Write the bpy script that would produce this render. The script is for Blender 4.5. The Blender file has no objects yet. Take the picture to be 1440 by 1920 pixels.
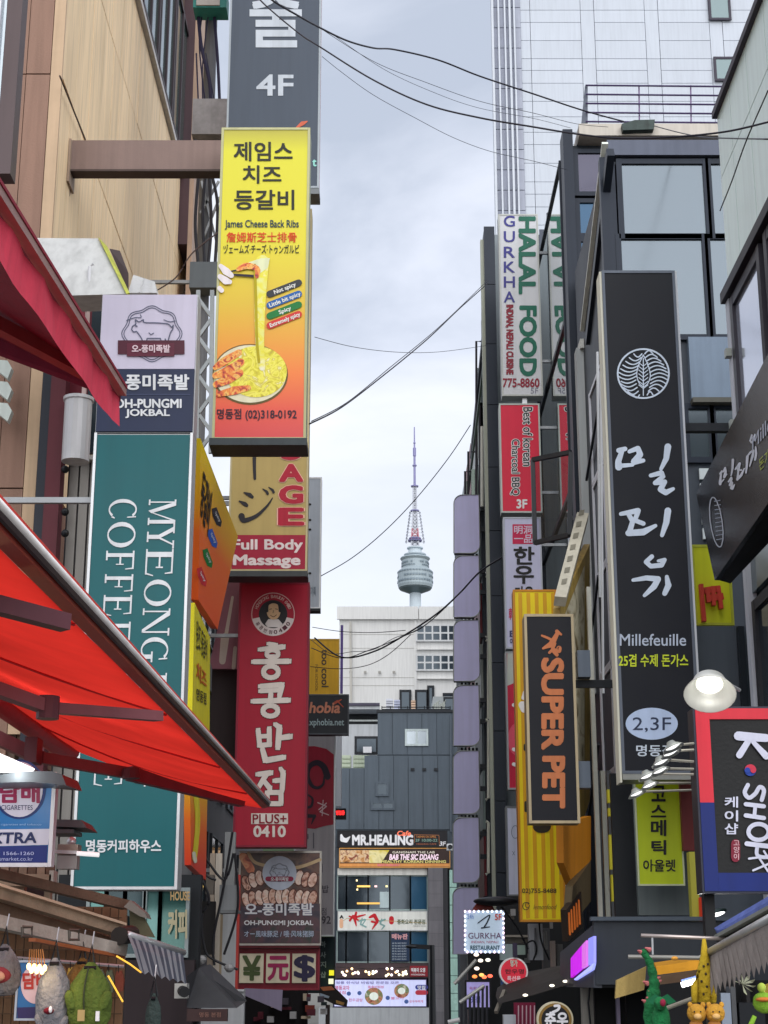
import bpy, math, random
from mathutils import Vector
random.seed(4)
R = math.radians
scn = bpy.context.scene
COL = scn.collection
# ------------------------------------------------------------------ camera
CAMZ, F, PIT = 2.4, 3000.0, R(16.17)
cd = bpy.data.cameras.new('camera'); cam = bpy.data.objects.new('camera', cd); COL.objects.link(cam)
cam.location = (0, 0, CAMZ); cam.rotation_euler = (R(90) + PIT, 0, 0)
cd.sensor_fit = 'VERTICAL'; cd.sensor_height = 24; cd.lens = 24 * F / 1920
cd.clip_start = .1; cd.clip_end = 6000
scn.camera = cam
# ------------------------------------------------------------------ view + world + sun
scn.view_settings.view_transform = 'Standard'; scn.view_settings.look = 'None'
scn.view_settings.exposure = 1.0; scn.view_settings.gamma = 1; scn.view_settings.use_curve_mapping = False
SUN_EL, SUN_AZ = R(39), R(193)
W = bpy.data.worlds.new('World'); scn.world = W; W.use_nodes = True
nt = W.node_tree; nt.nodes.clear()
def N(t, **k):
    n = nt.nodes.new(t)
    for a, b in k.items(): setattr(n, a, b)
    return n
out = N('ShaderNodeOutputWorld'); mix = N('ShaderNodeMixShader'); b1 = N('ShaderNodeBackground'); b2 = N('ShaderNodeBackground')
sky = N('ShaderNodeTexSky', sky_type='NISHITA', sun_disc=False, sun_elevation=SUN_EL, sun_rotation=SUN_AZ)
nt.links.new(sky.outputs[0], b1.inputs[0]); b1.inputs[1].default_value = .1
tc = N('ShaderNodeTexCoord'); mp = N('ShaderNodeMapping'); mp.inputs['Scale'].default_value = (1, 1, 1.7); mp.inputs['Location'].default_value = (.37, .1, .55)
nt.links.new(tc.outputs['Generated'], mp.inputs[0])
n1 = N('ShaderNodeTexNoise'); n1.inputs['Scale'].default_value = 3.9; n1.inputs['Detail'].default_value = 8; n1.inputs['Roughness'].default_value = .52; n1.inputs['Distortion'].default_value = .35
nt.links.new(mp.outputs[0], n1.inputs[0])
cr = N('ShaderNodeValToRGB'); e = cr.color_ramp.elements
e[0].position = .33; e[0].color = (.47, .52, .62, 1); e[1].position = .66; e[1].color = (.88, .90, .95, 1)
k = e.new(.49); k.color = (.68, .72, .82, 1)
nt.links.new(n1.outputs[0], cr.inputs[0])
# the overcast brightens towards the horizon all round
sx = N('ShaderNodeSeparateXYZ'); nt.links.new(tc.outputs['Generated'], sx.inputs[0])
mr = N('ShaderNodeMapRange'); mr.inputs[1].default_value = .08; mr.inputs[2].default_value = .36; mr.inputs[3].default_value = .75; mr.inputs[4].default_value = 0
nt.links.new(sx.outputs[2], mr.inputs[0])
mc = N('ShaderNodeMixRGB'); mc.inputs[2].default_value = (.87, .89, .93, 1)
nt.links.new(mr.outputs[0], mc.inputs[0]); nt.links.new(cr.outputs[0], mc.inputs[1])
nt.links.new(mc.outputs[0], b2.inputs[0]); b2.inputs[1].default_value = .62
mix.inputs[0].default_value = .92
nt.links.new(b1.outputs[0], mix.inputs[1]); nt.links.new(b2.outputs[0], mix.inputs[2]); nt.links.new(mix.outputs[0], out.inputs[0])
sl = bpy.data.lights.new('sun', 'SUN'); sl.energy = 1.5; sl.angle = R(88); sl.color = (1, .97, .92)
so = bpy.data.objects.new('sun', sl); COL.objects.link(so)
sd = Vector((math.sin(SUN_AZ) * -1 * math.cos(SUN_EL), math.cos(SUN_AZ) * math.cos(SUN_EL), math.sin(SUN_EL)))
so.rotation_euler = sd.to_track_quat('Z', 'Y').to_euler()

# ------------------------------------------------------------------ materials
def lin(h):
    h = h.lstrip('#'); c = [int(h[i:i+2], 16) / 255 for i in (0, 2, 4)]
    return tuple(x / 12.92 if x <= .04045 else ((x + .055) / 1.055) ** 2.4 for x in c) + (1,)
MC = {}
def M(hexc, rough=.5, metal=0., var=.10, scale=1.5, bump=0., streak=False, rnd=0., emit=0., coat=0.):
    key = (hexc, rough, metal, var, scale, bump, streak, rnd, emit, coat)
    if key in MC: return MC[key]
    m = bpy.data.materials.new('paint_' + hexc.lstrip('#')); m.use_nodes = True; MC[key] = m
    t = m.node_tree; b = t.nodes['Principled BSDF']; L = t.links.new
    g = t.nodes.new('ShaderNodeNewGeometry'); mpn = t.nodes.new('ShaderNodeMapping')
    mpn.inputs['Scale'].default_value = (3, 3, .35) if streak else (1, 1, 1)
    L(g.outputs['Position'], mpn.inputs[0])
    n = t.nodes.new('ShaderNodeTexNoise'); n.inputs['Scale'].default_value = scale; n.inputs['Detail'].default_value = 6; n.inputs['Roughness'].default_value = .65
    L(mpn.outputs[0], n.inputs[0])
    r = t.nodes.new('ShaderNodeMapRange'); r.inputs[1].default_value = .3; r.inputs[2].default_value = .7; r.inputs[3].default_value = 1 - var; r.inputs[4].default_value = 1 + var * .5
    L(n.outputs[0], r.inputs[0])
    ms = t.nodes.new('ShaderNodeMapping'); ms.inputs['Scale'].default_value = (7, 7, .4); L(g.outputs['Position'], ms.inputs[0])
    ns = t.nodes.new('ShaderNodeTexNoise'); ns.inputs['Scale'].default_value = 1.3; ns.inputs['Detail'].default_value = 4; L(ms.outputs[0], ns.inputs[0])
    rs_ = t.nodes.new('ShaderNodeMapRange'); rs_.inputs[1].default_value = .42; rs_.inputs[2].default_value = .72; rs_.inputs[3].default_value = 1.02; rs_.inputs[4].default_value = 1 - min(.3, var*1.3); L(ns.outputs[0], rs_.inputs[0])
    mm = t.nodes.new('ShaderNodeMath'); mm.operation = 'MULTIPLY'; L(r.outputs[0], mm.inputs[0]); L(rs_.outputs[0], mm.inputs[1]); val = mm.outputs[0]
    if rnd:
        oi = t.nodes.new('ShaderNodeObjectInfo'); r2 = t.nodes.new('ShaderNodeMapRange')
        r2.inputs[3].default_value = 1 - rnd; r2.inputs[4].default_value = 1 + rnd * .6
        L(oi.outputs['Random'], r2.inputs[0]); mu = t.nodes.new('ShaderNodeMath'); mu.operation = 'MULTIPLY'
        L(val, mu.inputs[0]); L(r2.outputs[0], mu.inputs[1]); val = mu.outputs[0]
    vm = t.nodes.new('ShaderNodeVectorMath'); vm.operation = 'SCALE'; vm.inputs[0].default_value = lin(hexc)[:3]
    L(val, vm.inputs['Scale']); L(vm.outputs[0], b.inputs['Base Color'])
    rr = t.nodes.new('ShaderNodeMapRange'); rr.inputs[3].default_value = max(0, rough - .06); rr.inputs[4].default_value = min(1, rough + .08)
    L(n.outputs[0], rr.inputs[0]); L(rr.outputs[0], b.inputs['Roughness'])
    b.inputs['Metallic'].default_value = metal; b.inputs['Specular IOR Level'].default_value = .28
    if coat: b.inputs['Coat Weight'].default_value = coat; b.inputs['Coat Roughness'].default_value = .08
    if bump:
        n2 = t.nodes.new('ShaderNodeTexNoise'); n2.inputs['Scale'].default_value = 40; L(g.outputs['Position'], n2.inputs[0])
        bp = t.nodes.new('ShaderNodeBump'); bp.inputs['Strength'].default_value = bump; bp.inputs['Distance'].default_value = .02
        L(n2.outputs[0], bp.inputs['Height']); L(bp.outputs[0], b.inputs['Normal'])
    if emit:
        b.inputs['Emission Color'].default_value = lin(hexc); b.inputs['Emission Strength'].default_value = emit * .55
    return m
def glass(hexc, metal=.75, rough=.04, wav=.06):
    key = ('glass', hexc, metal, rough)
    if key in MC: return MC[key]
    m = bpy.data.materials.new('coated_glass'); m.use_nodes = True; MC[key] = m
    t = m.node_tree; b = t.nodes['Principled BSDF']; L = t.links.new
    b.inputs['Base Color'].default_value = lin(hexc); b.inputs['Metallic'].default_value = metal; b.inputs['Roughness'].default_value = rough
    g = t.nodes.new('ShaderNodeNewGeometry'); n = t.nodes.new('ShaderNodeTexNoise'); n.inputs['Scale'].default_value = .9
    L(g.outputs['Position'], n.inputs[0]); bp = t.nodes.new('ShaderNodeBump'); bp.inputs['Strength'].default_value = wav; bp.inputs['Distance'].default_value = .05
    L(n.outputs[0], bp.inputs['Height']); L(bp.outputs[0], b.inputs['Normal'])
    return m
def ramp_mat(name, stops, axis_z0, axis_z1, rough=.4):
    """print whose ink runs from one colour to another up the sign"""
    m = bpy.data.materials.new(name); m.use_nodes = True; t = m.node_tree; b = t.nodes['Principled BSDF']; L = t.links.new
    g = t.nodes.new('ShaderNodeNewGeometry'); s = t.nodes.new('ShaderNodeSeparateXYZ'); L(g.outputs['Position'], s.inputs[0])
    r = t.nodes.new('ShaderNodeMapRange'); r.inputs[1].default_value = axis_z0; r.inputs[2].default_value = axis_z1; L(s.outputs[2], r.inputs[0])
    c = t.nodes.new('ShaderNodeValToRGB'); el = c.color_ramp.elements
    el[0].position, el[0].color = stops[0][0], lin(stops[0][1]); el[1].position, el[1].color = stops[-1][0], lin(stops[-1][1])
    for p, h in stops[1:-1]: q = el.new(p); q.color = lin(h)
    L(r.outputs[0], c.inputs[0]); L(c.outputs[0], b.inputs['Base Color']); b.inputs['Roughness'].default_value = rough
    return m
def food(name, cols, scale=9, dist=1.2, rough=.4):
    m = bpy.data.materials.new(name); m.use_nodes = True; t = m.node_tree; b = t.nodes['Principled BSDF']; L = t.links.new
    g = t.nodes.new('ShaderNodeNewGeometry'); n = t.nodes.new('ShaderNodeTexNoise'); n.inputs['Scale'].default_value = scale; n.inputs['Detail'].default_value = 5; n.inputs['Distortion'].default_value = dist
    L(g.outputs['Position'], n.inputs[0]); c = t.nodes.new('ShaderNodeValToRGB'); el = c.color_ramp.elements
    k = len(cols)
    el[0].position, el[0].color = .32, lin(cols[0]); el[1].position, el[1].color = .68, lin(cols[-1])
    for i in range(1, k - 1): q = el.new(.32 + .36 * i / (k - 1)); q.color = lin(cols[i])
    L(n.outputs[0], c.inputs[0]); L(c.outputs[0], b.inputs['Base Color']); b.inputs['Roughness'].default_value = rough
    return m

# ------------------------------------------------------------------ pixel of the photo (1440x1920) -> place in the world
CP, SP = math.cos(PIT), math.sin(PIT)
def ray(px, py):
    dx, dy = px - 720, 960 - py
    f = F * CP - dy * SP; u = F * SP + dy * CP
    return Vector((dx / f, 1, u / f))
O = Vector((0, 0, CAMZ))
class Pl:
    def __init__(s, p0, n): s.p = Vector(p0); s.n = Vector(n).normalized()
    def __call__(s, px, py, e=0.):
        d = ray(px, py); t = (s.p + s.n * e - O).dot(s.n) / d.dot(s.n); return O + d * t
def FY(Y): return Pl((0, Y, 0), (0, -1, 0))
def SX(X): return Pl((X, 0, 0), (-1 if X > 0 else 1, 0, 0))
def AT(px, py, Y): return O + ray(px, py) * Y
def tri(a, b, c):
    a, b, c = AT(*a), AT(*b), AT(*c); n = (b - a).cross(c - a)
    if n.dot(O - a) < 0: n = -n
    return Pl(a, n)

# ------------------------------------------------------------------ mesh building
class MB:
    def __init__(s): s.v = []; s.f = []
    def add(s, vs, fs):
        b = len(s.v); s.v += [tuple(v) for v in vs]; s.f += [tuple(i + b for i in f) for f in fs]; return s
    def box(s, x0, x1, y0, y1, z0, z1):
        x0, x1 = sorted((x0, x1)); y0, y1 = sorted((y0, y1)); z0, z1 = sorted((z0, z1))
        return s.add([(x0,y0,z0),(x1,y0,z0),(x1,y1,z0),(x0,y1,z0),(x0,y0,z1),(x1,y0,z1),(x1,y1,z1),(x0,y1,z1)],
                     [(0,3,2,1),(4,5,6,7),(0,1,5,4),(1,2,6,5),(2,3,7,6),(3,0,4,7)])
    def prism(s, pts, vec):
        n = len(pts); v2 = [Vector(p) + Vector(vec) for p in pts]
        return s.add(list(pts) + v2, [tuple(range(n)), tuple(range(2*n-1, n-1, -1))] + [(i, i+n, (i+1) % n + n, (i+1) % n) for i in range(n)])
    def tube(s, pts, r, n=6, cap=True):
        pts = [Vector(p) for p in pts]; rs = r if isinstance(r, (list, tuple)) else [r] * len(pts); base = len(s.v)
        for i, p in enumerate(pts):
            d = (pts[min(i+1, len(pts)-1)] - pts[max(i-1, 0)]).normalized()
            up = Vector((0,0,1)) if abs(d.z) < .9 else Vector((1,0,0))
            a = d.cross(up).normalized(); b = d.cross(a)
            for k in range(n):
                t = 2*math.pi*k/n; s.v.append(tuple(p + (a*math.cos(t) + b*math.sin(t)) * rs[i]))
        for i in range(len(pts)-1):
            for k in range(n):
                a0 = base+i*n+k; a1 = base+i*n+(k+1) % n; s.f.append((a0, a1, a1+n, a0+n))
        if cap: s.f.append(tuple(base+k for k in range(n))[::-1]); s.f.append(tuple(base+(len(pts)-1)*n+k for k in range(n)))
        return s
    def bar(s, a, b, w, h):
        """square bar from a to b, w across, h in height"""
        a, b = Vector(a), Vector(b); d = (b-a).normalized(); up = Vector((0,0,1)) if abs(d.z) < .95 else Vector((0,1,0))
        r_ = d.cross(up).normalized() * w/2; u = r_.cross(d).normalized() * h/2
        vs = [p + i*r_ + j*u for p in (a, b) for i, j in ((-1,-1),(1,-1),(1,1),(-1,1))]
        return s.add(vs, [(0,1,2,3),(7,6,5,4),(0,4,5,1),(1,5,6,2),(2,6,7,3),(3,7,4,0)])
    def lathe(s, prof, c, n=20, axis=None):
        c = Vector(c); ax = Vector(axis or (0,0,1)).normalized()
        q = Vector((0,0,1)).rotation_difference(ax); base = len(s.v)
        for r_, z in prof:
            for k in range(n):
                t = 2*math.pi*k/n; s.v.append(tuple(c + q @ Vector((r_*math.cos(t), r_*math.sin(t), z))))
        for i in range(len(prof)-1):
            for k in range(n):
                a0 = base+i*n+k; a1 = base+i*n+(k+1) % n; s.f.append((a0, a1, a1+n, a0+n))
        return s
    def blob(s, c, r, n=10, m=7, jit=0., rot=0):
        c = Vector(c); rx, ry, rz = r; base = len(s.v)
        for i in range(m+1):
            ph = math.pi*i/m
            for k in range(n):
                t = 2*math.pi*k/n; j = 1 + random.uniform(-jit, jit)
                x, y, z = rx*math.sin(ph)*math.cos(t)*j, ry*math.sin(ph)*math.sin(t)*j, rz*math.cos(ph)*j
                x, z = x*math.cos(rot)-z*math.sin(rot), x*math.sin(rot)+z*math.cos(rot)
                s.v.append((c.x+x, c.y+y, c.z+z))
        for i in range(m):
            for k in range(n):
                a0 = base+i*n+k; a1 = base+i*n+(k+1) % n; s.f.append((a0, a1, a1+n, a0+n))
        return s
def rootloc(o):
    while o.parent: o = o.parent
    return o.location
def obj(name, mb, mat, parent=None, smooth=False, kind=None):
    me = bpy.data.meshes.new(name); off = rootloc(parent).copy() if parent else Vector((0,0,0))
    me.from_pydata([Vector(v) - off for v in mb.v], [], mb.f); me.update()
    me.materials.append(mat)
    if smooth: me.polygons.foreach_set('use_smooth', [True] * len(me.polygons))
    o = bpy.data.objects.new(name, me); COL.objects.link(o)
    if parent: o.parent = parent
    if kind: o['kind'] = kind
    return o
def thing(name, label, cat, loc=(0,0,0), group=None):
    o = bpy.data.objects.new(name, None); COL.objects.link(o); o.location = loc; o.empty_display_size = .2
    o['label'] = label; o['category'] = cat
    if group: o['group'] = group
    return o
def solo(name, mb, mat, label, cat, group=None, smooth=False):
    c = sum((Vector(v) for v in mb.v), Vector()) / len(mb.v); c.z = min(v[2] for v in mb.v)
    me = bpy.data.meshes.new(name); me.from_pydata([Vector(v) - c for v in mb.v], [], mb.f); me.materials.append(mat)
    if smooth: me.polygons.foreach_set('use_smooth', [True] * len(me.polygons))
    o = bpy.data.objects.new(name, me); COL.objects.link(o); o.location = c
    o['label'] = label; o['category'] = cat
    if group: o['group'] = group
    return o
UNIT = {}
def piece(name, x0, x1, y0, y1, z0, z1, mat, parent=None, kind=None):
    """box piece sharing one mesh per material"""
    key = (mat.name, name)
    if key not in UNIT:
        me = bpy.data.meshes.new(name); b = MB().box(-.5, .5, -.5, .5, -.5, .5); me.from_pydata(b.v, [], b.f); me.materials.append(mat); UNIT[key] = me
    o = bpy.data.objects.new(name, UNIT[key]); COL.objects.link(o); off = rootloc(parent) if parent else Vector((0,0,0))
    o.location = Vector(((x0+x1)/2, (y0+y1)/2, (z0+z1)/2)) - off; o.scale = (abs(x1-x0), abs(y1-y0), abs(z1-z0))
    if parent: o.parent = parent
    if kind: o['kind'] = kind
    return o
LV = .004
def jitf(mb, pl, polys, e, fix=None):
    """flat polygons of ink, each a hair apart in depth so none share a plane"""
    for q in polys:
        jitf.i += 1; j = e + ((jitf.i * .6180339) % 1) * .0028 if fix is None else e + fix; b = len(mb.v)
        for p in q: mb.v.append(tuple(p + pl.n * j))
        mb.f.append(tuple(range(b, b + len(q))))
jitf.i = 0
def shape(name, par, pl, pts, mat, lvl=1):
    mb = MB(); b = [pl(x, y, LV * lvl) for x, y in pts]; mb.add(b, [tuple(range(len(b)))]); return obj(name, mb, mat, par)
def ell(cx, cy, rx, ry=None, n=32, a0=0, a1=360, tilt=0):
    ry = rx if ry is None else ry; T = R(tilt); o = []
    for i in range(n if a1 - a0 == 360 else n + 1):
        t = R(a0 + (a1 - a0) * i / n); x, y = rx * math.cos(t), ry * math.sin(t)
        o.append((cx + x*math.cos(T) - y*math.sin(T), cy + x*math.sin(T) + y*math.cos(T)))
    return o
def strokes(name, par, pl, ss, mat, lvl=2, grow=0, cap=10):
    """brush strokes: (points in px, width or widths in px)"""
    mb = MB(); polys = []
    for pts, w in ss:
        ws = list(w) if isinstance(w, (list, tuple)) else [w] * len(pts)
        ws = [(x + 2 * grow) / 2 for x in ws]
        for i in range(len(pts) - 1):
            (x0, y0), (x1, y1) = pts[i], pts[i+1]; L = math.hypot(x1-x0, y1-y0) or 1
            nx, ny = -(y1-y0)/L, (x1-x0)/L
            polys.append([(x0+nx*ws[i], y0+ny*ws[i]), (x1+nx*ws[i+1], y1+ny*ws[i+1]), (x1-nx*ws[i+1], y1-ny*ws[i+1]), (x0-nx*ws[i], y0-ny*ws[i])])
        for (x, y), r_ in zip(pts, ws):
            if r_ > .8: polys.append(ell(x, y, r_, n=cap) if cap > 5 else [(x-r_*.85, y-r_*.75), (x+r_*.9, y-r_*.9), (x+r_*.8, y+r_*.85), (x-r_*.9, y+r_*.8)])
    jitf(mb, pl, [[pl(x, y) for x, y in q] for q in polys], LV * lvl)
    return obj(name, mb, mat, par)
def curve(pts, n=6):
    """smooth polyline through pts (Catmull-Rom)"""
    P = [pts[0]] + list(pts) + [pts[-1]]; o = []
    for i in range(1, len(P) - 2):
        for k in range(n):
            t = k / n; o.append(tuple(.5 * ((2*P[i][d]) + (-P[i-1][d] + P[i+1][d])*t + (2*P[i-1][d] - 5*P[i][d] + 4*P[i+1][d] - P[i+2][d])*t*t + (-P[i-1][d] + 3*P[i][d] - 3*P[i+1][d] + P[i+2][d])*t**3) for d in range(len(pts[0]))))
    return o + [tuple(pts[-1])]
def wline(w0, w1, n): return [w0 + (w1-w0)*i/(n-1) for i in range(n)]
TC = {}
def glyphs(body, bold, shear, stack):
    key = (body, bold, shear, stack)
    if key not in TC:
        c = bpy.data.curves.new('t', 'FONT'); c.body = '\n'.join(body) if stack else body; c.resolution_u = 3; c.offset = min(bold, .008); c.shear = shear
        if stack: c.align_x = 'CENTER'; c.space_line = stack
        o = bpy.data.objects.new('t', c); COL.objects.link(o); me = bpy.data.meshes.new_from_object(o)
        vs = [v.co[:2] for v in me.vertices]; fs = [tuple(p.vertices) for p in me.polygons]
        bpy.data.objects.remove(o); bpy.data.curves.remove(c); bpy.data.meshes.remove(me); TC[key] = (vs, fs)
    return TC[key]
def text(body, par, pl, box, mat, bold=.02, rot=0, lvl=2, shear=0, stack=0, out=None, outw=.02, mirror=False, name='lettering'):
    """box: (x0,y0,x1,y1) in px, or four px corners TL,TR,BR,BL"""
    if len(box) == 4 and not isinstance(box[0], (tuple, list)):
        x0, y0, x1, y1 = box; box = [(x0,y0),(x1,y0),(x1,y1),(x0,y1)]
    vs, fs = glyphs(body, 0, shear, stack)
    if not vs: return
    mx0, mx1 = min(v[0] for v in vs), max(v[0] for v in vs); my0, my1 = min(v[1] for v in vs), max(v[1] for v in vs)
    c = [pl(*p) for p in box]
    def mp_(x, y):
        u = (x - mx0) / (mx1 - mx0); v = (my1 - y) / max(1e-6, my1 - my0)
        if mirror: u = 1 - u
        if rot == 90: u, v = 1 - v, u
        if rot == -90: u, v = v, 1 - u
        return (c[0]*(1-u) + c[1]*u)*(1-v) + (c[3]*(1-u) + c[2]*u)*v
    def build(d, m_, l):
        mb = MB(); n = 1 if d < .006 else (4 if d < .03 else 8)
        for k in range(n):
            ox, oy = (0, 0) if n == 1 else (d*math.cos(math.pi*(2*k+1)/n), d*math.sin(math.pi*(2*k+1)/n))
            jitf(mb, pl, [[mp_(vs[i][0]+ox, vs[i][1]+oy) for i in f] for f in fs], LV*l, k*.00036)
        return obj(name, mb, m_, par)
    if out: build(bold + outw, out, lvl); lvl += 1
    return build(bold, mat, lvl)
# hand-cut serif capitals, unit boxes, y up
def rc(x0, y0, x1, y1): return [(x0,y0),(x1,y0),(x1,y1),(x0,y1)]
def ring(a0, a1, th=.17, tn=.05, n=22):
    q = []
    for i in range(n):
        p = []
        for a in (a0 + (a1-a0)*i/n, a0 + (a1-a0)*(i+1)/n):
            t = R(a); p.append(((.5+.5*math.cos(t), .5+.5*math.sin(t)), (.5+(.5-th)*math.cos(t), .5+(.5-tn)*math.sin(t))))
        q.append([p[0][0], p[1][0], p[1][1], p[0][1]])
    return q
SER = {
 'M': [rc(.08,.05,.13,.95), rc(.80,.05,.94,.95), rc(0,0,.22,.06), rc(.72,0,1,.06), rc(0,.94,.2,1), rc(.82,.94,1,1), [(.08,1),(.24,1),(.54,.12),(.44,.0)], [(.80,1),(.86,1),(.52,.1),(.46,.03)]],
 'Y': [rc(.43,.05,.6,.5), rc(.3,0,.73,.06), rc(0,.94,.36,1), rc(.66,.94,1,1), [(.08,.97),(.27,.97),(.6,.42),(.43,.42)], [(.8,.97),(.87,.97),(.58,.42),(.5,.42)]],
 'E': [rc(.1,0,.28,1), rc(0,0,.9,.06), rc(0,.94,.86,1), rc(.28,.48,.66,.54), rc(.62,.38,.67,.64), [(.8,.94),(.86,.94),(.88,.72),(.84,.72)], [(.84,.06),(.9,.06),(.96,.3),(.92,.3)]],
 'F': [rc(.12,.03,.3,1), rc(0,.94,.88,1), rc(0,0,.46,.06), rc(.3,.48,.66,.54), rc(.63,.36,.68,.64), [(.81,.94),(.88,.94),(.9,.7),(.86,.7)]],
 'H': [rc(.1,.03,.27,.97), rc(.73,.03,.9,.97), rc(0,0,.37,.06), rc(.63,0,1,.06), rc(0,.94,.37,1), rc(.63,.94,1,1), rc(.27,.48,.73,.54)],
 'N': [rc(.09,.03,.14,.97), rc(.84,.03,.9,.97), rc(0,0,.25,.06), rc(.72,.94,1,1), rc(0,.94,.2,1), [(.05,1),(.25,1),(.9,.0),(.78,.0)]],
 'U': [rc(.1,.3,.27,.97), rc(.80,.3,.86,.97), rc(0,.94,.37,1), rc(.68,.94,1,1)] + [[(.1+.76*(p[0]), p[1]*.62) for p in q] for q in ring(180, 360, .2, .08)],
 'O': ring(0, 360), 'C': ring(48, 312) + [[(.80,.98),(.86,.98),(.88,.66),(.83,.68)], [(.80,.16),(.88,.24),(.92,.22),(.86,.1)]],
 'G': ring(48, 318) + [[(.80,.98),(.86,.98),(.88,.66),(.83,.68)], rc(.68,.05,.85,.42), rc(.56,.38,.98,.44)],
 'D': [rc(.1,.03,.27,.97), rc(0,0,.5,.05), rc(0,.95,.5,1)] + [[(.1+.9*p[0], p[1]) for p in q] for q in ring(-90, 90, .2, .05)],
 'S': [[(.1+.8*p[0], .48+.52*p[1]) for p in q] for q in ring(40, 270, .2, .12)] + [[(.1+.8*p[0], .54*p[1]) for p in q] for q in ring(-140, 90, .2, .12)] + [rc(.78,.72,.83,1), rc(.1,0,.15,.28)]}
def serif(word, par, pl, xat, ys, mat, lvl=2):
    """capitals turned a quarter clockwise, one per (y0,y1); xat(y)->(left,right) px"""
    for ch, (ya, yb) in zip(word, ys):
        mb = MB(); (l0, r0), (l1, r1) = xat(ya), xat(yb); c = [pl(l0, ya), pl(r0, ya), pl(r1, yb), pl(l1, yb)]
        def f(p):
            u, v = p[1], p[0]; return (c[0]*(1-u) + c[1]*u)*(1-v) + (c[3]*(1-u) + c[2]*u)*v
        jitf(mb, pl, [[f(p) for p in q] for q in SER[ch]], LV*lvl); obj('letter', mb, mat, par)

# common paints
STEEL = M('8f9296', .45, .6); DSTEEL = M('2b2e33', .5, .4); WHT = M('e8e8ec', .5); BLK = M('16181d', .45); INK = M('1b1a1c', .5, var=.02)
SILV = M('c3c6ca', .35, .5)
def rectY(x0, y0, x1, y1, Y):
    m = (y0+y1)/2; c = (x0+x1)/2
    return AT(x0, m, Y).x, AT(x1, m, Y).x, AT(c, y1, Y).z, AT(c, y0, Y).z
def signbox(name, label, x0, y0, x1, y1, Y, depth, face, side=None, frame=None, fw=.03, cat='sign', group=None, facename='face_panel', arms=None):
    """box sign facing down the street: housing, face, rim; arms = X of the wall it hangs from"""
    X0, X1, Z0, Z1 = rectY(x0, y0, x1, y1, Y)
    r_ = thing(name, label, cat, ((X0+X1)/2, Y + depth/2, Z0), group)
    obj('housing', MB().box(X0, X1, Y + .02, Y + depth, Z0, Z1), side or STEEL, r_)
    obj(facename, MB().box(X0+fw, X1-fw, Y + .002, Y + .018, Z0+fw, Z1-fw), face, r_)
    mb = MB(); mb.box(X0-.004, X0+fw-.001, Y-.006, Y+.017, Z0-.004, Z1+.004); mb.box(X1-fw+.001, X1+.004, Y-.006, Y+.017, Z0-.004, Z1+.004)
    mb.box(X0+fw, X1-fw, Y-.007, Y+.0165, Z1-fw+.001, Z1+.0045); mb.box(X0+fw, X1-fw, Y-.007, Y+.0165, Z0-.0045, Z0+fw-.001)
    obj('frame', mb, frame or SILV, r_)
    if arms is not None:
        for k in (.2, .8):
            z = Z0 + (Z1-Z0)*k; xa = X0 if arms < X0 else X1
            obj('bracket', MB().box(min(xa, arms), max(xa, arms), Y+depth*.4, Y+depth*.4+.06, z-.03, z+.03), STEEL, r_)
    return r_, FY(Y + .002), (X0, X1, Z0, Z1)

def wfront(par, x0, x1, z0, z1, Y, nx=1, nz=1, fm=None, gm=None, fw=.06, name='window'):
    fm = fm or DSTEEL; gm = gm or GL_D; mb = MB(); x0, x1 = sorted((x0, x1)); z0, z1 = sorted((z0, z1))
    for i in range(nx+1): x = x0 + (x1-x0)*i/nx; mb.box(x-fw/2, x+fw/2, Y-.05, Y+.04, z0-fw/2, z1+fw/2)
    for j in range(nz+1):
        z = z0 + (z1-z0)*j/nz
        for i in range(nx): a = x0+(x1-x0)*i/nx+fw/2; b = x0+(x1-x0)*(i+1)/nx-fw/2; mb.box(a, b, Y-.045, Y+.035, z-fw/2, z+fw/2)
    o = obj(name, mb, fm, par)
    for i in range(nx):
        for j in range(nz):
            obj('pane', MB().box(x0+(x1-x0)*i/nx+fw/2, x0+(x1-x0)*(i+1)/nx-fw/2, Y-.008, Y+.012, z0+(z1-z0)*j/nz+fw/2, z0+(z1-z0)*(j+1)/nz-fw/2), gm, o)
    return o
def wside(par, X, y0, y1, z0, z1, ny=1, nz=1, fm=None, gm=None, fw=.06, name='window'):
    fm = fm or DSTEEL; gm = gm or GL_D; mb = MB(); s = -1 if X > 0 else 1
    for i in range(ny+1): y = y0+(y1-y0)*i/ny; mb.box(X-.04*s, X+.05*s, y-fw/2, y+fw/2, z0-fw/2, z1+fw/2)
    for j in range(nz+1):
        z = z0+(z1-z0)*j/nz
        for i in range(ny): mb.box(X-.035*s, X+.045*s, y0+(y1-y0)*i/ny+fw/2, y0+(y1-y0)*(i+1)/ny-fw/2, z-fw/2, z+fw/2)
    o = obj(name, mb, fm, par)
    for i in range(ny):
        for j in range(nz):
            obj('pane', MB().box(X-.012*s, X+.008*s, y0+(y1-y0)*i/ny+fw/2, y0+(y1-y0)*(i+1)/ny-fw/2, z0+(z1-z0)*j/nz+fw/2, z0+(z1-z0)*(j+1)/nz-fw/2), gm, o)
    return o
GL_D = glass('39434c', .55, .07); GL_P = glass('a3adb5', .55, .12); GL_M = glass('c3ccd0', .95, .015, .02); GL_G = glass('4f6a66', .5, .08)
def ground_piece(name, mb, mat): o = obj(name, mb, mat); o['kind'] = 'structure'; return o

# ================================================================== GROUND
ground_piece('ground', MB().box(-3000, 3000, -300, 4000, -1, 0), M('6f6d68', .9, scale=.3))
ground_piece('road', MB().box(-3.1, 2.4, -8, 74, 0, .006), M('5a5a5a', .9, scale=2, bump=.3))
for nm, a, b in (('pavement_left', -4.4, -3.2), ('pavement_right', 2.5, 3.6)):
    o = ground_piece(nm, MB().box(a, b, -8, 34, 0, .13), M('8c8880', .9, scale=2, bump=.3))
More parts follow.
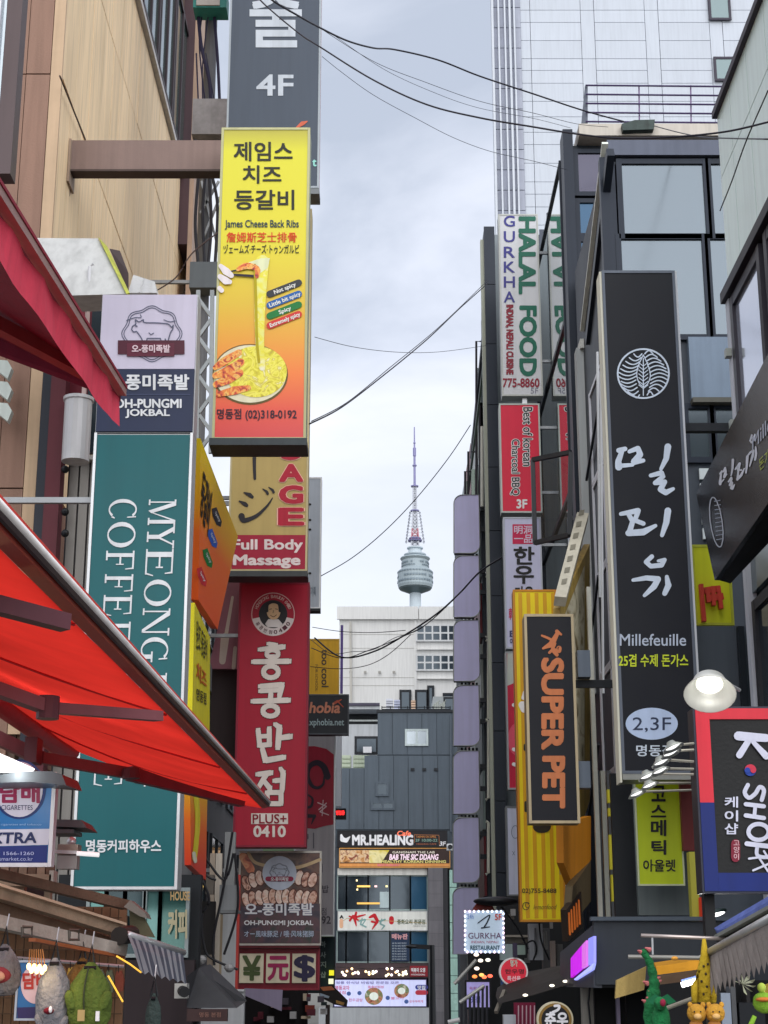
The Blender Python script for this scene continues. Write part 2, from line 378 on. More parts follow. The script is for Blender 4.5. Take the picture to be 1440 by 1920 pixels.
# wooded hill that carries the tower, hidden behind the houses
hb = MB(); hv = []; nn = 26
for i in range(nn+1):
    for j in range(nn+1):
        x = -500 + 1000*i/nn + 20; y = 620 + 760*j/nn; d = math.hypot((x-20)/420, (y-1000)/380)
        hv.append((x, y, 150*max(0, 1-d*d)**1.6 + random.uniform(0, 5) - 4))
hb.add(hv, [(i*(nn+1)+j, (i+1)*(nn+1)+j, (i+1)*(nn+1)+j+1, i*(nn+1)+j+1) for i in range(nn) for j in range(nn)])
ground_piece('hill', hb, M('2c3b26', .95, scale=.05, var=.4))

# ================================================================== BROADCAST TOWER ON THE HILL
TY = 1000.; tx = AT(778, 1000, TY).x
def tz(py): return AT(778, py, TY).z
pxm = TY * 1.0 / (ray(1, 1000) - ray(0, 1000)).x / TY   # px per unit slope
def tw(w): return (ray(720 + w, 1000).x) * TY / 2         # half width of w px
t = thing('broadcast_tower', 'tall observation tower with round pod and antenna mast, far behind the street', 'tower', (tx, TY, 140))
conc = M('b6c2ca', .8, scale=.05); podm = M('9aa7ae', .5, .2, scale=.05); podd = M('74828c', .4, .2, scale=.05)  # distance haze painted in: tower colours paled towards blue grey
obj('shaft', MB().lathe([(tw(24), 140), (tw(21), tz(1108)), (0, tz(1108))], (tx, TY, 0), 24), conc, t, True)
pod = obj('pod', MB().lathe([(tw(22), tz(1112)), (tw(62), tz(1103)), (tw(65), tz(1098)), (tw(65), tz(1076)), (tw(64), tz(1072)), (tw(50), tz(1066)), (tw(50), tz(1052)), (tw(56), tz(1048)), (tw(54), tz(1046)), (tw(30), tz(1044)), (tw(28), tz(1042))], (tx, TY, 0), 32), podm, t)
obj('underside', MB().lathe([(tw(21), tz(1113)), (tw(58), tz(1105.5)), (tw(60), tz(1104.3))], (tx, TY, 0), 32), podd, pod)
for y0, y1, w in ((1085, 1081.5, 66), (1094, 1090.5, 66), (1076, 1073.5, 66), (1059, 1056, 51.5), (1064, 1062, 51.5)):
    mb = MB(); r_ = tw(w)
    for k in range(36):
        a = 2*math.pi*k/36
        if random.random() < .2: continue
        p = [Vector((tx + r_*math.cos(a+s), TY + r_*math.sin(a+s), z)) for s, z in ((0, tz(y0)), (.13, tz(y0)), (.13, tz(y1)), (0, tz(y1)))]
        mb.prism(p, Vector((math.cos(a), math.sin(a), 0)) * .15)
    obj('window_band', mb, podd, pod, kind='stuff')
obj('upper_deck', MB().lathe([(tw(26), tz(1045)), (tw(40), tz(1042)), (tw(42), tz(1040)), (tw(26), tz(1037)), (tw(24), tz(1030)), (tw(30), tz(1029)), (tw(30), tz(1027)), (0, tz(1026))], (tx, TY, 0), 24), conc, t)
red = M('b0707c', .6, scale=.1); wht = M('b4b8c2', .6, scale=.1); lil = M('8583ad', .5, .2, scale=.1)  # mast colours paled the same way, haze put into the paint
def lattice(name, w0, w1, y0, y1, mat, seg):
    mb = MB(); z0, z1 = tz(y0), tz(y1)
    for q in range(4):
        a = math.pi/4 + q*math.pi/2; b = a + math.pi/2
        f = lambda an, s: Vector((tx + (w0+(w1-w0)*s)*math.cos(an)*1.35, TY + (w0+(w1-w0)*s)*math.sin(an)*1.35, z0+(z1-z0)*s))
        mb.bar(f(a, 0), f(a, 1), .75, .75)
        for k in range(seg):
            mb.bar(f(a, k/seg), f(b, (k+1)/seg), .35, .35); mb.bar(f(b, k/seg), f(a, (k+1)/seg), .35, .35); mb.bar(f(a, k/seg), f(b, k/seg), .35, .35)
    return obj(name, mb, mat, t)
lattice('mast_section', tw(16), tw(13), 1026, 1010, wht, 2); lattice('mast_section', tw(14), tw(11), 1012, 992, red, 2)
lattice('mast_section', tw(11), tw(8), 992, 958, wht, 5); lattice('mast_section', tw(7), tw(6), 958, 912, wht, 6)
obj('antenna', MB().lathe([(tw(4.5), tz(912)), (tw(4.2), tz(875)), (tw(4), tz(856)), (tw(6), tz(855)), (tw(6), tz(840)), (tw(3), tz(839)), (tw(3), tz(832)), (tw(5), tz(831)), (tw(2.6), tz(828)), (tw(2), tz(801)), (0, tz(800))], (tx, TY, 0), 10), lil, t)
for y, w in ((1010, 22), (1014, 26), (958, 16), (912, 14), (873, 8)):
    obj('platform', MB().lathe([(0, tz(y+1.5)), (tw(w), tz(y+1)), (tw(w*1.05), tz(y-1)), (0, tz(y-1.2))], (tx, TY, 0), 14), lil, t)
mb = MB()
for y in range(964, 1024, 6):
    for s in (-1, 1):
        w = 12 + (y-964)*.22
        c = Vector((tx + s*tw(w*1.25), TY-2, tz(y))); mb.bar(c, (tx, TY, tz(y)), .15, .15); mb.lathe([(0, 0), (1.0, .4), (1.1, .8)], c, 8, (s, -.6, 0))
obj('aerial_dishes', mb, wht, t)

# ================================================================== FAR WHITE OFFICE BLOCK
B = thing('white_office_block', 'plain white office block with two rows of windows, behind the dark slate clad building', 'building', AT(745, 1400, 110) * 1)
B.location.z = 0; Yw = 110; fy = FY(Yw); cream = M('dededc', .8, scale=.25, streak=True, var=.07)
xl, xr = AT(636, 1200, Yw).x, AT(960, 1200, Yw).x; zt = AT(740, 1141, Yw).z
obj('wall', MB().box(xl, xr, Yw, Yw+14, 0, zt), cream, B)
for a, b in ((636, 784), (784, 960)):
    obj('parapet', MB().box(AT(a, 1150, Yw).x - (.15 if a < 700 else -.06), AT(b, 1150, Yw).x, Yw-.22, Yw-.003, AT(740, 1162, Yw).z, zt + .1), cream, B)
obj('pilaster', MB().box(AT(777, 1200, Yw).x, AT(781, 1200, Yw).x, Yw-.1, Yw-.003, 0, AT(740, 1163, Yw).z), cream, B)
for ya, yb in ((1173, 1202), (1229, 1257)):
    wfront(B, AT(781, 1190, Yw).x, AT(870, 1190, Yw).x, AT(800, yb, Yw).z, AT(800, ya, Yw).z, Yw-.12, 6, 2, M('d3d5d6', .5), GL_D, .11)
    obj('ledge', MB().box(AT(782, 1190, Yw).x, xr, Yw-.2, Yw-.01, AT(800, yb+17, Yw).z, AT(800, yb+15, Yw).z), cream, B)
for a, b, ya in ((751, 769, 1296), (780, 801, 1296), (803, 812, 1288), (832, 850, 1302)):
    wfront(B, AT(a, 1300, Yw).x, AT(b, 1300, Yw).x, AT(760, 1345, Yw).z, AT(760, ya, Yw).z, Yw-.1, 1, 1, DSTEEL, GL_D, .16)
mb = MB()
for y in (1189, 1215, 1270, 1285): mb.box(xl, AT(776, 1200, Yw).x, Yw-.02, Yw-.002, AT(700, y+.6, Yw).z, AT(700, y, Yw).z)
obj('wall_joint', mb, M('b9b7b0', .8), B)

# ================================================================== SLATE BUILDING WITH SHOPS
Ys = 75; S_ = thing('slate_clad_building', 'dark slate metal clad building closing the end of the street above a glazed shopfront', 'building', (.5, Ys+6, 0))
slate = M('535d67', .55, .25, scale=.6, rnd=.05); XL, XR = AT(628, 1400, Ys).x, AT(930, 1400, Ys).x
def zs(py): return AT(740, py, Ys).z
def xs(px, py=1500): return AT(px, py, Ys).x
xi = xs(708, 1380)
obj('wall', MB().box(xi, XR, Ys+.06, Ys+14, 0, zs(1336)), slate, S_)
obj('wall', MB().box(XL, xi - .01, Ys+.06, Ys+9, 0, zs(1440)), slate, S_)
def cols(a, b, step): 
    n = max(1, round((b-a)/step)); return [(a+(b-a)*i/n, a+(b-a)*(i+1)/n) for i in range(n)]
for a, b in cols(xi, XR, .66):
    piece('panel', a+.012, b-.012, Ys, Ys+.055, zs(1415), zs(1336), slate, S_)
for a, b in cols(XL, XR, .66):
    piece('panel', a+.012, b-.012, Ys, Ys+.055, zs(1555), zs(1440) if b < xi else zs(1417), slate, S_)
obj('coping', MB().box(xi-.05, XR, Ys-.06, Ys+.2, zs(1336), zs(1331)), DSTEEL, S_)
wfront(S_, xs(761, 1380), xs(801, 1380), zs(1397), zs(1369), Ys-.02, 2, 1, M('b7c3c4', .4), GL_P, .09)
wfront(S_, xs(706), xs(727), zs(1491), zs(1468), Ys-.02, 1, 1, slate, GL_D, .1)
wfront(S_, xs(697), xs(738), zs(1517), zs(1504), Ys-.02, 2, 1, slate, GL_D, .1)
# pale upper storey set back on its left
pb = thing('pale_terrace_house', 'pale grey house with a dark roof terrace, beside the slate clad building', 'building', (XL+.7, Ys+12, 0)); Yp = Ys+10
pal = M('c3c7cb', .75, scale=.4, streak=True)
def zp(py): return AT(680, py, Yp).z
def xp(px, py=1380): return AT(px, py, Yp).x
obj('wall', MB().box(xp(628), xp(712), Yp, Yp+6, 0, zp(1358)), pal, pb)
obj('roof_slab', MB().box(xp(640), xp(712), Yp-.6, Yp+6, zp(1333), zp(1321)), pal, pb); obj('dark_band', MB().box(xp(636), xp(712), Yp-.7, Yp-.603, zp(1327), zp(1322)), M('4a4657'), pb)
obj('back_wall', MB().box(xp(628), xp(712), Yp+1, Yp+5.9, zp(1358)+.01, zp(1333)-.01), M('22282c', .5), pb)
obj('railing', MB().box(xp(652), xp(708), Yp+.1, Yp+.14, zp(1352), zp(1349)), M('9aa0a0', .4, .5), pb)
wfront(pb, xp(667), xp(707), zp(1412), zp(1383), Yp-.05, 1, 1, DSTEEL, GL_D, .12)
obj('air_outlet', MB().box(xp(681, 1405), xp(697, 1405), Yp-.4, Yp-.09, zp(1413), zp(1402)), WHT, pb)
for a, b in ((640, 658), (662, 691), (694, 707)):
    c = thing('louvred_box', {640: 'pale green slatted box at the left end of the lower slate roof', 662: 'wide pale green slatted box in the middle of the lower slate roof', 694: 'grey box at the right end of the lower slate roof, against the wall'}[a], 'rooftop unit', (AT((a+b)/2, 1438, Ys+3).x, Ys+3.5, zs(1440)), 'boxes on the lower slate roof')
    x0, x1 = AT(a, 1430, Ys+3).x, AT(b, 1430, Ys+3).x; z0, z1 = zs(1440), AT(660, 1416, Ys+3).z
    cm = M('b9c4ae' if a < 690 else '7d8890', .6, streak=True); obj('casing', MB().box(x0, x1, Ys+3.05, Ys+4, z0, z1), cm, c)
    for k in range(5): piece('slat', x0+.03, x1-.03, Ys+3, Ys+3.045, z0+(z1-z0)*(k+.15)/5, z0+(z1-z0)*(k+.8)/5, cm, c)
# things on the slate roof
for a, b, ya, cc, lb in ((724, 737, 1309, 'cfd2dd', 'tall white and violet crate stack, leftmost on the slate roof'), (739, 750, 1311, 'b9bfd6', 'shorter lilac crate stack beside the tall stack on the slate roof'), (771, 779, 1312, 'd8b9a0', 'narrow orange and white crate stack between two dark doors on the slate roof')):
    c = thing('crate_stack', lb, 'crates', (xs((a+b)/2, 1325), Ys+1.5, zs(1331)), 'crates on the slate roof'); Z0, Z1 = AT(740, 1334, Ys+1).z, AT(740, ya, Ys+1).z
    for k in range(5): piece('crate', AT(a, 1325, Ys+1).x, AT(b, 1325, Ys+1).x, Ys+1.05, Ys+1.6, Z0+(Z1-Z0)*k/5+.01, Z0+(Z1-Z0)*(k+.85)/5, M(cc, .6, rnd=.2), c)
rh = thing('rooftop_shed', 'pale rooftop shed with dark doors and pipes, on top of the slate clad building', 'shed', (xs(830), Ys+4, zs(1331)))
Yq = Ys+4
obj('wall', MB().box(AT(812, 1320, Yq).x, AT(880, 1320, Yq).x, Yq, Yq+3, zs(1336), AT(800, 1306, Yq).z), M('aeb4b5', .7), rh)
wfront(rh, AT(833, 1320, Yq).x, AT(851, 1320, Yq).x, AT(800, 1334, Yq).z, AT(800, 1309, Yq).z, Yq-.06, 1, 1, DSTEEL, GL_D, .08)
for k in range(6): obj('pipe', MB().tube([AT(813+k*4, 1336, Yq-.4), AT(813+k*4, 1322-(k%3)*3, Yq-.4), AT(816+k*4, 1320-(k%3)*3, Yq-.4)], .05), M('b8bdb4', .5), rh)
rl = MB()
for py in (1326, 1330): rl.tube([AT(716, py, Ys-.0+.3), AT(845, py, Ys+.3)], .025)
for px in range(716, 850, 16): rl.tube([AT(px, 1334, Ys+.3), AT(px, 1324, Ys+.3)], .025)
solo('roof_railing', rl, DSTEEL, 'low thin railing along the edge of the slate roof', 'railing')

# ---- shopfront below
r_, f, _ = signbox('healing_cafe_sign', 'black fascia sign reading MR.HEALING under the slate cladding', 632, 1557, 839, 1588, Ys-.5, .45, M('1d1c22', .4), DSTEEL, DSTEEL)
text('MR.HEALING', r_, f, (661, 1566, 774, 1584), WHT, .05); text('Cafe', r_, f, (745, 1558, 770, 1567), M('f0785a', .5, emit=.4), .03, shear=.2)
text('3F', r_, f, (824, 1578, 836, 1586), WHT, .03, shear=.2)
strokes('logo', r_, f, [([(640, 1566), (642, 1574), (649, 1576), (656, 1569)], [4, 9, 8, 2])], WHT)
text('TAEMIN ON APRIL', r_, f, (780, 1567, 818, 1571), M('d08a4a'), .01); text('2F 10:00-22', r_, f, (779, 1573, 820, 1578), M('86a89a'), .02); text('HEALING CAFE', r_, f, (781, 1581, 818, 1584), M('b0684a'), .01)
strokes('border', r_, f, [([(777, 1565), (823, 1566), (824, 1586)], .8), ([(777, 1565), (777, 1580)], .8)], M('b5764a'), 1)
r_, f, _ = signbox('dining_banner', 'lit orange and dark food banner directly under the black healing cafe sign', 636, 1590, 844, 1627, Ys-.6, .5, M('3a2a26', .4), M('c9853d'), M('d9a05a'))
shape('food_print', r_, f, [(637, 1594), (692, 1594), (692, 1617), (637, 1617)], food('mixed_dish_print', ['3a1a12', 'c98a4a', 'e6c9a0', '8a3a22'], 4), 1)
shape('yellow_print', r_, f, [(692, 1594), (730, 1594), (715, 1618), (692, 1618)], food('banner_print', ['d9c23a', 'efe3a8', 'a7a04a'], 1.5), 1)
shape('orange_strip', r_, f, [(637, 1619), (843, 1619), (843, 1625), (637, 1625)], M('e39a55'), 1)
text('GANGNAM THE LAB', r_, f, (736, 1596, 815, 1600), M('f2ead8'), .02); text('BAB THE SIC DDANG', r_, f, (730, 1602, 822, 1612), M('f4d9e8', emit=.3), .04, shear=.2)
text('HEALTHY KOREAN DINNING', r_, f, (715, 1613, 836, 1618), M('f0e48a'), .03); text('RESTAURANT', r_, f, (708, 1620, 750, 1624), M('e86a9a'), .02)
sf = thing('glazed_shopfront', 'two storey glazed restaurant front with grey stone pillar under the fascia signs', 'shopfront', (xs(720), Ys-.1, 0))
Yf = Ys-.4
def zf(py): return AT(720, py, Yf).z
def xf(px, py=1750): return AT(px, py, Yf).x
obj('wall', MB().box(xf(632), xf(850), Yf+.25, Ys-.01, 0, zf(1627)), M('3b4148'), sf)
obj('white_band', MB().box(xf(632), xf(802), Yf-.05, Yf+.24, zf(1641), zf(1628)), M('cfcfca', .7, streak=True), sf)
mul = [632, 649, 690, 731, 770, 802]
for ya, yb in ((1642, 1706), (1746, 1804)):
    for i in range(5):
        gm = glass('23506e', .3, .1) if i == 4 else GL_D
        wfront(sf, xf(mul[i]), xf(mul[i+1]), zf(yb), zf(ya), Yf+.1, 1, 1, M('8fa09e', .4, .3), gm, .06)
for ya, a, b, c in ((1649, 667, 670, 'ffe9b0'), (1666, 668, 671, 'ffe9b0'), (1660, 669, 694, 'd9b25e'), (1660, 702, 707, 'f0c0c0'), (1660, 723, 727, 'f0e0a0'), (1692, 669, 712, 'c99a4e')):
    piece('ceiling_light', xf(a), xf(b), Yf+.03, Yf+.07, zf(ya+3.4), zf(ya), M(c, emit=1.2), sf)
piece('blind', xf(712), xf(729), Yf+.03, Yf+.07, zf(1702), zf(1672), M('b5c6c9'), sf)
for k in range(12):
    z1 = 1628 + k*24.5; piece('stone_tile', xf(803), xf(831), Yf-.3, Yf+.2, zf(z1+24.1), zf(z1), M('6f6d72', .8, rnd=.08, bump=.2), sf)
obj('pillar_core', MB().box(xf(803.3), xf(830.7), Yf-.28, Yf+.24, 0, zf(1628)), M('4a494d'), sf); obj('pillar_return', MB().box(xf(831), xf(840), Yf-.2, Yf+.2, 0, zf(1628)), M('35353a'), sf)
for i in range(9):
    z1 = 1632 + i*33; piece('glass_block', xf(843, 1700), xf(856, 1700), Yf-.3, Yf+.1, zf(z1+31.8), zf(z1), M('a9cfc4', .25, .1), sf)
r_, f, _ = signbox('restaurant_sign', 'white glass sign band with red and teal brush characters between the two glazed floors', 633, 1708, 802, 1745, Yf-.1, .15, M('e3e4de', .35), WHT, SILV)
RD = M('c4202c', .4); TE = M('7fa5a2')
for cx, m_, ss in ((667, RD, [([(655, 1718), (664, 1721), (673, 1718), (685, 1715)], [3, 4, 4, 2]), ([(668, 1711), (665, 1722), (668, 1736)], [4, 6, 2]), ([(656, 1726), (662, 1717), (672, 1726)], [4, 4, 3])]), (680, TE, [([(673, 1727), (684, 1724)], 3), ([(679, 1722), (676, 1733), (686, 1738)], [2, 3, 3]), ([(686, 1724), (680, 1733)], 2)]),
                   (700, RD, [([(693, 1720), (702, 1716), (708, 1727), (698, 1742)], [4, 7, 6, 2]), ([(697, 1728), (707, 1730)], 4)]), (717, TE, [([(711, 1728), (722, 1724)], 3), ([(716, 1723), (713, 1732), (721, 1736), (716, 1742)], [2, 3, 3, 2])])):
    strokes('brush_character', r_, f, ss, m_)
strokes('seal', r_, f, [([(734, 1722), (734, 1729)], 9)], RD, 1); text('중화요리 전문점', r_, f, (745, 1724, 797, 1733), M('5d6a52'), .03)
strokes('line', r_, f, [([(640, 1729), (650, 1722), (800, 1731)], .9)], M('c9a86a'), 1); text('A', r_, f, (637, 1716, 644, 1722), INK, .05)
strokes('bottle_mark', r_, f, [([(640, 1726), (640, 1737)], 7)], M('e3b190'), 1); text('CHINESE FOOD', r_, f, (774, 1735, 798, 1738), M('8a8a8a'), .0)
r_, f, _ = signbox('menu_poster', 'navy poster with rows of small white writing in the lower glazed floor', 733, 1748, 768, 1803, Yf-.06, .05, M('22344f', .4), DSTEEL, DSTEEL, .01)
text('메뉴판', r_, f, (735, 1751, 764, 1761), M('d8a0a4'), .04)
for k in range(7): text('세트 메뉴 %d000 원 점심특선' % (k+2), r_, f, (735, 1767+k*5, 762, 1770+k*5), M('b5c0cc'), .01)
# lamp garland
gb = thing('fascia_board', 'dark fascia board carrying a row of lit bulbs above the video screen', 'sign board', (xf(715), Yf, zf(1833)))
obj('board', MB().box(xf(630), xf(802), Yf-.25, Yf+.2, zf(1834), zf(1806)), M('43363a', .6), gb); obj('red_plate', MB().box(xf(768), xf(801), Yf-.3, Yf-.253, zf(1831), zf(1811)), M('8a1f2c'), gb)
text('떡볶이 오뎅', gb, FY(Yf-.3), (771, 1815, 797, 1823), WHT, .03); text('MYEONGDONG', gb, FY(Yf-.3), (771, 1826, 797, 1829), WHT, .01)
bs = thing('string_lights', 'string of small lit bulbs along the dark fascia board above the video screen', 'string lights', (xf(700), Yf-.4, zf(1829)))
obj('cable', MB().tube([AT(632, 1813, Yf-.4), AT(700, 1817, Yf-.4), AT(766, 1813, Yf-.4)], .012, 4), BLK, bs)
for k in range(30):
    px = 633 + random.uniform(0, 132); py = random.choice((1815, 1822, 1825, 1828)) + random.uniform(-2, 2)
    obj('bulb', MB().blob(AT(px, py, Yf-.42), (.055, .05, .055), 8, 6), M(random.choice(('fff3d0', 'ffd8a0', 'ffe9f0')), emit=2.2), bs, True)
r_, f, _ = signbox('video_screen', 'bright lilac video screen showing food bowls, above the grey hoarding', 626, 1836, 800, 1888, Yf-.4, .35, M('c9cdf2', .4, emit=.35, scale=.4), DSTEEL, M('4a3f66'))
BR = M('a5573c'); 
for cx, cy, rx in ((701, 1868, 17), (753, 1858, 14)):
    shape('bowl_print', r_, f, ell(cx, cy, rx, rx*.95), food('bowl_print_%d' % cx, ['7a2d22', 'c98a6a', '5a7a4a', 'e8d9c8'], 3), 1)
    shape('rice_print', r_, f, ell(cx, cy, rx*.5, rx*.45), M('dfe6dc', emit=.2), 2)
for cx, cy in ((654, 1863), (674, 1862), (727, 1871), (762, 1878)): shape('badge', r_, f, ell(cx, cy, 4), M('4a66a8'), 1)
text('정통 한식당 비빔밥 전문점 오픈', r_, f, (630, 1840, 748, 1845), M('8a86b8', emit=.1), .03); text('명동교자', r_, f, (629, 1848, 655, 1856), M('d97aa0'), .03); text('부침', r_, f, (632, 1858, 648, 1864), M('d97aa0'), .02); text('한우곰탕', r_, f, (654, 1872, 680, 1878), M('d98ab0'), .02)
text('돌솥비빔밥', r_, f, (690, 1848, 720, 1853), M('d97aa0'), .02); text('불고기', r_, f, (733, 1869, 756, 1874), M('d97aa0'), .02); text('순두부찌개', r_, f, (768, 1875, 793, 1880), M('d97aa0'), .02)
strokes('blue_box', r_, f, [([(783, 1851), (798, 1851)], 9)], M('3a44a0'), 1); strokes('red_box', r_, f, [([(783, 1861), (798, 1861)], 9)], M('c23a4c'), 1); text('맛집', r_, f, (783, 1848, 797, 1855), WHT, .03)
solo('hoarding', MB().box(xf(600), xf(803), Yf-.5, Yf-.45, 0, zf(1889)).box(xf(715), xf(716), Yf-.52, Yf-.501, 0, zf(1889)), M('a6aaae', .6, scale=.8), 'plain grey hoarding below the video screen at the street end', 'hoarding')
# street lamp
lp = thing('street_lamp', 'black street lamp post with a short flat arm in front of the stone pillar', 'street lamp', (AT(810, 1850, 62).x, 62, 0))
a = AT(810, 1772, 62); obj('post', MB().tube([(a.x, 62, 0), (a.x, 62, a.z)], [.14, .1], 8), BLK, lp); obj('arm', MB().bar((a.x, 62, a.z-.08), AT(769, 1774, 62), .12, .16), BLK, lp); obj('lamp_head', MB().blob(AT(772, 1775, 62), (.25, .12, .07), 10, 6), BLK, lp, True)
r_, f, _ = signbox('led_ticker', 'small black box with red LED characters beside the tall grey banner', 628, 1516, 649, 1536, 44, .2, M('101216'), BLK, BLK, .01)
text('영업중', r_, f, (630, 1520, 646, 1528), M('ff2a2a', emit=2.5), .03)

# ================================================================== LEFT SIDE: CREAM AND BROWN CLAD HOUSE
XW = -4.4; YA, YB = 19.3, 33.6
bh = thing('clad_building', 'corner house clad in cream boards along the street and brown panels at its near end', 'building', (-6.5, 26, 0))
beige = M('f8dcb4', .65, streak=True, scale=.8, rnd=.05, var=.15, bump=.15); brown = M('927364', .7, streak=True, scale=.9, rnd=.05, var=.12, bump=.2); maroon = M('5d2a33', .6)
obj('wall', MB().box(-9, XW-.06, YA+.06, YB, 0, 24), M('6a5a50', .8), bh)
zj = [8.6, 11.4, 14.2, 17.0, 19.0]
for j in range(4):
    y = YA+.03; i = 0
    while y < YB:
        w = (.92, .7, .92, 1.0, .8)[(i+j) % 5]; z0, z1 = zj[j], zj[j+1]
        piece('board', XW-.055, XW - random.uniform(0, .006), y+.016, min(YB, y+w)-.016, z0+.016, z1-.016, beige, bh); y += w; i += 1
obj('trim', MB().box(XW-.05, XW+.09, YA+.1, YB, 19.0, 19.12), M('c8c4c0', .5), bh)
obj('corner_post', MB().box(XW-.14, XW+.012, YA-.03, YA+.028, 5.2, 19), M('c7ab8d', .6), bh)
for i in range(8):
    x1 = XW-.15-i*.33
    for z0, z1 in ((0, 4.6), (4.6, 8.3), (8.3, 11.2), (11.2, 14.2), (14.2, 17.3), (17.3, 24)):
        piece('cladding_panel', x1-.32, x1, YA-.03+random.uniform(0,.006), YA+.055, z0+.01, z1-.01, brown, bh)
obj('band', MB().box(XW-.05, XW+.0, YA+.1, YB, 5.0, 8.55), brown, bh)
for k in range(5): wside(bh, XW+.02, 21+k*2.1, 22.9+k*2.1, 19.3, 22.5, 2, 1, M('3a2f36', .5), GL_G, .1)
a = AT(322, 150, 31.2); b = AT(362, 150, 31.2)
obj('pilaster', MB().box(a.x, b.x, 31.2, 33.4, 17.4, 24), M('4e3a40', .6), bh); obj('pilaster_edge', MB().box(b.x, b.x+.1, 31.25, 33.4, 8, 24), M('b59a86', .6), bh)
# shade bracket / beam to the yellow sign
pbm = [AT(116, 262, 20.1), AT(416, 266, 20.1), AT(416, 330, 20.1), AT(118, 326, 20.1)]
bm = thing('sign_beam', 'thick brown boxed beam reaching from the cream wall to the yellow rib sign', 'beam', (-3, 20.2, 12.5))
obj('box_beam', MB().box(XW+.01, AT(414, 300, 20.1).x, 20.1, 20.28, AT(260, 318, 20.1).z, AT(260, 263, 20.1).z), M('84706a', .7, bump=.1), bm)
obj('lower_flange', MB().box(XW+.01, AT(414, 300, 20.1).x, 20.08, 20.3, AT(260, 322, 20.1).z, AT(260, 318, 20.1).z-.003), M('4c3f3c', .7), bm)
obj('wall_plate', MB().box(XW+.002, XW+.03, 20.02, 20.4, AT(116, 338, 20).z, AT(116, 258, 20).z), M('a08c7c', .6), bm)
obj('strut', MB().tube([AT(132, 330, 20.3), AT(118, 440, 20.3)], .03), maroon, bm)
for i, (pp, lb) in enumerate(((((112, 142), (160, 262)), 'thin cable down the cream boards above the beam'), (((116, 395), (205, 470), (170, 440)), ''), (((414, 432), (360, 475), (330, 520), (288, 548)), 'thin cable sagging from the dark shaft to the white canopy'))):
    if lb: solo('cable', MB().tube([SX(XW+.06)(x, y) if i == 0 else AT(x, y, 24) for x, y in curve(pp)], .012, 5), M('4a3a38'), lb, 'cable')
# near bay window, top left corner of the picture
nb = thing('bay_window', 'dark framed bay window at the top left, jutting out from the near wall', 'window', (-4.2, 13.6, 9))
zb = AT(20, 316, 13.).z; xb = AT(31, 160, 13.).x; zc = 15
obj('surround', MB().box(-5.5, xb-.14, 13.05, 13.2, zb, zc), M('3c3438', .5), nb); obj('edge_frame', MB().box(xb-.139, xb, 13.0, 13.2, zb-.05, zc), M('574a4c', .5), nb); obj('sill', MB().box(-5.5, xb-.14, 13.0, 13.2, zb-.1, zb-.003), M('2b2528', .5), nb)
for k in range(3): obj('mullion', MB().box(xb-.22-k*.1, xb-.19-k*.1, 12.97, 13.045, zb+.25, zc), M('cfd3da', .4, .3), nb)
obj('pane', MB().box(-5.4, xb-.15, 13.03, 13.048, zb+.25, zc), GL_P, nb)
# maroon shop column, windows under the canopy
sc_ = thing('maroon_column', 'maroon painted steel column and trim beside the teal coffee sign', 'column', (AT(110, 900, 19).x, 19.1, 0))
x0, x1 = AT(88, 900, 19).x, AT(116, 900, 19).x
obj('column', MB().box(x0, x1, 18.9, 19.15, 0, AT(100, 690, 19).z), maroon, sc_); obj('dark_trim', MB().box(x0-.12, x0-.003, 18.95, 19.15, 0, AT(100, 690, 19).z), M('1c2230', .4), sc_)
for py in (880, 960, 1000): obj('clip', MB().blob(AT(122, py, 18.85), (.05, .05, .05), 8, 6), BLK, sc_)
ws = thing('side_window_wall', 'grey ribbed wall strip with dark windows behind the teal coffee sign', 'wall', (AT(170, 1000, 19.2).x, 19.4, 0))
xa, xb_ = AT(120, 1000, 19.2).x, AT(205, 1000, 19.2).x
obj('wall', MB().box(xa, xb_, 19.25, 19.27, 0, AT(150, 862, 19.2).z), M('4b4a50', .6), ws)
for a_, b_ in cols(xa+.02, xb_-.02, .13): piece('rib', a_+.012, b_-.012, 19.19, 19.245, 0, AT(150, 865, 19.2).z, M('8d8a86', .5, streak=True, rnd=.1), ws)
obj('ledge', MB().box(xa, xb_, 19.1, 19.26, AT(150, 866, 19.2).z, AT(150, 858, 19.2).z), M('b9b6b2', .5), ws)
obj('red_panel', MB().box(AT(126, 620, 19.2).x, AT(172, 620, 19.2).x, 19.22, 19.27, AT(150, 740, 19.2).z, AT(150, 556, 19.2).z), M('6b2230', .5), ws)
obj('dark_frame', MB().box(AT(172, 620, 19.2).x+.003, AT(192, 620, 19.2).x, 19.15, 19.26, AT(150, 850, 19.2).z, AT(150, 554, 19.2).z), M('1d2a33', .4), ws)
c = AT(148, 745, 18.7); solo('flue_pipe', MB().lathe([(.0, 0), (.17, 0), (.17, .0), (.17, .78), (.19, .79), (.19, .83), (0, .84)], (c.x, 18.7, AT(148, 866, 18.7).z), 18), M('c3c3c6', .4, .2), 'short white cylinder casing hung left of the teal coffee sign', 'casing', smooth=False)
solo('drain_pipe', MB().tube([AT(166, 540, 18.8), AT(160, 690, 18.8), AT(157, 745, 18.8)], .03, 8), M('c9b0ac', .5), 'thin pale pipe running down to the white cylinder casing', 'pipe')
# louvres, far left
lv = thing('white_louvre', 'white angled louvre blades on the brown wall at the left edge', 'louvre', AT(8, 800, 18.9))
for k, y in enumerate((676, 716, 756)): obj('blade', MB().prism([AT(-30, y-4, 18.9), AT(14, y, 18.9), AT(22, y+14, 18.9), AT(14, y+34, 18.9), AT(-30, y-2, 18.9)], Vector((0, .12, 0))), M('c5cfcb', .5), lv)
for nm in (): pass
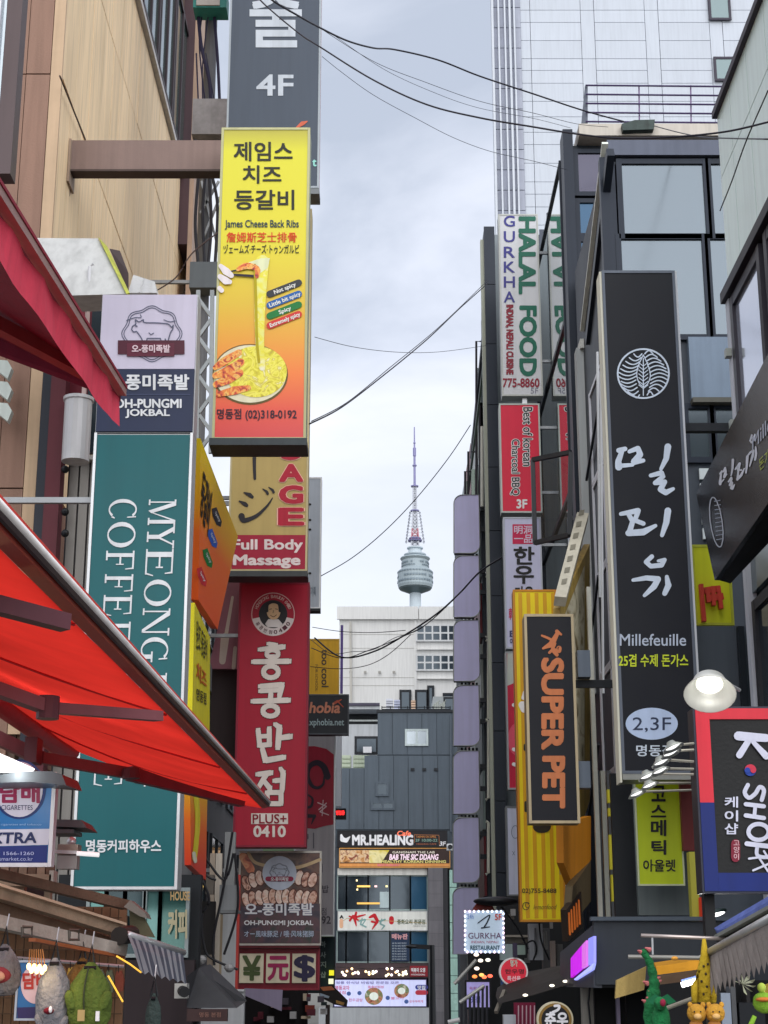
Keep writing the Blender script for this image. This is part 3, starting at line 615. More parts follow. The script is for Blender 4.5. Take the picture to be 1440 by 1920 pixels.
# white canopy box
cp = thing('white_canopy', 'weathered white metal canopy box with a yellow edge above the teal coffee sign', 'canopy', AT(150, 555, 17.5))
q = [AT(40, 446, 17.6), AT(183, 447, 17.6), AT(241, 551, 17.0), AT(60, 556, 17.0)]
obj('shell', MB().prism([q[0], q[1], q[2], q[3]], Vector((0, .7, .1))), M('c2c3c2', .6, streak=True, scale=.9, var=.16), cp)
pl = tri((183, 447, 17.58), (241, 551, 16.98), (252, 548, 17.1)); obj('yellow_edge', MB().prism([AT(184, 444, 17.55), AT(201, 462, 17.6), AT(243, 549, 17.0), AT(237, 551, 16.95)], Vector((0, .12, 0))), M('b9bd4e', .5, var=.25, scale=6), cp)
obj('crumpled_sheet', MB().prism([AT(205, 466, 17.9), AT(225, 470, 17.9), AT(240, 510, 17.7), AT(240, 545, 17.6)], Vector((0, .05, 0))), M('3d2e30'), cp)
obj('conduit', MB().tube([AT(175, 495, 17.2), AT(168, 500, 17.2), AT(166, 556, 17.1)], .02, 6), M('d4d4d8', .4), cp)
solo('plastic_cover', MB().prism([AT(250, 515, 17.7), AT(290, 528, 17.7), AT(294, 549, 17.7), AT(240, 549, 17.7)], Vector((0, .3, 0))).tube([AT(270, 522, 17.6), AT(262, 549, 17.6)], .012), M('d5d6da', .5, bump=.3), 'white crumpled cover lying on top of the pig logo sign', 'cover')

# ------------------------------------------------------------------ upper maroon awning
ua = thing('maroon_awning', 'deep red folding awning with a hanging valance, higher of the two at left', 'awning', (-2.6, 7, 5.4))
uf = M('7a2840', .75, bump=.2, scale=3); uv = M('e84a62', .7, bump=.15, scale=4)
A1 = AT(226, 742, 9.1)      # front tube
W0, W1 = Vector((-4.3, 5.0, 6.75)), Vector((-4.3, 9.1, 7.1))
A0 = Vector((A1.x, 5.0, 5.36))
obj('fabric', MB().prism([A0, A1, W1, W0], Vector((0, 0, .012))), uf, ua)
obj('front_tube', MB().bar(A0 + Vector((.01, 0, .02)), A1 + Vector((.01, 0, .02)), .05, .042), M('a8857e', .45, .2), ua)
obj('top_trim', MB().bar(A0 + Vector((.025, 0, .052)), A1 + Vector((.025, 0, .052)), .03, .018), M('8f2438', .6), ua)
vb = []; nseg = 26
for i in range(nseg+1):
    s = i/nseg; p = A0.lerp(A1, s); vb += [p + Vector((-.01+.012*math.sin(i*1.7), 0, -.01)), p + Vector((-.02+.008*math.sin(i*1.1), 0, -.2 + .006*math.sin(i*1.3)))]
vb[-1] = A1 + Vector((-.0, .02, -.19))
mbv = MB(); mbv.add(vb, [(2*i, 2*i+1, 2*i+3, 2*i+2) for i in range(nseg)]); obj('valance', mbv, uv, ua)
obj('end_flap', MB().prism([A1, A1 + Vector((0, .01, -.03)), W1 + Vector((0, 0, -.3)), W1], Vector((0, .008, 0))), uf, ua)
obj('arm', MB().bar(AT(-40, 590, 8.2), AT(165, 700, 8.8), .07, .08), M('8b4a4c', .5, .1), ua)
# ------------------------------------------------------------------ lower red awning
la = thing('red_awning', 'bright red retractable awning with silver front bar, lower of the two at left', 'awning', (-2, 9, 3.7))
rf = M('e01e26', .65, bump=.12, scale=2.5, var=.14); rfm = rf
bt = rfm.node_tree.nodes['Principled BSDF']; bt.inputs['Transmission Weight'].default_value = 0
# cloth lets daylight through: mix of diffuse and translucent
def cloth(hexc, tr=.5):
    m = bpy.data.materials.new('awning_cloth'); m.use_nodes = True; t = m.node_tree; t.nodes.clear(); L = t.links.new
    o = t.nodes.new('ShaderNodeOutputMaterial'); d = t.nodes.new('ShaderNodeBsdfDiffuse'); s = t.nodes.new('ShaderNodeBsdfTranslucent'); mx = t.nodes.new('ShaderNodeMixShader')
    g = t.nodes.new('ShaderNodeNewGeometry'); n = t.nodes.new('ShaderNodeTexNoise'); n.inputs['Scale'].default_value = 1.4; n.inputs['Detail'].default_value = 5; L(g.outputs['Position'], n.inputs[0])
    r = t.nodes.new('ShaderNodeMapRange'); r.inputs[3].default_value = .5; r.inputs[4].default_value = 1.3; L(n.outputs[0], r.inputs[0])  # uneven light over the cloth put into its colour as noise
    v = t.nodes.new('ShaderNodeVectorMath'); v.operation = 'SCALE'; v.inputs[0].default_value = lin(hexc)[:3]; L(r.outputs[0], v.inputs['Scale'])
    for q in (d, s): L(v.outputs[0], q.inputs[0])
    mx.inputs[0].default_value = tr; L(d.outputs[0], mx.inputs[1]); L(s.outputs[0], mx.inputs[2]); L(mx.outputs[0], o.inputs[0]); return m
cl = cloth('f03a30', .58)
P1 = AT(492, 1516, 13.8); P0 = Vector((P1.x - .02, 3.2, P1.z - .1)); P0 = AT(-80, 950, 3.75); P0 = P1 + (P0 - P1) * 1.06
Q1 = AT(128, 1402, 13.8); Q0 = Vector((Q1.x, 3.75, Q1.z))
cs = []; NA, NB_ = 48, 16
for i in range(NA+1):
    for j in range(NB_+1):
        s, v = i/NA, j/NB_; p = (P0.lerp(P1, s)).lerp(Q0.lerp(Q1, s), v); cs.append(p + Vector((0, 0, -.05*math.sin(math.pi*v)*(1+.4*math.sin(s*9)) + (.012*math.sin(s*41+v*5)*math.sin(math.pi*v)) + random.uniform(-.0015, .0015))))
obj('fabric', MB().add(cs, [(i*(NB_+1)+j, (i+1)*(NB_+1)+j, (i+1)*(NB_+1)+j+1, i*(NB_+1)+j+1) for i in range(NA) for j in range(NB_)]), cl, la, True)
for k in (.2, .42, .66, .85): obj('seam', MB().tube([(P0.lerp(P1, k)).lerp(Q0.lerp(Q1, k), v/8) + Vector((0, 0, -.05*math.sin(math.pi*v/8)*(1+.4*math.sin(k*9)) - .006)) for v in range(9)], .006, 4), M('b81820'), la)
def off(p, x, z): return p + Vector((x, 0, z))
obj('front_bar', MB().prism([off(P0, .0, .0), off(P0, .042, .008), off(P0, .052, .036), off(P0, .012, .042)], P1 - P0), M('b4402e', .35, .35, var=.05), la)
obj('bar_groove', MB().prism([off(P0, .054, .016), off(P0, .062, .02), off(P0, .062, .038), off(P0, .054, .038)], P1 - P0), M('2c1c1e', .4), la)
obj('chrome_highlight', MB().tube([off(P0, .062, .05), off(P1, .062, .05)], .012, 8), M('f2eeee', .3, .4), la, True)  # near-white chrome strip, bright highlight of the bar painted into its colour
obj('red_lip', MB().bar(off(P0, .052, .067), off(P1, .052, .067), .03, .009), M('d8443c', .5), la)
obj('roller_tube', MB().tube([Q0, Q1 + Vector((0, .02, -.02))], .1, 14), M('b8202a', .5, bump=.1), la, True)
arm = M('7d4a50', .5, .15); armd = M('5a323a', .5, .15)
def fold(a, b, c, w=.07, h=.1, m1=arm):
    obj('arm', MB().bar(a, b, w, h), m1, la); obj('forearm', MB().bar(b, c, w*.85, h*.85), m1, la); obj('elbow', MB().tube([Vector(b) + Vector((0,0,-.045)), Vector(b) + Vector((0,0,.045))], .045, 10), armd, la)
obj('arm', MB().bar(AT(-60, 1120, 4.5), AT(124, 1168, 4.75), .05, .05), armd, la)
fold(AT(-40, 1280, 6.1), AT(90, 1327, 6.3), AT(298, 1343, 6.85), .06, .05)
fold(AT(-30, 1372, 12), AT(72, 1420, 12.2), AT(242, 1450, 12.6), .08, .1)
obj('forearm', MB().bar(AT(242, 1450, 12.6), AT(455, 1500, 13.3), .08, .11), M('74343f', .5, .15), la); obj('elbow', MB().tube([AT(246, 1441, 12.5), AT(246, 1460, 12.5)], .07, 10), armd, la)
obj('bracket', MB().box(AT(52, 1395, 12).x, AT(75, 1395, 12).x, 11.9, 12.1, AT(60, 1432, 12).z, AT(60, 1385, 12).z), armd, la)

# ------------------------------------------------------------------ tall signs of the left side
# teal coffee house sign with the pig logo box on top of one pole
X0, X1, Z0, Z1 = rectY(162, 552, 352, 1668, 16.)
zA, zB = AT(280, 693, 16).z, AT(280, 811, 16).z
cs_ = thing('coffee_house_sign', 'tall teal vertical sign reading MYEONGDONG COFFEE HOUSE, left side of the street', 'sign', ((X0+X1)/2, 16.1, Z0))
f = FY(16.)
teal = M('09595f', .42, var=.05)
obj('housing', MB().box(X0, X1, 16.02, 16.3, Z0, zB-.01), M('b7babd', .45, .3, streak=True), cs_); obj('face_panel', MB().box(X0+.03, X1-.03, 15.985, 16.019, Z0+.03, zB-.03), teal, cs_)
mb = MB().box(X0, X0+.028, 15.975, 16.019, Z0, zB-.01).box(X1-.028, X1, 15.975, 16.019, Z0, zB-.01).box(X0+.029, X1-.029, 15.977, 16.018, Z0, Z0+.028); obj('frame', mb, SILV, cs_)
f2 = FY(15.985); TL = M('d6dadf', .5)
def xr(y): return (279.5 + (y-938)*-.0545, 331 + (y-938)*-.0545)
def xl(y): return (205 + (y-936)*-.0545, 258 + (y-936)*-.0545)
serif('MYEONGDONG', cs_, f2, xr, [(937,985),(984,1029),(1030,1083),(1087,1137),(1141,1192),(1195,1243),(1262,1310),(1315,1365),(1370,1420),(1426,1476)], TL)
serif('COFFEEHOUSE', cs_, f2, xl, [(936,976),(979,1027),(1033,1072),(1077,1113),(1116,1157),(1166,1206),(1232,1276),(1282,1328),(1334,1380),(1388,1428),(1434,1476)], TL)
text('명동커피하우스', cs_, f2, (162, 1575, 302, 1598), TL, .03)
r_ = thing('pig_logo_sign', 'lilac and navy sign box with pig logo, on top of the teal sign', 'sign', ((X0+X1)/2, 16.1, zB))
obj('housing', MB().box(X0, X1, 16.02, 16.3, zB, Z1), M('b7babd', .45, .3), r_); obj('lilac_panel', MB().box(X0+.01, X1-.01, 15.985, 16.019, zA+.003, Z1-.01), M('c3bed2', .45, var=.05), r_)
obj('navy_panel', MB().box(X0+.01, X1-.01, 15.987, 16.019, zB+.01, zA), M('1e2947', .45, var=.05), r_)
gry = M('565b73', .5); bur = M('5e2035', .5)
def pig(par, pl, cx, cy, s, lw):
    T = lambda pts: [(cx + x*s, cy + y*s) for x, y in pts]
    ring_ = [(cx + s*(50 + 2.6*math.cos(8*t))*math.cos(t), cy + s*(46 + 2.6*math.cos(8*t))*math.sin(t)) for t in [2*math.pi*k/64 for k in range(65)]]
    ring2 = [(cx + s*(54 + 2.6*math.cos(8*t))*math.cos(t), cy + s*(50 + 2.6*math.cos(8*t))*math.sin(t)) for t in [2*math.pi*k/64 for k in range(65)]]
    body = curve(T([(-38,-8),(-36,-14),(-30,-18),(-31,-26),(-24,-22),(-16,-26),(-14,-21),(10,-20),(30,-18),(37,-12),(40,-16),(39,-8),(36,-4),(33,4),(29,20)]), 4)
    bel = curve(T([(-38,-8),(-34,-3),(-29,-4),(-24,2),(-19,10),(-16,20)]), 4)
    strokes('logo_ring', par, pl, [(ring_, lw*.8), (ring2, lw*.8)], gry, 1)
    strokes('pig_drawing', par, pl, [(body, lw), (bel, lw), (T([(-16,20),(-11,20),(-9,9),(16,9),(19,20),(24,20),(25,10),(29,20)]), lw), (T([(-30,-14),(-28,-14)]), lw*1.3), (curve(T([(-48,-24),(-32,-30),(-20,-30),(-22,-36)]), 3), lw*.8), (curve(T([(22,-26),(34,-22),(44,-24)]), 3), lw*.8), (T([(-6,-2),(-2,2),(4,-1)]), lw*.8)], gry, 2)
pig(r_, FY(15.985), 285, 626, 1.0, 2.0)
def pq(pl, pts, m_, lvl, nm='ribbon'): return shape(nm, r_, pl, pts, m_, lvl)
pq(FY(15.985), [(221,638),(346,638),(346,664),(221,664)], M('4e1c2e'), 3); pq(FY(15.985), [(238,643),(327,643),(327,668),(238,668)], bur, 4)
text('오-풍미족발', r_, FY(15.985), (248, 648, 319, 662), M('d9c3cc'), .04, lvl=5)
f3 = FY(15.987)
text('오-풍미족발', r_, f3, (196, 703, 354, 731), TL, .035); text('OH-PUNGMI', r_, f3, (216, 749, 340, 765), TL, .035); text('JOKBAL', r_, f3, (236, 768, 318, 784), TL, .035)
strokes('rule', r_, f3, [([(208, 740), (357, 740)], 1)], M('4a5474'))
for z in (.85,):
    zz = Z0 + (zB-Z0)*z; obj('bracket', MB().box(XW, X0-.01, 16.12, 16.18, zz-.03, zz+.03), STEEL, cs_)
lc = MB()
ya = 17.5
for k in range(8): lc.bar(AT(372+ (k%2)*26, 560+k*36, 22), AT(372+((k+1)%2)*26, 560+(k+1)*36, 22), .05, .05)
for px in (372, 398): lc.bar(AT(px, 545, 22), AT(px-3, 850, 22), .06, .06)
solo('steel_lattice', lc, M('9aa0a4', .4, .5), 'grey steel lattice frame between the pig logo sign and the yellow rib sign', 'frame')

# ---- yellow rib restaurant sign
r_, f, (X0, X1, Z0, Z1) = signbox('cheese_ribs_sign', 'large yellow to red vertical sign for cheese back ribs, hung from the brown beam', 407, 240, 577, 824, 19.5, .42,
    ramp_mat('rib_sign_print', [(0, 'cf3a3c'), (.08, 'dd4630'), (.2, 'ec7a26'), (.3, 'e39a20'), (.42, 'd8b41c'), (.6, 'd9cc10'), (.92, 'd3ce10'), (1, 'a9a12c')], AT(480, 820, 19.5).z, AT(480, 240, 19.5).z), M('9aa08a', .5), M('b9b88a', .45))
dk = M('27281e', .5)
text('제임스', r_, f, (439, 267, 548, 302), dk, .025); text('치즈', r_, f, (456, 311, 527, 344), dk, .025); text('등갈비', r_, f, (440, 357, 551, 393), dk, .025)
text('James Cheese Back Ribs', r_, f, (422, 413, 560, 431), M('1d3a4a'), .02); text('詹姆斯芝士排骨', r_, f, (425, 436, 556, 455), M('d8441c'), .015); text('ヅェームズ·チーズ·トゥンガルビ', r_, f, (419, 459, 561, 476), M('33331c'), .02)
text('명동점 (02)318-0192', r_, f, (407, 767, 556, 789), M('3c2030'), .025)
obj('bottom_lip', MB().box(X0-.03, X1+.02, 19.42, 19.92, Z0-.1, Z0-.005), M('3c4246', .5, .3), r_)
rib = food('rib_print', ['7a1f14', 'c8401c', 'e88a2a', 'f0c060', 'a8301a'], 7, 2.2); chz = food('cheese_print', ['b9a510', 'd9cf12', 'efe75a', 'c9b80e', 'f3efb8'], 6, 2.0)
shape('bowl_print', r_, f, ell(469, 702, 71, 57, 40), M('6d5a2e'), 1); shape('bowl_rim_print', r_, f, ell(469, 701, 68, 54, 40), M('e6e0c0'), 2); shape('cheese_print', r_, f, ell(480, 697, 58, 48, 36), chz, 3)
strokes('ribs_print', r_, f, [([(404, 690), (418, 680), (448, 662)], [10, 16, 12]), ([(404, 705), (425, 698), (452, 680)], [12, 18, 14]), ([(405, 722), (428, 712), (450, 700)], [12, 18, 14]), ([(410, 740), (440, 733), (466, 728)], [10, 16, 10])], rib, 4)
strokes('cheese_pull_print', r_, f, [(curve([(492, 492), (489, 540), (487, 600), (488, 660), (492, 690)]), wline(26, 12, 25))], food('cheese_pull', ['dfe08a', 'e4da10', 'f0eccc'], 5), 4)
strokes('cheese_pull_shade', r_, f, [(curve([(478, 498), (480, 560), (482, 640), (486, 680)]), wline(5, 5, 19))], M('b9a80c'), 5)
shape('melt_print', r_, f, [(466, 492), (490, 484), (506, 484), (502, 502), (488, 512), (476, 500)], M('dfe3b8'), 5)
strokes('tongs_print', r_, f, [([(434, 516), (478, 519)], [4, 5]), ([(434, 510), (462, 504)], [3, 3])], M('2a2230'), 5); strokes('rib_on_tongs_print', r_, f, [(curve([(446, 507), (462, 500), (482, 505), (482, 520)]), [6, 8, 9, 10, 11, 12, 12, 12, 12, 11, 11, 10, 10, 10, 10, 9, 9, 8, 7])], rib, 6)
strokes('hand_print', r_, f, [([(414, 500), (424, 510), (434, 518)], [8, 14, 10]), ([(413, 520), (424, 528), (431, 530)], [10, 14, 9]), ([(412, 542), (416, 546)], [9, 9])], M('e8dfe2'), 6)
for (tx_, cc), y in zip((('Not spicy', '3a3c40'), ('Little bit spicy', '2a62a8'), ('Spicy', '1d7a3a'), ('Extremely spicy', 'cf3a34')), (542, 563, 583, 601)):
    strokes('spice_tag', r_, f, [([(506, y+10), (560, y-11)], 13)], M(cc), 3)
    w = {9: 20, 16: 29, 5: 11, 15: 28}[len(tx_)]; cx = 533
    text(tx_, r_, f, [(cx-w, y-4+w*.39), (cx+w, y-4-w*.39), (cx+w+3, y+5-w*.39), (cx-w+3, y+5+w*.39)], M('e6e6e0'), .03, lvl=4)

# ---- dark 4F sign behind
r_, f, (X0, X1, Z0, Z1) = signbox('fourth_floor_sign', 'tall slate blue sign reading 4F, cut off by the top edge, behind the yellow sign', 432, -340, 602, 352, 24, .35, M('46505f', .5, var=.06, streak=True), M('c9b9c0', .5), M('8f979f', .4, .3))
text('출', r_, f, (470, -34, 564, 87), M('bfc8d4'), .025); text('4F', r_, f, (482, 141, 549, 179), M('bfc8d4'), .025)
text('대', r_, f, (470, -170, 564, -60), M('bfc8d4'), .035); text('t', r_, f, (586, 300, 593, 312), M('8fd0c8'), .03)
strokes('orange_mark', r_, f, [([(556, 240), (567, 232), (576, 228)], [3, 8, 2])], M('d0654a'))
obj('lower_box', MB().box(X0+.1, X1+.01, 24.0, 24.4, Z0-.11, Z0-.006), M('6f7478', .5, .3), r_)
# ---- gold massage sign
r_, f, (X0, X1, Z0, Z1) = signbox('massage_sign', 'gold and crimson vertical sign reading Full Body Massage, below the yellow sign', 436, 392, 580, 1071, 26, .4, M('b9a368', .5, var=.05), M('a99c78', .5), M('c4b78e', .45), arms=XW)
cri = M('a3203c', .45, var=.05); pk = M('f0c0ae')
shape('crimson_panel', r_, f, [(436, 1003), (576, 1003), (575, 1067), (434, 1067)], cri, 1)
for ch, y0, y1 in (('S', 830, 861), ('A', 872, 902), ('G', 912, 943), ('E', 954, 984), ('S', 760, 800), ('A', 700, 740), ('M', 640, 680)):
    text(ch, r_, f, (531 if ch == 'S' else 526, y0, 561 if ch == 'S' else 566, y1), M('b3213a'), .05, out=pk, outw=.025)
strokes('brush_kana', r_, f, [(curve([(484, 838), (478, 842), (477, 870), (478, 898)]), wline(9, 5, 19)), ([(458, 924), (468, 928), (473, 932)], [3, 8, 6]), ([(449, 940), (459, 945), (463, 948)], [3, 8, 6]), (curve([(453, 968), (458, 976), (480, 968), (500, 950), (511, 934)]), wline(12, 2, 25)), ([(493, 917), (500, 922), (502, 926)], [2, 5, 5]), ([(504, 914), (511, 919), (513, 923)], [2, 5, 5])], M('2b2930'))
text('Full Body', r_, f, (437, 1012, 567, 1036), M('e8d9da'), .03); text('Massage', r_, f, (438, 1041, 562, 1065), M('e8d9da'), .04)
obj('bottom_lip', MB().box(X0-.02, X1+.01, 25.95, 26.4, Z0-.1, Z0-.005), M('45484a', .5, .3), r_)
# ---- crimson Chinese restaurant sign
r_, f, (X0, X1, Z0, Z1) = signbox('crimson_noodle_sign', 'crimson vertical sign with white brush Hangul and a round chef face emblem', 443, 1092, 577, 1588, 27, .42, M('a81632', .45, var=.05), M('8a1a30', .5), M('8a2238', .5), arms=XW)
WC = M('e6dcd6', .5)
# emblem: plain generic cook's face in a ring
strokes('emblem_ring', r_, f, [(ell(512, 1152, 40, n=40) + [(552, 1152)], 1.6)], M('d9b0b0'), 1)
shape('emblem_disc', r_, f, ell(512, 1152, 27, n=28), M('2c2a30'), 1)
shape('ribbon_print', r_, f, ell(512, 1152, 40, n=18, a0=12, a1=168) + ell(512, 1152, 26, n=18, a0=12, a1=168)[::-1], M('e3d8d8'), 2)
shape('cook_face', r_, f, ell(513, 1146, 13, 16, 24), M('d9b48e'), 3); strokes('cook_hair', r_, f, [(curve([(501, 1146), (502, 1134), (512, 1129), (523, 1133), (525, 1146)]), 5)], M('26242a'), 4)
shape('white_coat', r_, f, [(497, 1170), (503, 1161), (522, 1161), (530, 1170), (524, 1176), (502, 1176)], M('ddd6d6'), 3)
strokes('face_lines', r_, f, [([(505, 1143), (510, 1142)], 1.3), ([(516, 1142), (521, 1143)], 1.3), ([(513, 1145), (512, 1150)], 1), (curve([(507, 1154), (513, 1157), (519, 1153)]), 1.2)], M('5a3020'), 5)
for ch, an in zip('HONGKONG BANJUM 0410', range(20)):
    if ch == ' ': continue
    t_ = R(202 + an*7.2); cx, cy = 512+33.5*math.cos(t_), 1152+33.5*math.sin(t_); ux, uy = -math.sin(t_)*2, math.cos(t_)*2; nx, ny = math.cos(t_)*3, math.sin(t_)*3
    text(ch, r_, f, [(cx-ux+nx, cy-uy+ny), (cx+ux+nx, cy+uy+ny), (cx+ux-nx, cy+uy-ny), (cx-ux-nx, cy-uy-ny)], M('d9b0b0'), .02, lvl=2)
for ch, an in zip('홍콩반점0410', range(8)):
    t_ = R(148 - an*16.5); cx, cy = 512+33.5*math.cos(t_), 1152+33.5*math.sin(t_); ux, uy = math.sin(t_)*3.2, -math.cos(t_)*3.2; nx, ny = -math.cos(t_)*3.6, -math.sin(t_)*3.6
    text(ch, r_, f, [(cx-ux+nx, cy-uy+ny), (cx+ux+nx, cy+uy+ny), (cx+ux-nx, cy+uy-ny), (cx-ux-nx, cy-uy-ny)], M('5a2a38'), .02, lvl=3)
def S(*a): return a
hong = [([(503,1207),(517,1210)],[5,7]), ([(487,1218),(531,1213)],[6,8]), (ell(511,1226,11,7,16)+[(522,1226)],6), ([(511,1231),(511,1242)],7), ([(475,1241),(542,1240)],[7,8]), (ell(508,1260,14,11,18)+[(522,1260)],7)]
kong = [([(488,1287),(529,1284),(524,1305)],[7,8,7]), ([(488,1296),(525,1294)],6), ([(508,1300),(507,1314)],7), ([(474,1315),(541,1313)],[7,8]), (ell(507,1333,14,10,18)+[(521,1333)],7)]
ban = [([(484,1369),(487,1397)],7), ([(505,1366),(505,1397)],7), ([(485,1381),(505,1380)],6), ([(486,1398),(506,1396)],7), ([(516,1358),(524,1364),(521,1402)],[6,9,8]), ([(523,1384),(544,1381)],[7,9]), ([(492,1404),(498,1426),(532,1420)],[7,9,8])]
jeom = [([(483,1452),(508,1449)],[7,8]), ([(500,1451),(484,1478)],[8,6]), ([(494,1463),(506,1478)],[6,8]), ([(515,1464),(526,1463)],7), ([(526,1441),(531,1449),(529,1482)],[5,8,7]), ([(501,1486),(501,1507),(527,1507),(527,1486),(501,1486)],7)]
for q, nm in ((hong, 'brush_hangul'), (kong, 'brush_hangul'), (ban, 'brush_hangul'), (jeom, 'brush_hangul')):
    strokes(nm, r_, f, q, M('5c0c1e'), 1, grow=2.6, cap=4); strokes(nm, r_, f, q, WC, 2, grow=1.2, cap=4)
shape('plus_plate_box', r_, f, [(471, 1525), (540, 1525), (540, 1545), (471, 1545)], WC, 2)
text('PLUS+', r_, f, (474, 1527, 537, 1544), M('8c1228'), .02, lvl=3); text('0410', r_, f, (476, 1549, 535, 1569), WC, .035)
# ---- pork sign with food photo and the money exchange box
r_, f, _ = signbox('pork_photo_sign', 'square sign with sliced pork photo and pig badge, under the crimson sign', 447, 1596, 602, 1772, 27.6, .3, M('3a2c30', .45), M('b9b4b0', .5), M('d0cbc4', .5), arms=XW)
plate = food('meat_print', ['5a2418', 'b0705a', 'e0bba8', 'c98f78', '3c1c16'], 4.5, 2.0); darkf = food('dark_food_print', ['2a1a1c', '4a2c2a', '6d4a3a', '2c2632'], 4)
shape('photo_print', r_, f, [(449, 1600), (600, 1600), (599, 1700), (448, 1700)], darkf, 1)
strokes('bowl_print', r_, f, [(curve([(466, 1600), (480, 1618), (520, 1626), (560, 1626), (600, 1612)]), 6)], M('cbb08a'), 2); strokes('kimchi_print', r_, f, [([(456, 1606), (470, 1630)], 16)], food('kimchi', ['8a2a18', 'd8744a', 'e8b080'], 7), 2)
random.seed(7)
rim_ = M('5a2a20'); fatm = food('fat_print', ['d8a890', 'f0dcd0', 'e6bfae', 'b07860'], 6, 1.5)
for k in range(22):
    t_ = (k % 11)/10; row = k//11; cx = 462 + t_*124; cy = (1682 if row else 1664) - 22*math.sin(math.pi*min(1, t_*.9+.15))*(.3 if row else .8) + (8 if row else 0) - (14*t_ if not row else 6*t_)
    shape('slice_rim_print', r_, f, ell(cx, cy, 9.5, 16, 14, tilt=-18+36*t_), rim_, 3+k*.08); shape('slice_print', r_, f, ell(cx, cy, 7.6, 14, 14, tilt=-18+36*t_), fatm if k % 3 else plate, 3.04+k*.08)
shape('lower_print', r_, f, [(448, 1700), (600, 1694), (600, 1768), (448, 1768)], food('dark_lower_print', ['2b2236', '3c2c3c', '56323c', '24302c'], 3), 5.6)
shape('badge', r_, f, ell(524, 1637, 32, n=36), M('c8d0e2'), 7)
class LP_: pass
def fpl(pl, k):
    q = Pl(pl.p + pl.n * LV * k, pl.n); return q
pig(r_, fpl(f, 7), 524, 1636, .33, .9); strokes('ribbon', r_, fpl(f, 7), [([(502, 1648), (546, 1648)], 9)], M('9a2a4c'), 3); text('오-풍미족발', r_, fpl(f, 7), (508, 1645, 541, 1652), WHT, .03, lvl=4)
text('오-풍미족발', r_, fpl(f, 5), (460, 1694, 587, 1716), WHT, .03, out=M('4a5aa0'), outw=.015); text('OH-PUNGMI JOKBAL', r_, fpl(f, 5), (458, 1726, 587, 1737), WHT, .03); text('オー風味豚足 / 哦·风味猪脚', r_, fpl(f, 5), (458, 1745, 588, 1757), M('b9c8e0'), .01)
r_, f, (X0, X1, Z0, Z1) = signbox('money_exchange_sign', 'dark red box sign with yen, yuan and dollar symbols on three cream tiles', 443, 1779, 599, 1856, 27.6, .35, M('7a1a2c', .5), M('6a1826', .5), M('8a2a38', .5), arms=XW)
for a, b in ((449, 494), (499, 543), (548, 592)): obj('cream_tile', MB().box(AT(a, 1815, 27.58).x, AT(b, 1815, 27.58).x, 27.572, 27.598, AT(520, 1843, 27.58).z, AT(520, 1788, 27.58).z), M('ddd3ba', .5), r_)
f5 = FY(27.57); text('¥', r_, f5, (456, 1793, 488, 1837), M('4c5a34'), .03, lvl=1); text('元', r_, f5, (503, 1794, 540, 1837), M('a3265a'), .04, lvl=1); text('$', r_, f5, (553, 1792, 589, 1839), M('2f2a4a'), .03, lvl=1)
obj('top_shade', MB().box(X0, X1, 27.5, 27.9, Z1+.01, Z1+.05), M('5a1420'), r_)
# ---- farther signs of the left side
r_, f, (X0, X1, Z0, Z1) = signbox('grey_blank_sign', 'pale grey back of a tall sign peeping out right of the gold massage sign', 540, 895, 602, 1141, 33, .25, M('a2abb8', .5), M('8f98a4', .5), SILV)
for py in (946, 975, 993, 1075): strokes('fixing', r_, f, [([(580, py), (582, py)], 4)], INK)
text('기획', r_, f, (583, 1100, 592, 1118), M('6a7684'), .02)
obj('base_rail', MB().box(X0, X1, 32.95, 33.25, Z0-.06, Z0-.006), DSTEEL, r_); obj('bracket', MB().box(-4.4, X0, 33.1, 33.16, Z1-.6, Z1-.5), STEEL, r_)
r_, f, _ = signbox('yellow_cosmetics_sign', 'mustard yellow sign reading too cool sideways, beyond the crimson sign', 560, 1198, 636, 1303, 46, .3, M('c8991c', .5, var=.1), M('b9a88a'), M('c8a24a'))
text('too cool', r_, f, (603, 1218, 616, 1288), M('3a342e'), .015, rot=90); text('FOR SCHOOL', r_, f, (591, 1246, 596, 1296), M('6a5628'), .0, rot=90)
solo('violet_lamp_strip', MB().box(AT(638, 1250, 46).x, AT(643, 1250, 46).x, 46, 46.1, AT(640, 1300, 46).z, AT(640, 1172, 46).z), M('5b4a8c', .4), 'thin violet vertical strip beside the mustard yellow sign', 'light strip')
r_, f, _ = signbox('phobia_sign', 'black sign reading xphobia in orange script, under the mustard yellow sign', 540, 1302, 654, 1377, 40, .3, M('23272f', .45), M('3c4046', .5), M('50555c', .5))
text('xphobia', r_, f, (552, 1317, 637, 1343), M('c98268'), .03, shear=.15); text('www.xphobia.net', r_, f, (548, 1348, 645, 1364), M('9fb3b8'), .02); strokes('bird_mark', r_, f, [([(628, 1318), (640, 1312)], [5, 2]), ([(632, 1314), (644, 1326)], [3, 1.5])], M('b0503a'))
r_, f, _ = signbox('round_brush_banner', 'tall grey sign with crimson patch and black brush circle, left of slate building', 552, 1378, 628, 1755, 42, .4, M('a09ba0', .55, streak=True), M('c2c6cc', .5), SILV, arms=-4.4)
shape('crimson_patch', r_, f, [(552, 1400), (590, 1399), (612, 1404), (626, 1415), (625, 1546), (608, 1549), (590, 1554), (552, 1551)], M('971d33', .5), 1)
strokes('brush_circle', r_, f, [(curve([(614, 1456), (607, 1438), (594, 1430), (580, 1438), (577, 1456), (585, 1473), (596, 1477), (606, 1470), (608, 1456)]), wline(13, 3, 49)), (curve([(577, 1490), (586, 1498), (583, 1512), (570, 1514)]), wline(3, 6, 19)), ([(570, 1530), (590, 1530), (584, 1545)], [8, 6, 2])], M('2a1a2c'))
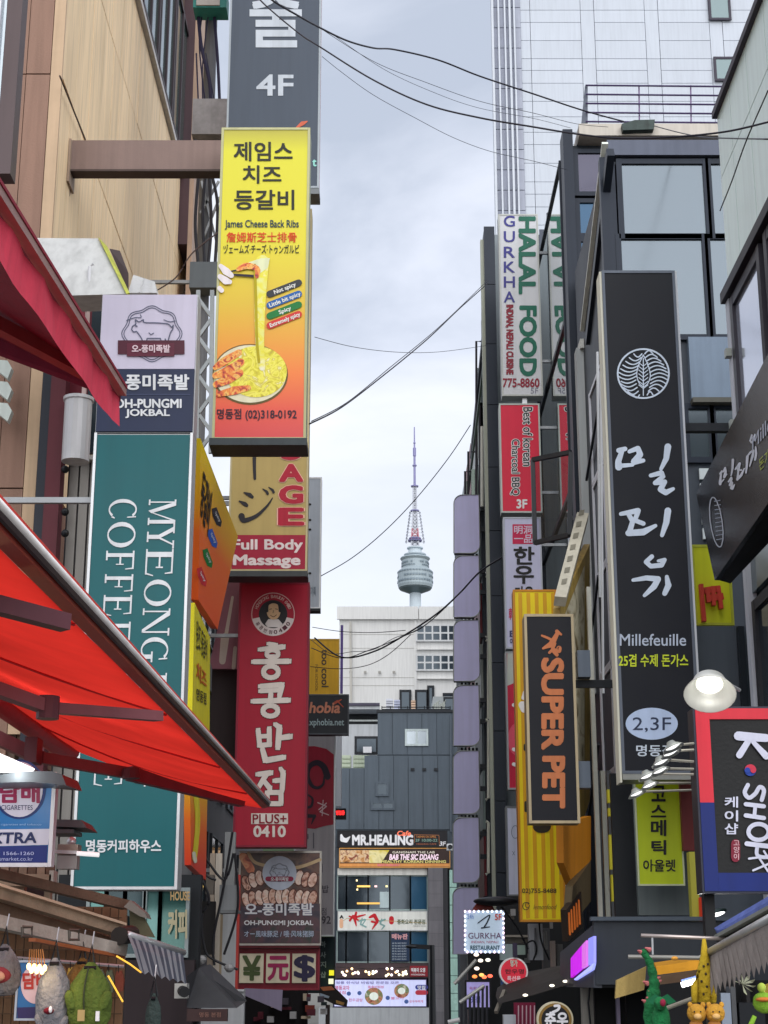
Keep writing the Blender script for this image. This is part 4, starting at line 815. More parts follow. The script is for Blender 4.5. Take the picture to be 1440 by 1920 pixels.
strokes('seal', r_, f, [([(596, 1505), (612, 1512), (600, 1522), (616, 1528)], 2), ([(598, 1518), (612, 1506)], 2), ([(606, 1500), (604, 1530)], 1.5)], M('d8b8be'))
text('국밥', r_, f, (590, 1660, 616, 1674), M('4a4550'), .02); text('본점', r_, f, (590, 1702, 612, 1716), M('5a5560'), .01); text('0192', r_, f, (585, 1718, 620, 1732), M('4a4550'), .02)
strokes('small_print', r_, f, [([(588, 1562), (588, 1590)], 2), ([(604, 1620), (604, 1635)], 2), ([(577, 1565), (577, 1572)], 3)], M('5a5560'))
solo('white_sign_edge', MB().box(AT(630, 1470, 44).x, AT(640, 1470, 44).x, 44, 44.3, AT(634, 1512, 44).z, AT(634, 1380, 44).z), M('c6cad2', .5), 'narrow white sign edge between the grey banner and the slate building', 'sign')
# ---- slanted fascia boxes left
def slab(name, label, pts, th, mat, cat='sign', group=None):
    """tilted board: pts (px,py,Y) give its outline"""
    pl = tri(pts[0], pts[1], pts[2]); P = [pl(p[0], p[1]) for p in pts]; c = sum(P, Vector())/len(P)
    r = thing(name, label, cat, c, group); obj('board', MB().prism(P, pl.n * -th), mat, r); return r, pl
a, b, c = AT(378, 825, 18.5), AT(443, 1005, 21.5), AT(412, 1170, 21.5)
r_, pl = slab('slanted_rib_board', 'yellow to orange slanted board seen edge on between the teal sign and the massage sign', [(376, 822, 18.5), (446, 1006, 21.5), (408, 1180, 21.2), (372, 1125, 18.6)], .1, ramp_mat('slant_print', [(0, 'f25a28'), (.45, 'f4701f'), (.6, 'f0a61c'), (1, 'f0e21c')], AT(390, 1165, 20).z, AT(390, 860, 20).z))
text('등갈비', r_, pl, [(380, 880), (397, 925), (388, 1005), (374, 960)], M('2b2620'), .03)
for (x, y), cc in zip(((407, 968), (399, 1008), (390, 1045), (379, 1080)), ('2f2f38', '2a5ec0', '16803a', 'd8303a')):
    shape('spice_tag', r_, pl, [(x-10, y-14), (x-1, y-17), (x+9, y+10), (x+7, y+20), (x-1, y+16), (x-8, y)], M(cc), 1); text('Spicy', r_, pl, [(x-3, y-10), (x+6, y+8), (x+2, y+12), (x-6, y-6)], WHT, .02)
r_, pl = slab('spoon_board', 'dusty pink slanted board with a spoon picture left of the crimson sign', [(432, 1072, 27.5), (470, 1072, 27.5), (470, 1254, 27.5), (398, 1254, 27.0), (394, 1240, 27)], .1, M('8a5a68', .6))
strokes('spoon_print', r_, pl, [([(436, 1120), (424, 1190)], [5, 7]), ([(422, 1195), (417, 1240)], [16, 12])], M('b9aba2'), 1); strokes('spoon_print', r_, pl, [([(441, 1215), (438, 1252)], 7)], M('b9aba2'), 1)
r_, pl = slab('yellow_notice_board', 'narrow yellow slanted board under the orange one, edge on to the street', [(365, 1130, 19), (394, 1195, 21), (393, 1372, 21), (360, 1352, 19)], .08, M('e4d81e', .45))
text('원조 등갈비', r_, pl, [(368, 1160), (388, 1200), (387, 1240), (367, 1215)], M('3a3a24'), .02); text('치즈', r_, pl, [(368, 1240), (386, 1262), (386, 1290), (367, 1275)], M('d0641c'), .03); text('명동점', r_, pl, [(368, 1290), (386, 1300), (386, 1322), (367, 1312)], M('3a3a24'), .02)
r_, pl = slab('orange_menu_board', 'orange red hanging board with a pale streak, low beside the teal coffee sign', [(356, 1456, 20), (389, 1482, 21.5), (386, 1650, 21.5), (358, 1622, 20)], .08, ramp_mat('menu_print', [(0, 'e2402a'), (.5, 'f0701e'), (1, 'f0c41e')], AT(370, 1630, 21).z, AT(370, 1470, 21).z))
strokes('cheese_print', r_, pl, [(curve([(366, 1480), (370, 1540), (364, 1610)]), wline(10, 9, 13))], M('e8d83a'), 1); strokes('cheese_print', r_, pl, [(curve([(362, 1600), (365, 1615)]), [7]*7)], M('e3e0c8'), 2)
solo('dark_sign_back', MB().box(AT(394, 1380, 27.9).x, AT(446, 1380, 27.9).x, 27.9, 28.2, AT(420, 1500, 28).z, AT(420, 1256, 28).z), M('352b2e', .6), 'plain dark brown sign back under the pink spoon board', 'sign')
# ---- left building behind the signs
lb_ = thing('left_rear_building', 'dim house front behind the hanging signs on the left side', 'building', (-6, 45, 0))
obj('wall', MB().box(-9, -4.6, 34, 62, 0, 15.2), M('5c5a5c', .8, streak=True), lb_)
for k in range(6):
    for j in range(3): wside(lb_, -4.58, 35+k*4, 38+k*4, 3.5+j*3.6, 6+j*3.6, 2, 1)
# pole with cables, upper left
pz = thing('utility_pole', 'grey utility pole with a weathered metal box and thick cables behind the yellow sign', 'pole', (AT(395, 400, 25.5).x, 25.5, 0))
c = AT(384, 400, 25.5); obj('pole', MB().tube([(c.x, 25.5, 0), (c.x, 25.5, AT(384, 35, 25.5).z)], [.16, .11], 10), M('6d6e72', .7), pz)
X0, X1, Z0, Z1 = rectY(363, 196, 428, 262, 25.3); obj('metal_box', MB().box(X0, X1, 25.1, 25.4, Z0, Z1), M('8f8d90', .6, .2, var=.3, scale=4), pz)
X0, X1, Z0, Z1 = rectY(358, 500, 415, 548, 25.2); obj('lower_box', MB().box(X0, X1, 25.0, 25.35, Z0, Z1), M('5f666c', .6), pz)
X0, X1, Z0, Z1 = rectY(366, 0, 428, 32, 25.2); obj('lamp_casing', MB().box(X0, X1, 24.9, 25.3, Z0, Z1), M('2c7a74', .5), pz); obj('lamp_glass', MB().box(X0+.06, X1-.12, 24.87, 24.897, Z0+.03, Z0+(Z1-Z0)*.6), M('a7a09c', .4), pz)
mb = MB()
for pts, r_q in (([(372, 33), (378, 90), (392, 150), (396, 196)], .035), ([(402, 33), (408, 110), (412, 196)], .03), ([(378, 33), (374, 90), (385, 196)], .015), ([(390, 33), (380, 120), (380, 196)], .012), ([(368, 100), (372, 196)], .015), ([(386, 100), (403, 196)], .01)):
    obj('cable', MB().tube([AT(x, y, 25.2) for x, y in curve(pts)], r_q, 6), M('2c2a44'), pz)
for pts in ([(372, 330), (366, 420), (372, 500)], [(385, 330), (380, 400), (384, 500)], [(398, 330), (408, 390), (403, 500)], [(392, 330), (396, 420), (390, 500)], [(366, 262), (370, 330)]): obj('cable', MB().tube([AT(x, y, 25.1) for x, y in curve(pts)], .03, 6), M('33343c'), pz)
for a_, b_ in (((378, 340), (412, 480)), ((412, 370), (380, 450)), ((376, 400), (410, 340))): obj('brace', MB().bar(AT(*a_, 25.3), AT(*b_, 25.3), .04, .04), STEEL, pz)

def rbox(par, name, x0, y0, x1, y1, Y, th, mat, front=0.):
    X0, X1, Z0, Z1 = rectY(x0, y0, x1, y1, Y); return obj(name, MB().box(X0, X1, Y-front, Y+th, Z0, Z1), mat, par)
# ================================================================== LEFT STREET STALL (bottom left)
wood = M('6e5849', .75, bump=.3, var=.2, scale=4); woodl = M('9b8672', .7, bump=.3, var=.2, scale=4); wash = M('a9a49c', .6, bump=.3, var=.25, scale=5)
st = thing('stall_frame', 'brown and grey beams of a folded stall roof at the lower left', 'stall', (-2, 9.6, 2.5))
obj('brown_beam', MB().bar(AT(-40, 1630, 10.2), AT(236, 1697, 10.8), .09, .06), wood, st)
obj('upper_beam', MB().bar(AT(-60, 1657, 9.4), AT(226, 1744, 10.3), .1, .075), woodl, st); obj('upper_beam_lip', MB().bar(AT(-60, 1644, 9.35), AT(226, 1733, 10.25), .11, .015), M('c0a992', .6), st)
obj('mid_board', MB().prism([AT(-60, 1672, 9.5), AT(224, 1762, 10.4), AT(226, 1780, 10.4), AT(-60, 1722, 9.5)], Vector((0, .06, 0))), wood, st)
obj('lower_beam', MB().bar(AT(-60, 1716, 9.2), AT(228, 1782, 10.1), .1, .07), wash, st)
obj('orange_edge', MB().bar(AT(60, 1762, 9.4), AT(228, 1794, 10.1), .05, .02), M('9c5c38', .5), st)
for px, py in ((52, 1746), (140, 1752)): obj('clamp', MB().tube([AT(px-10, py-8, 9.1), AT(px+8, py-8, 9.1), AT(px+8, py+10, 9.1), AT(px-10, py+10, 9.1), AT(px-10, py-8, 9.1)], .01, 6), M('5c5650', .4, .5), st)
obj('tube_end', MB().tube([AT(224, 1755, 10.0), AT(246, 1752, 10.3)], .055, 12), M('24211f', .5), st); obj('end_bracket', MB().prism([AT(232, 1700, 10.6), AT(244, 1688, 10.6), AT(272, 1712, 10.6), AT(276, 1722, 10.6), AT(262, 1718, 10.6)], Vector((0, .2, 0))), M('7a7872', .5, .2), st)
obj('olive_flap', MB().prism([AT(242, 1700, 10.7), AT(268, 1716, 10.7), AT(290, 1758, 10.7), AT(244, 1752, 10.7)], Vector((0, .03, 0))), M('5a5744', .8), st)
ft = thing('timber_fascia', 'brown striped timber fascia with short posts above the stall beams, left edge', 'fascia', (-2.4, 11, 2.8))
obj('top_rail', MB().bar(AT(-60, 1648, 11), AT(98, 1652, 11), .1, .08), woodl, ft)
for k in range(9): rbox(ft, 'plank', -50+k*17, 1622, -35+k*17, 1640, 11.1, .04, (wood, woodl)[k % 2])
for k, (a, b) in enumerate(((-40, -22), (18, 44), (82, 93))): rbox(ft, 'post', a, 1656, b, 1720, 11.1, .08, woodl)
rbox(ft, 'back_board', -60, 1650, 96, 1730, 11.3, .03, M('46393a', .7)); rbox(ft, 'end_cap', 92, 1632, 100, 1662, 10.95, .14, M('b7b2a8', .5))
aw = thing('striped_awning', 'short grey and white striped fabric awning with metal tube, lower left', 'awning', (-1.2, 10.5, 2.6))
Aa, Bb = AT(240, 1752, 10.0), AT(344, 1786, 11.2); Ca, Db = AT(262, 1822, 9.8), AT(350, 1843, 11.0)
obj('tube', MB().tube([Aa, Bb], .022, 8), SILV, aw, True)
ns = 18; va = []
for i in range(ns+1):
    s = i/ns; va += [Aa.lerp(Bb, s) + Vector((0, -.02, 0)), Aa.lerp(Bb, s).lerp(Ca.lerp(Db, s), .5) + Vector((0, -.06+.03*math.sin(i*2.1), .03)), Ca.lerp(Db, s) + Vector((0, .03*math.sin(i*2.3), .012*math.cos(i*2)))]
for par_ in range(2):
    mb = MB()
    for i in range(par_, ns, 2): mb.add(va, [(3*i, 3*i+1, 3*i+4, 3*i+3), (3*i+1, 3*i+2, 3*i+5, 3*i+4)])
    obj('stripes', mb, (M('8d9098', .8, bump=.2), M('4d5260', .8, bump=.2))[par_], aw, kind='stuff')
# lamps and lit things
lb = thing('box_lamp', 'bright white box lamp under the red awning at the left edge', 'lamp', AT(20, 1425, 9.5))
obj('housing', MB().prism([AT(-60, 1418, 9.5), AT(0, 1412, 9.5), AT(66, 1442, 9.5), AT(60, 1448, 9.5), AT(-60, 1450, 9.5)], Vector((0, .3, 0))), M('b9bcc0', .4, .2), lb)
obj('diffuser', MB().prism([AT(-50, 1425, 9.46), AT(8, 1420, 9.46), AT(44, 1440, 9.46), AT(-50, 1444, 9.46)], Vector((0, .03, 0))), M('fdfdf8', emit=2.5), lb)
solo('lamp_shade', MB().prism([AT(-30, 1458, 9.3), AT(40, 1446, 9.3), AT(96, 1446, 9.3), AT(116, 1452, 9.3), AT(124, 1472, 9.3), AT(60, 1466, 9.3), AT(-30, 1468, 9.3)], Vector((0, .5, .02))), M('4e565c', .4, .3), 'dark grey wide lamp shade just above the cigarette sign', 'lamp shade')
solo('metal_eave', MB().prism([AT(90, 1536, 10.4), AT(152, 1537, 10.4), AT(163, 1552, 10.4), AT(90, 1549, 10.4)], Vector((0, .4, 0))).box(AT(92, 1558, 10.4).x, AT(138, 1558, 10.4).x, 10.4, 10.7, AT(110, 1562, 10.4).z, AT(110, 1555, 10.4).z), M('5d6468', .45, .3), 'grey folded metal eave right of the cigarette sign', 'eave')
fl = thing('flood_light', 'silver flood light with a bracket in front of the teal sign base', 'light', AT(128, 1600, 10.2))
rbox(fl, 'body', 108, 1583, 146, 1602, 10.2, .12, M('9a9288', .35, .5)); obj('arm', MB().bar(AT(96, 1596, 10.15), AT(186, 1601, 10.15), .02, .02), SILV, fl); rbox(fl, 'junction_box', 107, 1604, 144, 1629, 10.18, .1, M('a4a6a6', .4, .4)); obj('cap', MB().blob(AT(134, 1578, 10.25), (.03, .03, .03), 8, 6), SILV, fl, True)
obj('light_bar', MB().tube([AT(144, 1600, 10.1), AT(186, 1603, 10.1)], .014, 8), M('e8eaec', .3, emit=.6), fl)
def glow(parent, loc, en, col, size=.05):
    d = bpy.data.lights.new('lamp_light', 'POINT'); d.energy = en; d.color = col; d.shadow_soft_size = size; o = bpy.data.objects.new('lamp_light', d); COL.objects.link(o); o.parent = parent; o.location = Vector(loc) - rootloc(parent)
glow(lb, AT(30, 1450, 9.3), 10, (1, .97, .92), .15)
# cigarette signs
r_, f, _ = signbox('cigarette_sign', 'blue and white cigarette shop sign reading 담배 and EXTRA, left edge', -70, 1449, 100, 1624, 9.8, .1, M('1768a8', .4, var=.05), M('c9d0dc'), M('d3d6de'), .02)
shape('navy_ring', r_, f, ell(36, 1480, 50, 56, 36), M('14306e'), 1); shape('white_disc', r_, f, ell(36, 1480, 44, 52, 36), M('c5c2d4'), 2)
shape('top_trim', r_, f, [(-68, 1450), (98, 1450), (98, 1456), (-68, 1452)], M('1768a8'), 3)
text('담배', r_, f, (2, 1468, 74, 1505), M('8c1d4a'), .04, lvl=3); text('CIGARETTES', r_, f, (3, 1510, 62, 1519), M('3a3a60'), .01, lvl=3)
shape('white_band', r_, f, [(-68, 1556), (94, 1554), (90, 1584), (-68, 1588)], M('c5c6d8'), 1); shape('navy_band', r_, f, [(-68, 1589), (89, 1585), (87, 1619), (-68, 1621)], M('1c2c74'), 1)
text('EXTRA', r_, f, [(-32, 1562), (70, 1561), (68, 1580), (-34, 1582)], M('1c2a58'), .03); text('상담 1566-1260', r_, f, (-24, 1596, 64, 1604), M('aab4e0'), .01); text('www.blissmarket.co.kr', r_, f, (-44, 1607, 62, 1614), M('aab4e0'), .0)
text('cigarettes and tobacco', r_, f, (2, 1544, 78, 1549), M('8fb4dc'), .0)
r_, f, _ = signbox('small_cigarette_sign', 'smaller blue cigarette sign reading 담배 hanging behind the plush bags, lower left', 31, 1802, 96, 1912, 9.0, .06, M('2a67a6', .4), M('8a90a8'), M('a5b4c8'), .008)
shape('white_disc', r_, f, ell(66, 1846, 27, 36, 30), M('cfb6c4'), 1); text('담배', r_, f, (44, 1824, 90, 1854), M('a8302e'), .04); shape('navy_band', r_, f, [(32, 1889), (74, 1888), (74, 1910), (33, 1910)], M('2f2a5e'), 1); shape('navy_band', r_, f, [(74, 1888), (95, 1888), (94, 1910), (74, 1910)], M('2f2a5e'), 2)
gl = thing('bulb_cluster', 'warm glowing bulbs in a wire cluster over the smaller cigarette sign', 'lights', AT(66, 1800, 8.8))
for k in range(7): obj('bulb', MB().blob(AT(54+k*5, 1812+(k*7 % 13), 8.8), (.012, .012, .018), 8, 6), M('ffe08a', emit=3.5), gl, True); obj('wire', MB().tube([AT(56+k*4, 1780, 8.85), AT(54+k*5, 1806+(k*7 % 13), 8.8)], .003, 4), M('9a6a3a'), gl)
glow(gl, AT(66, 1822, 8.7), .9, (1, .72, .4)); bw = thing('mesh_panel', 'tan woven wire mesh display wall behind the hanging bags', 'display wall', AT(20, 1920, 11.6))
rbox(bw, 'backing', -60, 1700, 232, 1960, 11.7, .04, M('7d6048', .8, var=.2, scale=5))
for k in range(18): rbox(bw, 'wire', -56+k*16, 1702, -54.5+k*16, 1955, 11.64, .02, M('4c3826', .6))
for k in range(8): rbox(bw, 'rail', -56, 1720+k*30, 228, 1722+k*30, 11.61, .02, M('4c3826', .6))
amb = thing('amber_light_strip', 'amber glowing light strip slanting below the striped awning', 'light strip', AT(240, 1810, 9.6))
obj('strip', MB().tube([AT(219, 1793, 9.5), AT(244, 1808, 9.6), AT(264, 1823, 9.8)], .005, 8), M('ffc04a', emit=.9), amb)
amb2 = thing('amber_light_tube', 'amber glowing tube slanting beside the green plush bag', 'light tube', AT(215, 1845, 9.2))
obj('tube', MB().tube([AT(203, 1830, 9.2), AT(230, 1878, 9.3)], .005, 8), M('ffc04a', emit=.9), amb2)
# plush bags
def plush(name, label, cx, y0, y1, w, Y, hexc, extra=None):
    m_ = M(hexc, .95, bump=.9, scale=14, var=.3); top = AT(cx, y0, Y); bot = AT(cx, y1, Y); W_ = (AT(cx+w/2, y1, Y).x - AT(cx-w/2, y1, Y).x)/2; H = top.z - bot.z
    r = thing(name, label, 'plush bag', (top.x, Y, bot.z), 'plush bags hanging at the left stall')
    prof = [(.05, 0), (.75, .03), (1, .2), (1.02, .45), (.86, .68), (.5, .86), (.3, .95), (.16, 1.0)]
    mb = MB(); n = 22
    for i, (rr, zz) in enumerate(prof):
        for k in range(n):
            t = 2*math.pi*k/n; wv = 1 + .09*math.sin(t*6+i*.5)*(.3+zz)
            mb.v.append((top.x + W_*rr*wv*math.cos(t), Y + W_*.7*rr*wv*math.sin(t), bot.z + H*zz))
    for i in range(len(prof)-1):
        for k in range(n): a0 = i*n+k; a1 = i*n+(k+1) % n; mb.f.append((a0, a1, a1+n, a0+n))
    obj('body', mb, m_, r, True)
    obj('strap', MB().tube([top + Vector((-.02, 0, -.02)), top + Vector((0, 0, .09)), top + Vector((.02, 0, -.02))], .008, 6), BLK, r)
    obj('hook', MB().tube([top + Vector((0, 0, .07)), top + Vector((0, .05, .16))], .004, 5), SILV, r)
    obj('collar', MB().tube([top + Vector((-W_*.28, -.02, -.03)), top + Vector((W_*.28, -.02, -.03))], .012, 6), BLK, r)
    return r, top, bot, W_, H, m_
r, top, bot, W_, H, m_ = plush('plush_bag', 'grey plush bag with a dark red mouth, hanging left of the green one', 104, 1796, 1930, 62, 8.9, '85868c')
obj('ear', MB().blob((top.x-W_*.7, 8.88, bot.z+H*.12), (W_*.28, .03, W_*.45), 10, 7, .04, .5), m_, r, True); obj('ear', MB().blob((top.x+W_*.75, 8.88, bot.z+H*.1), (W_*.26, .03, W_*.45), 10, 7, .04, -.5), m_, r, True)
obj('mouth', MB().blob((top.x-W_*.1, 8.9-W_*.68, bot.z+H*.26), (W_*.32, .03, W_*.2), 12, 8), M('6e1424', .8), r, True); obj('tooth', MB().blob((top.x+W_*.1, 8.86-W_*.68, bot.z+H*.28), (.01, .01, .018), 8, 6), WHT, r, True)
r, top, bot, W_, H, m_ = plush('plush_bag', 'moss green plush backpack with zip and cream patch, between the grey bags', 171, 1804, 1935, 80, 8.9, '5d7030')
obj('zip', MB().tube(curve([(top.x-W_*.05, 8.9-W_*.36, top.z-.03), (top.x-W_*.15, 8.9-W_*.66, bot.z+H*.6), (top.x-W_*.1, 8.9-W_*.74, bot.z+H*.3)]), .005, 5), M('2c3418'), r)
obj('patch', MB().box(top.x-W_*.38, top.x-W_*.05, 8.9-W_*.79, 8.9-W_*.72, bot.z+H*.16, bot.z+H*.32), M('b09a68', .8), r); obj('tag', MB().box(top.x+W_*.45, top.x+W_*.62, 8.9-W_*.72, 8.9-W_*.55, bot.z+H*.16, bot.z+H*.3), WHT, r)
for s in (-1, 1): obj('arm_flap', MB().blob((top.x+s*W_*.75, 8.86, bot.z+H*.42), (W_*.3, .04, W_*.6), 10, 7, .05, -s*.4), m_, r, True)
r, top, bot, W_, H, m_ = plush('plush_bag', 'grey plush bag with a wine red flap, cut by the left edge', 10, 1770, 1868, 62, 9.0, '77757a')
obj('red_flap', MB().blob((top.x-W_*.1, 9.0-W_*.6, bot.z+H*.4), (W_*.7, .03, W_*.5), 12, 8, .05), M('7d3038', .8), r, True); obj('pink_patch', MB().blob((top.x-W_*.1, 8.96-W_*.6, bot.z+H*.38), (W_*.45, .03, W_*.32), 12, 8, .05), M('b58a78', .8), r, True)
r, top, bot, W_, H, m_ = plush('plush_bag', 'plain tan plush bag hung behind the green one', 155, 1796, 1900, 60, 9.8, '8a6232')
r, top, bot, W_, H, m_ = plush('plush_bag', 'small dark teal bag wrapped in film, rightmost of the hanging bags', 289, 1862, 1940, 28, 9.8, '3c4a48')
# dark shop interior and teal framed windows low on the left
si = thing('corner_shop', 'dim shop front with teal glass panes and pale gold lettering below the teal sign', 'shop front', (-2.3, 19, 0))
rbox(si, 'wall', 98, 1640, 370, 2100, 18.6, .2, M('23262a', .7)); 
for a, b, c in ((165, 198, '4d7f7c'), (198, 233, '16343c'), (233, 270, '16343c'), (272, 300, '55807e'), (300, 352, '3a6460')):
    wfront(si, AT(a, 1720, 18.5).x, AT(b, 1720, 18.5).x, AT(220, 1792, 18.5).z, AT(220, 1668, 18.5).z, 18.5, 1, 1, M('8f9a9c', .4, .3), glass(c, .35, .12), .04)
text('커피', si, FY(18.42), (316, 1708, 350, 1758), M('b9b090'), .05); text('HOUSE', si, FY(18.42), (320, 1672, 356, 1688), M('c0a070'), .03)
rbox(si, 'brown_ledge', 100, 1716, 235, 1736, 18.3, .2, wood); rbox(si, 'lower_panel', 230, 1800, 360, 2100, 18.4, .15, M('2c2226', .6))
# clutter between stall and money sign
cl_ = thing('cable_pole', 'cluttered service pole with boxes, pipes and cables left of the pork sign', 'pole', (AT(405, 1800, 24).x, 24, 0))
for a, b, c, y0 in ((388, 398, 'a89a8c', 1600), (399, 411, 'c9c0b4', 1600), (416, 436, '8d9092', 1560), (402, 414, 'a3937c', 1715), (414, 440, 'b9bcc0', 1712), (440, 446, 'b8433c', 1640)): rbox(cl_, 'post', a, y0, b, 2010, 24.2+a*.001, .12, M(c, .6, bump=.2, streak=True))
rbox(cl_, 'grey_cabinet', 411, 1659, 445, 1710, 23.7, .3, M('83868a', .5, streak=True)); rbox(cl_, 'cabinet_lid', 409, 1706, 447, 1712, 23.6, .4, M('6d7073', .5)); rbox(cl_, 'dark_box', 376, 1690, 402, 1790, 24.0, .15, M('2d2b2c', .7)); rbox(cl_, 'meter_box', 386, 1640, 400, 1676, 23.8, .2, M('777068', .6))
for pts in ([(372, 1640), (384, 1660), (392, 1690), (378, 1720), (384, 1780), (402, 1800), (446, 1818)], [(362, 1600), (386, 1640), (405, 1650)], [(436, 1560), (420, 1660), (400, 1760), (402, 1810)], [(440, 1600), (446, 1700), (420, 1790)], [(380, 1600), (420, 1650), (438, 1600)]): obj('cable', MB().tube([AT(x, y, 23.6) for x, y in curve(pts)], .02, 6), M('25252a'), cl_)
for (px, py) in ((378, 1800), (390, 1822), (372, 1840), (430, 1815), (362, 1790)): obj('fitting', MB().blob(AT(px, py, 23.5), (.07, .07, .06), 8, 6, .1), M('9a9a9c', .5), cl_)
ct = thing('security_camera', 'white boxy camera on the dark wall above the striped awning', 'camera', AT(340, 1850, 16))
rbox(ct, 'body', 327, 1844, 350, 1872, 16, .2, M('a8a8a4', .5)); obj('lens', MB().tube([AT(342, 1858, 15.95), AT(346, 1860, 15.8)], .05, 12), BLK, ct)
dc = thing('dark_shop_canopy', 'dark ribbed canopy with a brown sign edge, low in front of the cable pole', 'canopy', AT(385, 1880, 17))
obj('roof', MB().prism([AT(350, 1830, 17), AT(372, 1815, 18), AT(440, 1880, 18), AT(444, 1890, 17), (AT(350, 1890, 17))], Vector((0, 1.2, .05))), M('35363a', .6), dc); rbox(dc, 'fascia', 350, 1892, 426, 1915, 16.9, .1, M('3d2a2a', .6)); text('명동 본점', dc, FY(16.9), (374, 1898, 414, 1907), M('7d5a50'), .02)
wb = thing('white_sign_box', 'plain white rounded sign box below the money exchange sign', 'sign', AT(415, 1910, 22))
rbox(wb, 'panel', 376, 1858, 456, 2000, 22, .2, M('b9bcc0', .5)); rbox(wb, 'rim', 373, 1855, 458, 1859, 21.95, .25, SILV)
slab('lilac_hanging_flag', 'lilac grey slanted flag hanging under the money exchange sign', [(458, 1853, 27.3), (530, 1856, 27.3), (528, 1896, 27.3), (457, 1866, 27.3)], .03, M('8f86a0', .6))
sp = thing('left_lower_shops', 'dark jumble of small lit shop fronts under the left signs', 'shop front', (-2.4, 33, 0))
rbox(sp, 'wall', 440, 1845, 575, 2060, 33, .4, M('1f1c20', .7))
for k in range(18):
    px, py = random.uniform(470, 625), random.uniform(1862, 1925); w_, h_ = random.uniform(6, 18), random.uniform(4, 14)
    rbox(sp, 'display_item', px, py, min(px+w_, 640), py+h_, 32.6+k*.01, .2, M(random.choice(('8a3a30', 'b9a58a', '5a5560', '33363c', 'd8c8b0', '6a2c3a', '2c3a3c', 'c9c9cc')), .6), sp) if False else rbox(sp, 'display_item', px, py, min(px+w_, 640), py+h_, 32.6+k*.01, .2, M(random.choice(('8a3a30', 'b9a58a', '5a5560', '33363c', 'd8c8b0', '6a2c3a', '2c3a3c', 'c9c9cc')), .6))
r_, f, _ = signbox('teal_banner', 'dark teal vertical banner with faint white letters right of the money sign', 572, 1757, 628, 1862, 43, .2, M('1b3238', .5), DSTEEL, DSTEEL)
for y, ch in zip((1765, 1785, 1803, 1822), '마사지샵'): text(ch, r_, f, (601, y, 611, y+11), M('9fb0b0'), .03)
for k, (px, py, c) in enumerate(((621, 1824, 'e8e02c'), (620, 1840, 'f0f0c8'))): rbox(r_, 'lit_box', px-4, py-5, px+5, py+5, 42.8, .1, M(c, emit=.9))
tt = thing('tilted_stall_sign', 'tilted brown stall sign with orange and white food pictures by the hoarding', 'sign', AT(615, 1870, 40))
obj('board', MB().prism([AT(596, 1850, 40), AT(624, 1848, 40), AT(652, 1876, 40), AT(650, 1888, 40), AT(628, 1884, 40), AT(600, 1870, 40)], Vector((0, .15, 0))), M('2b2626', .5), tt)
for q, c in (([(600, 1851), (622, 1849), (628, 1856), (606, 1858)], 'd07a50'), ([(600, 1862), (618, 1868), (616, 1872), (600, 1868)], 'aebfd0'), ([(630, 1875), (646, 1880), (644, 1885), (630, 1881)], 'c99a58')): shape('food_print', tt, FY(39.99), q, M(c), 1)
rbox(tt, 'post', 610, 1884, 618, 2000, 40.02, .1, M('3a3030'))

# ================================================================== RIGHT SIDE
# white high-rise
hr = thing('white_high_rise', 'white panelled high rise with vertical ribs rising behind the right side roofs', 'building', (14, 76, 0)); Yh = 70.
wpan = M('bdc4cf', .55, var=.05, scale=.15, rnd=.03); jt = M('a6acb8', .6)
def xh(px): return AT(px, 250, Yh).x
def zh(py): return AT(1150, py, Yh).z
xe = xh(1620); zt = zh(-90)
obj('wall', MB().prism([(xh(928), Yh+.15, 0), (xe, Yh+.15, 0), (xe+9, Yh+16, 0), (xh(928)*1.3, Yh+16, 0)], (0, 0, zt)), jt, hr)
ribs = [925, 929, 937, 940, 949, 952, 958, 962, 967, 970, 981]
for i in range(0, 10, 2): obj('rib', MB().box(xh(ribs[i]), xh(ribs[i+1]), Yh-.35, Yh+.2, 0, zt), M('c4cad4', .5, var=.04), hr)
for i in range(1, 10, 2):
    for k in range(16):
        piece('rib_block', xh(ribs[i])+.003, xh(ribs[i+1])-.003, Yh-.12, Yh+.14, zh(-60+(k+1)*38), zh(-60+k*38)-.04, M('a0a5b4', .6, rnd=.05), hr)
rows = [-90, -52, -10, 19, 42, 76, 110, 132, 156, 190, 219, 248, 271, 306, 341, 364, 388, 422, 450, 485]
wcols = [(981, 1000), (1000, 1097), (1123, 1220), (1246, 1343), (1368, 1500)]
g_ = .013
for a, b in wcols:
    for i in range(len(rows)-1): piece('panel', xh(a)+g_, xh(b)-g_, Yh, Yh+.14, zh(rows[i+1])+g_, zh(rows[i])-g_, wpan, hr)
for a, b in ((1097, 1123), (1220, 1246), (1343, 1368)):
    for i in range(0, len(rows)-3, 3): piece('panel', xh(a)+g_, xh(b)-g_, Yh+.01, Yh+.14, zh(rows[i+3])+g_, zh(rows[i])-g_, wpan, hr)
for a, b, ya, yb in ((1345, 1383, -4, 38), (1348, 1384, 111, 152), (1345, 1383, -70, -40)):
    wfront(hr, xh(a), xh(b), zh(yb), zh(ya), Yh-.1, 1, 1, M('3a3644', .5), glass('6f7f82', .5, .15), .12)
obj('lower_wall', MB().box(xh(925), xe, Yh-.01, Yh+.14, 0, zh(485)), wpan, hr)

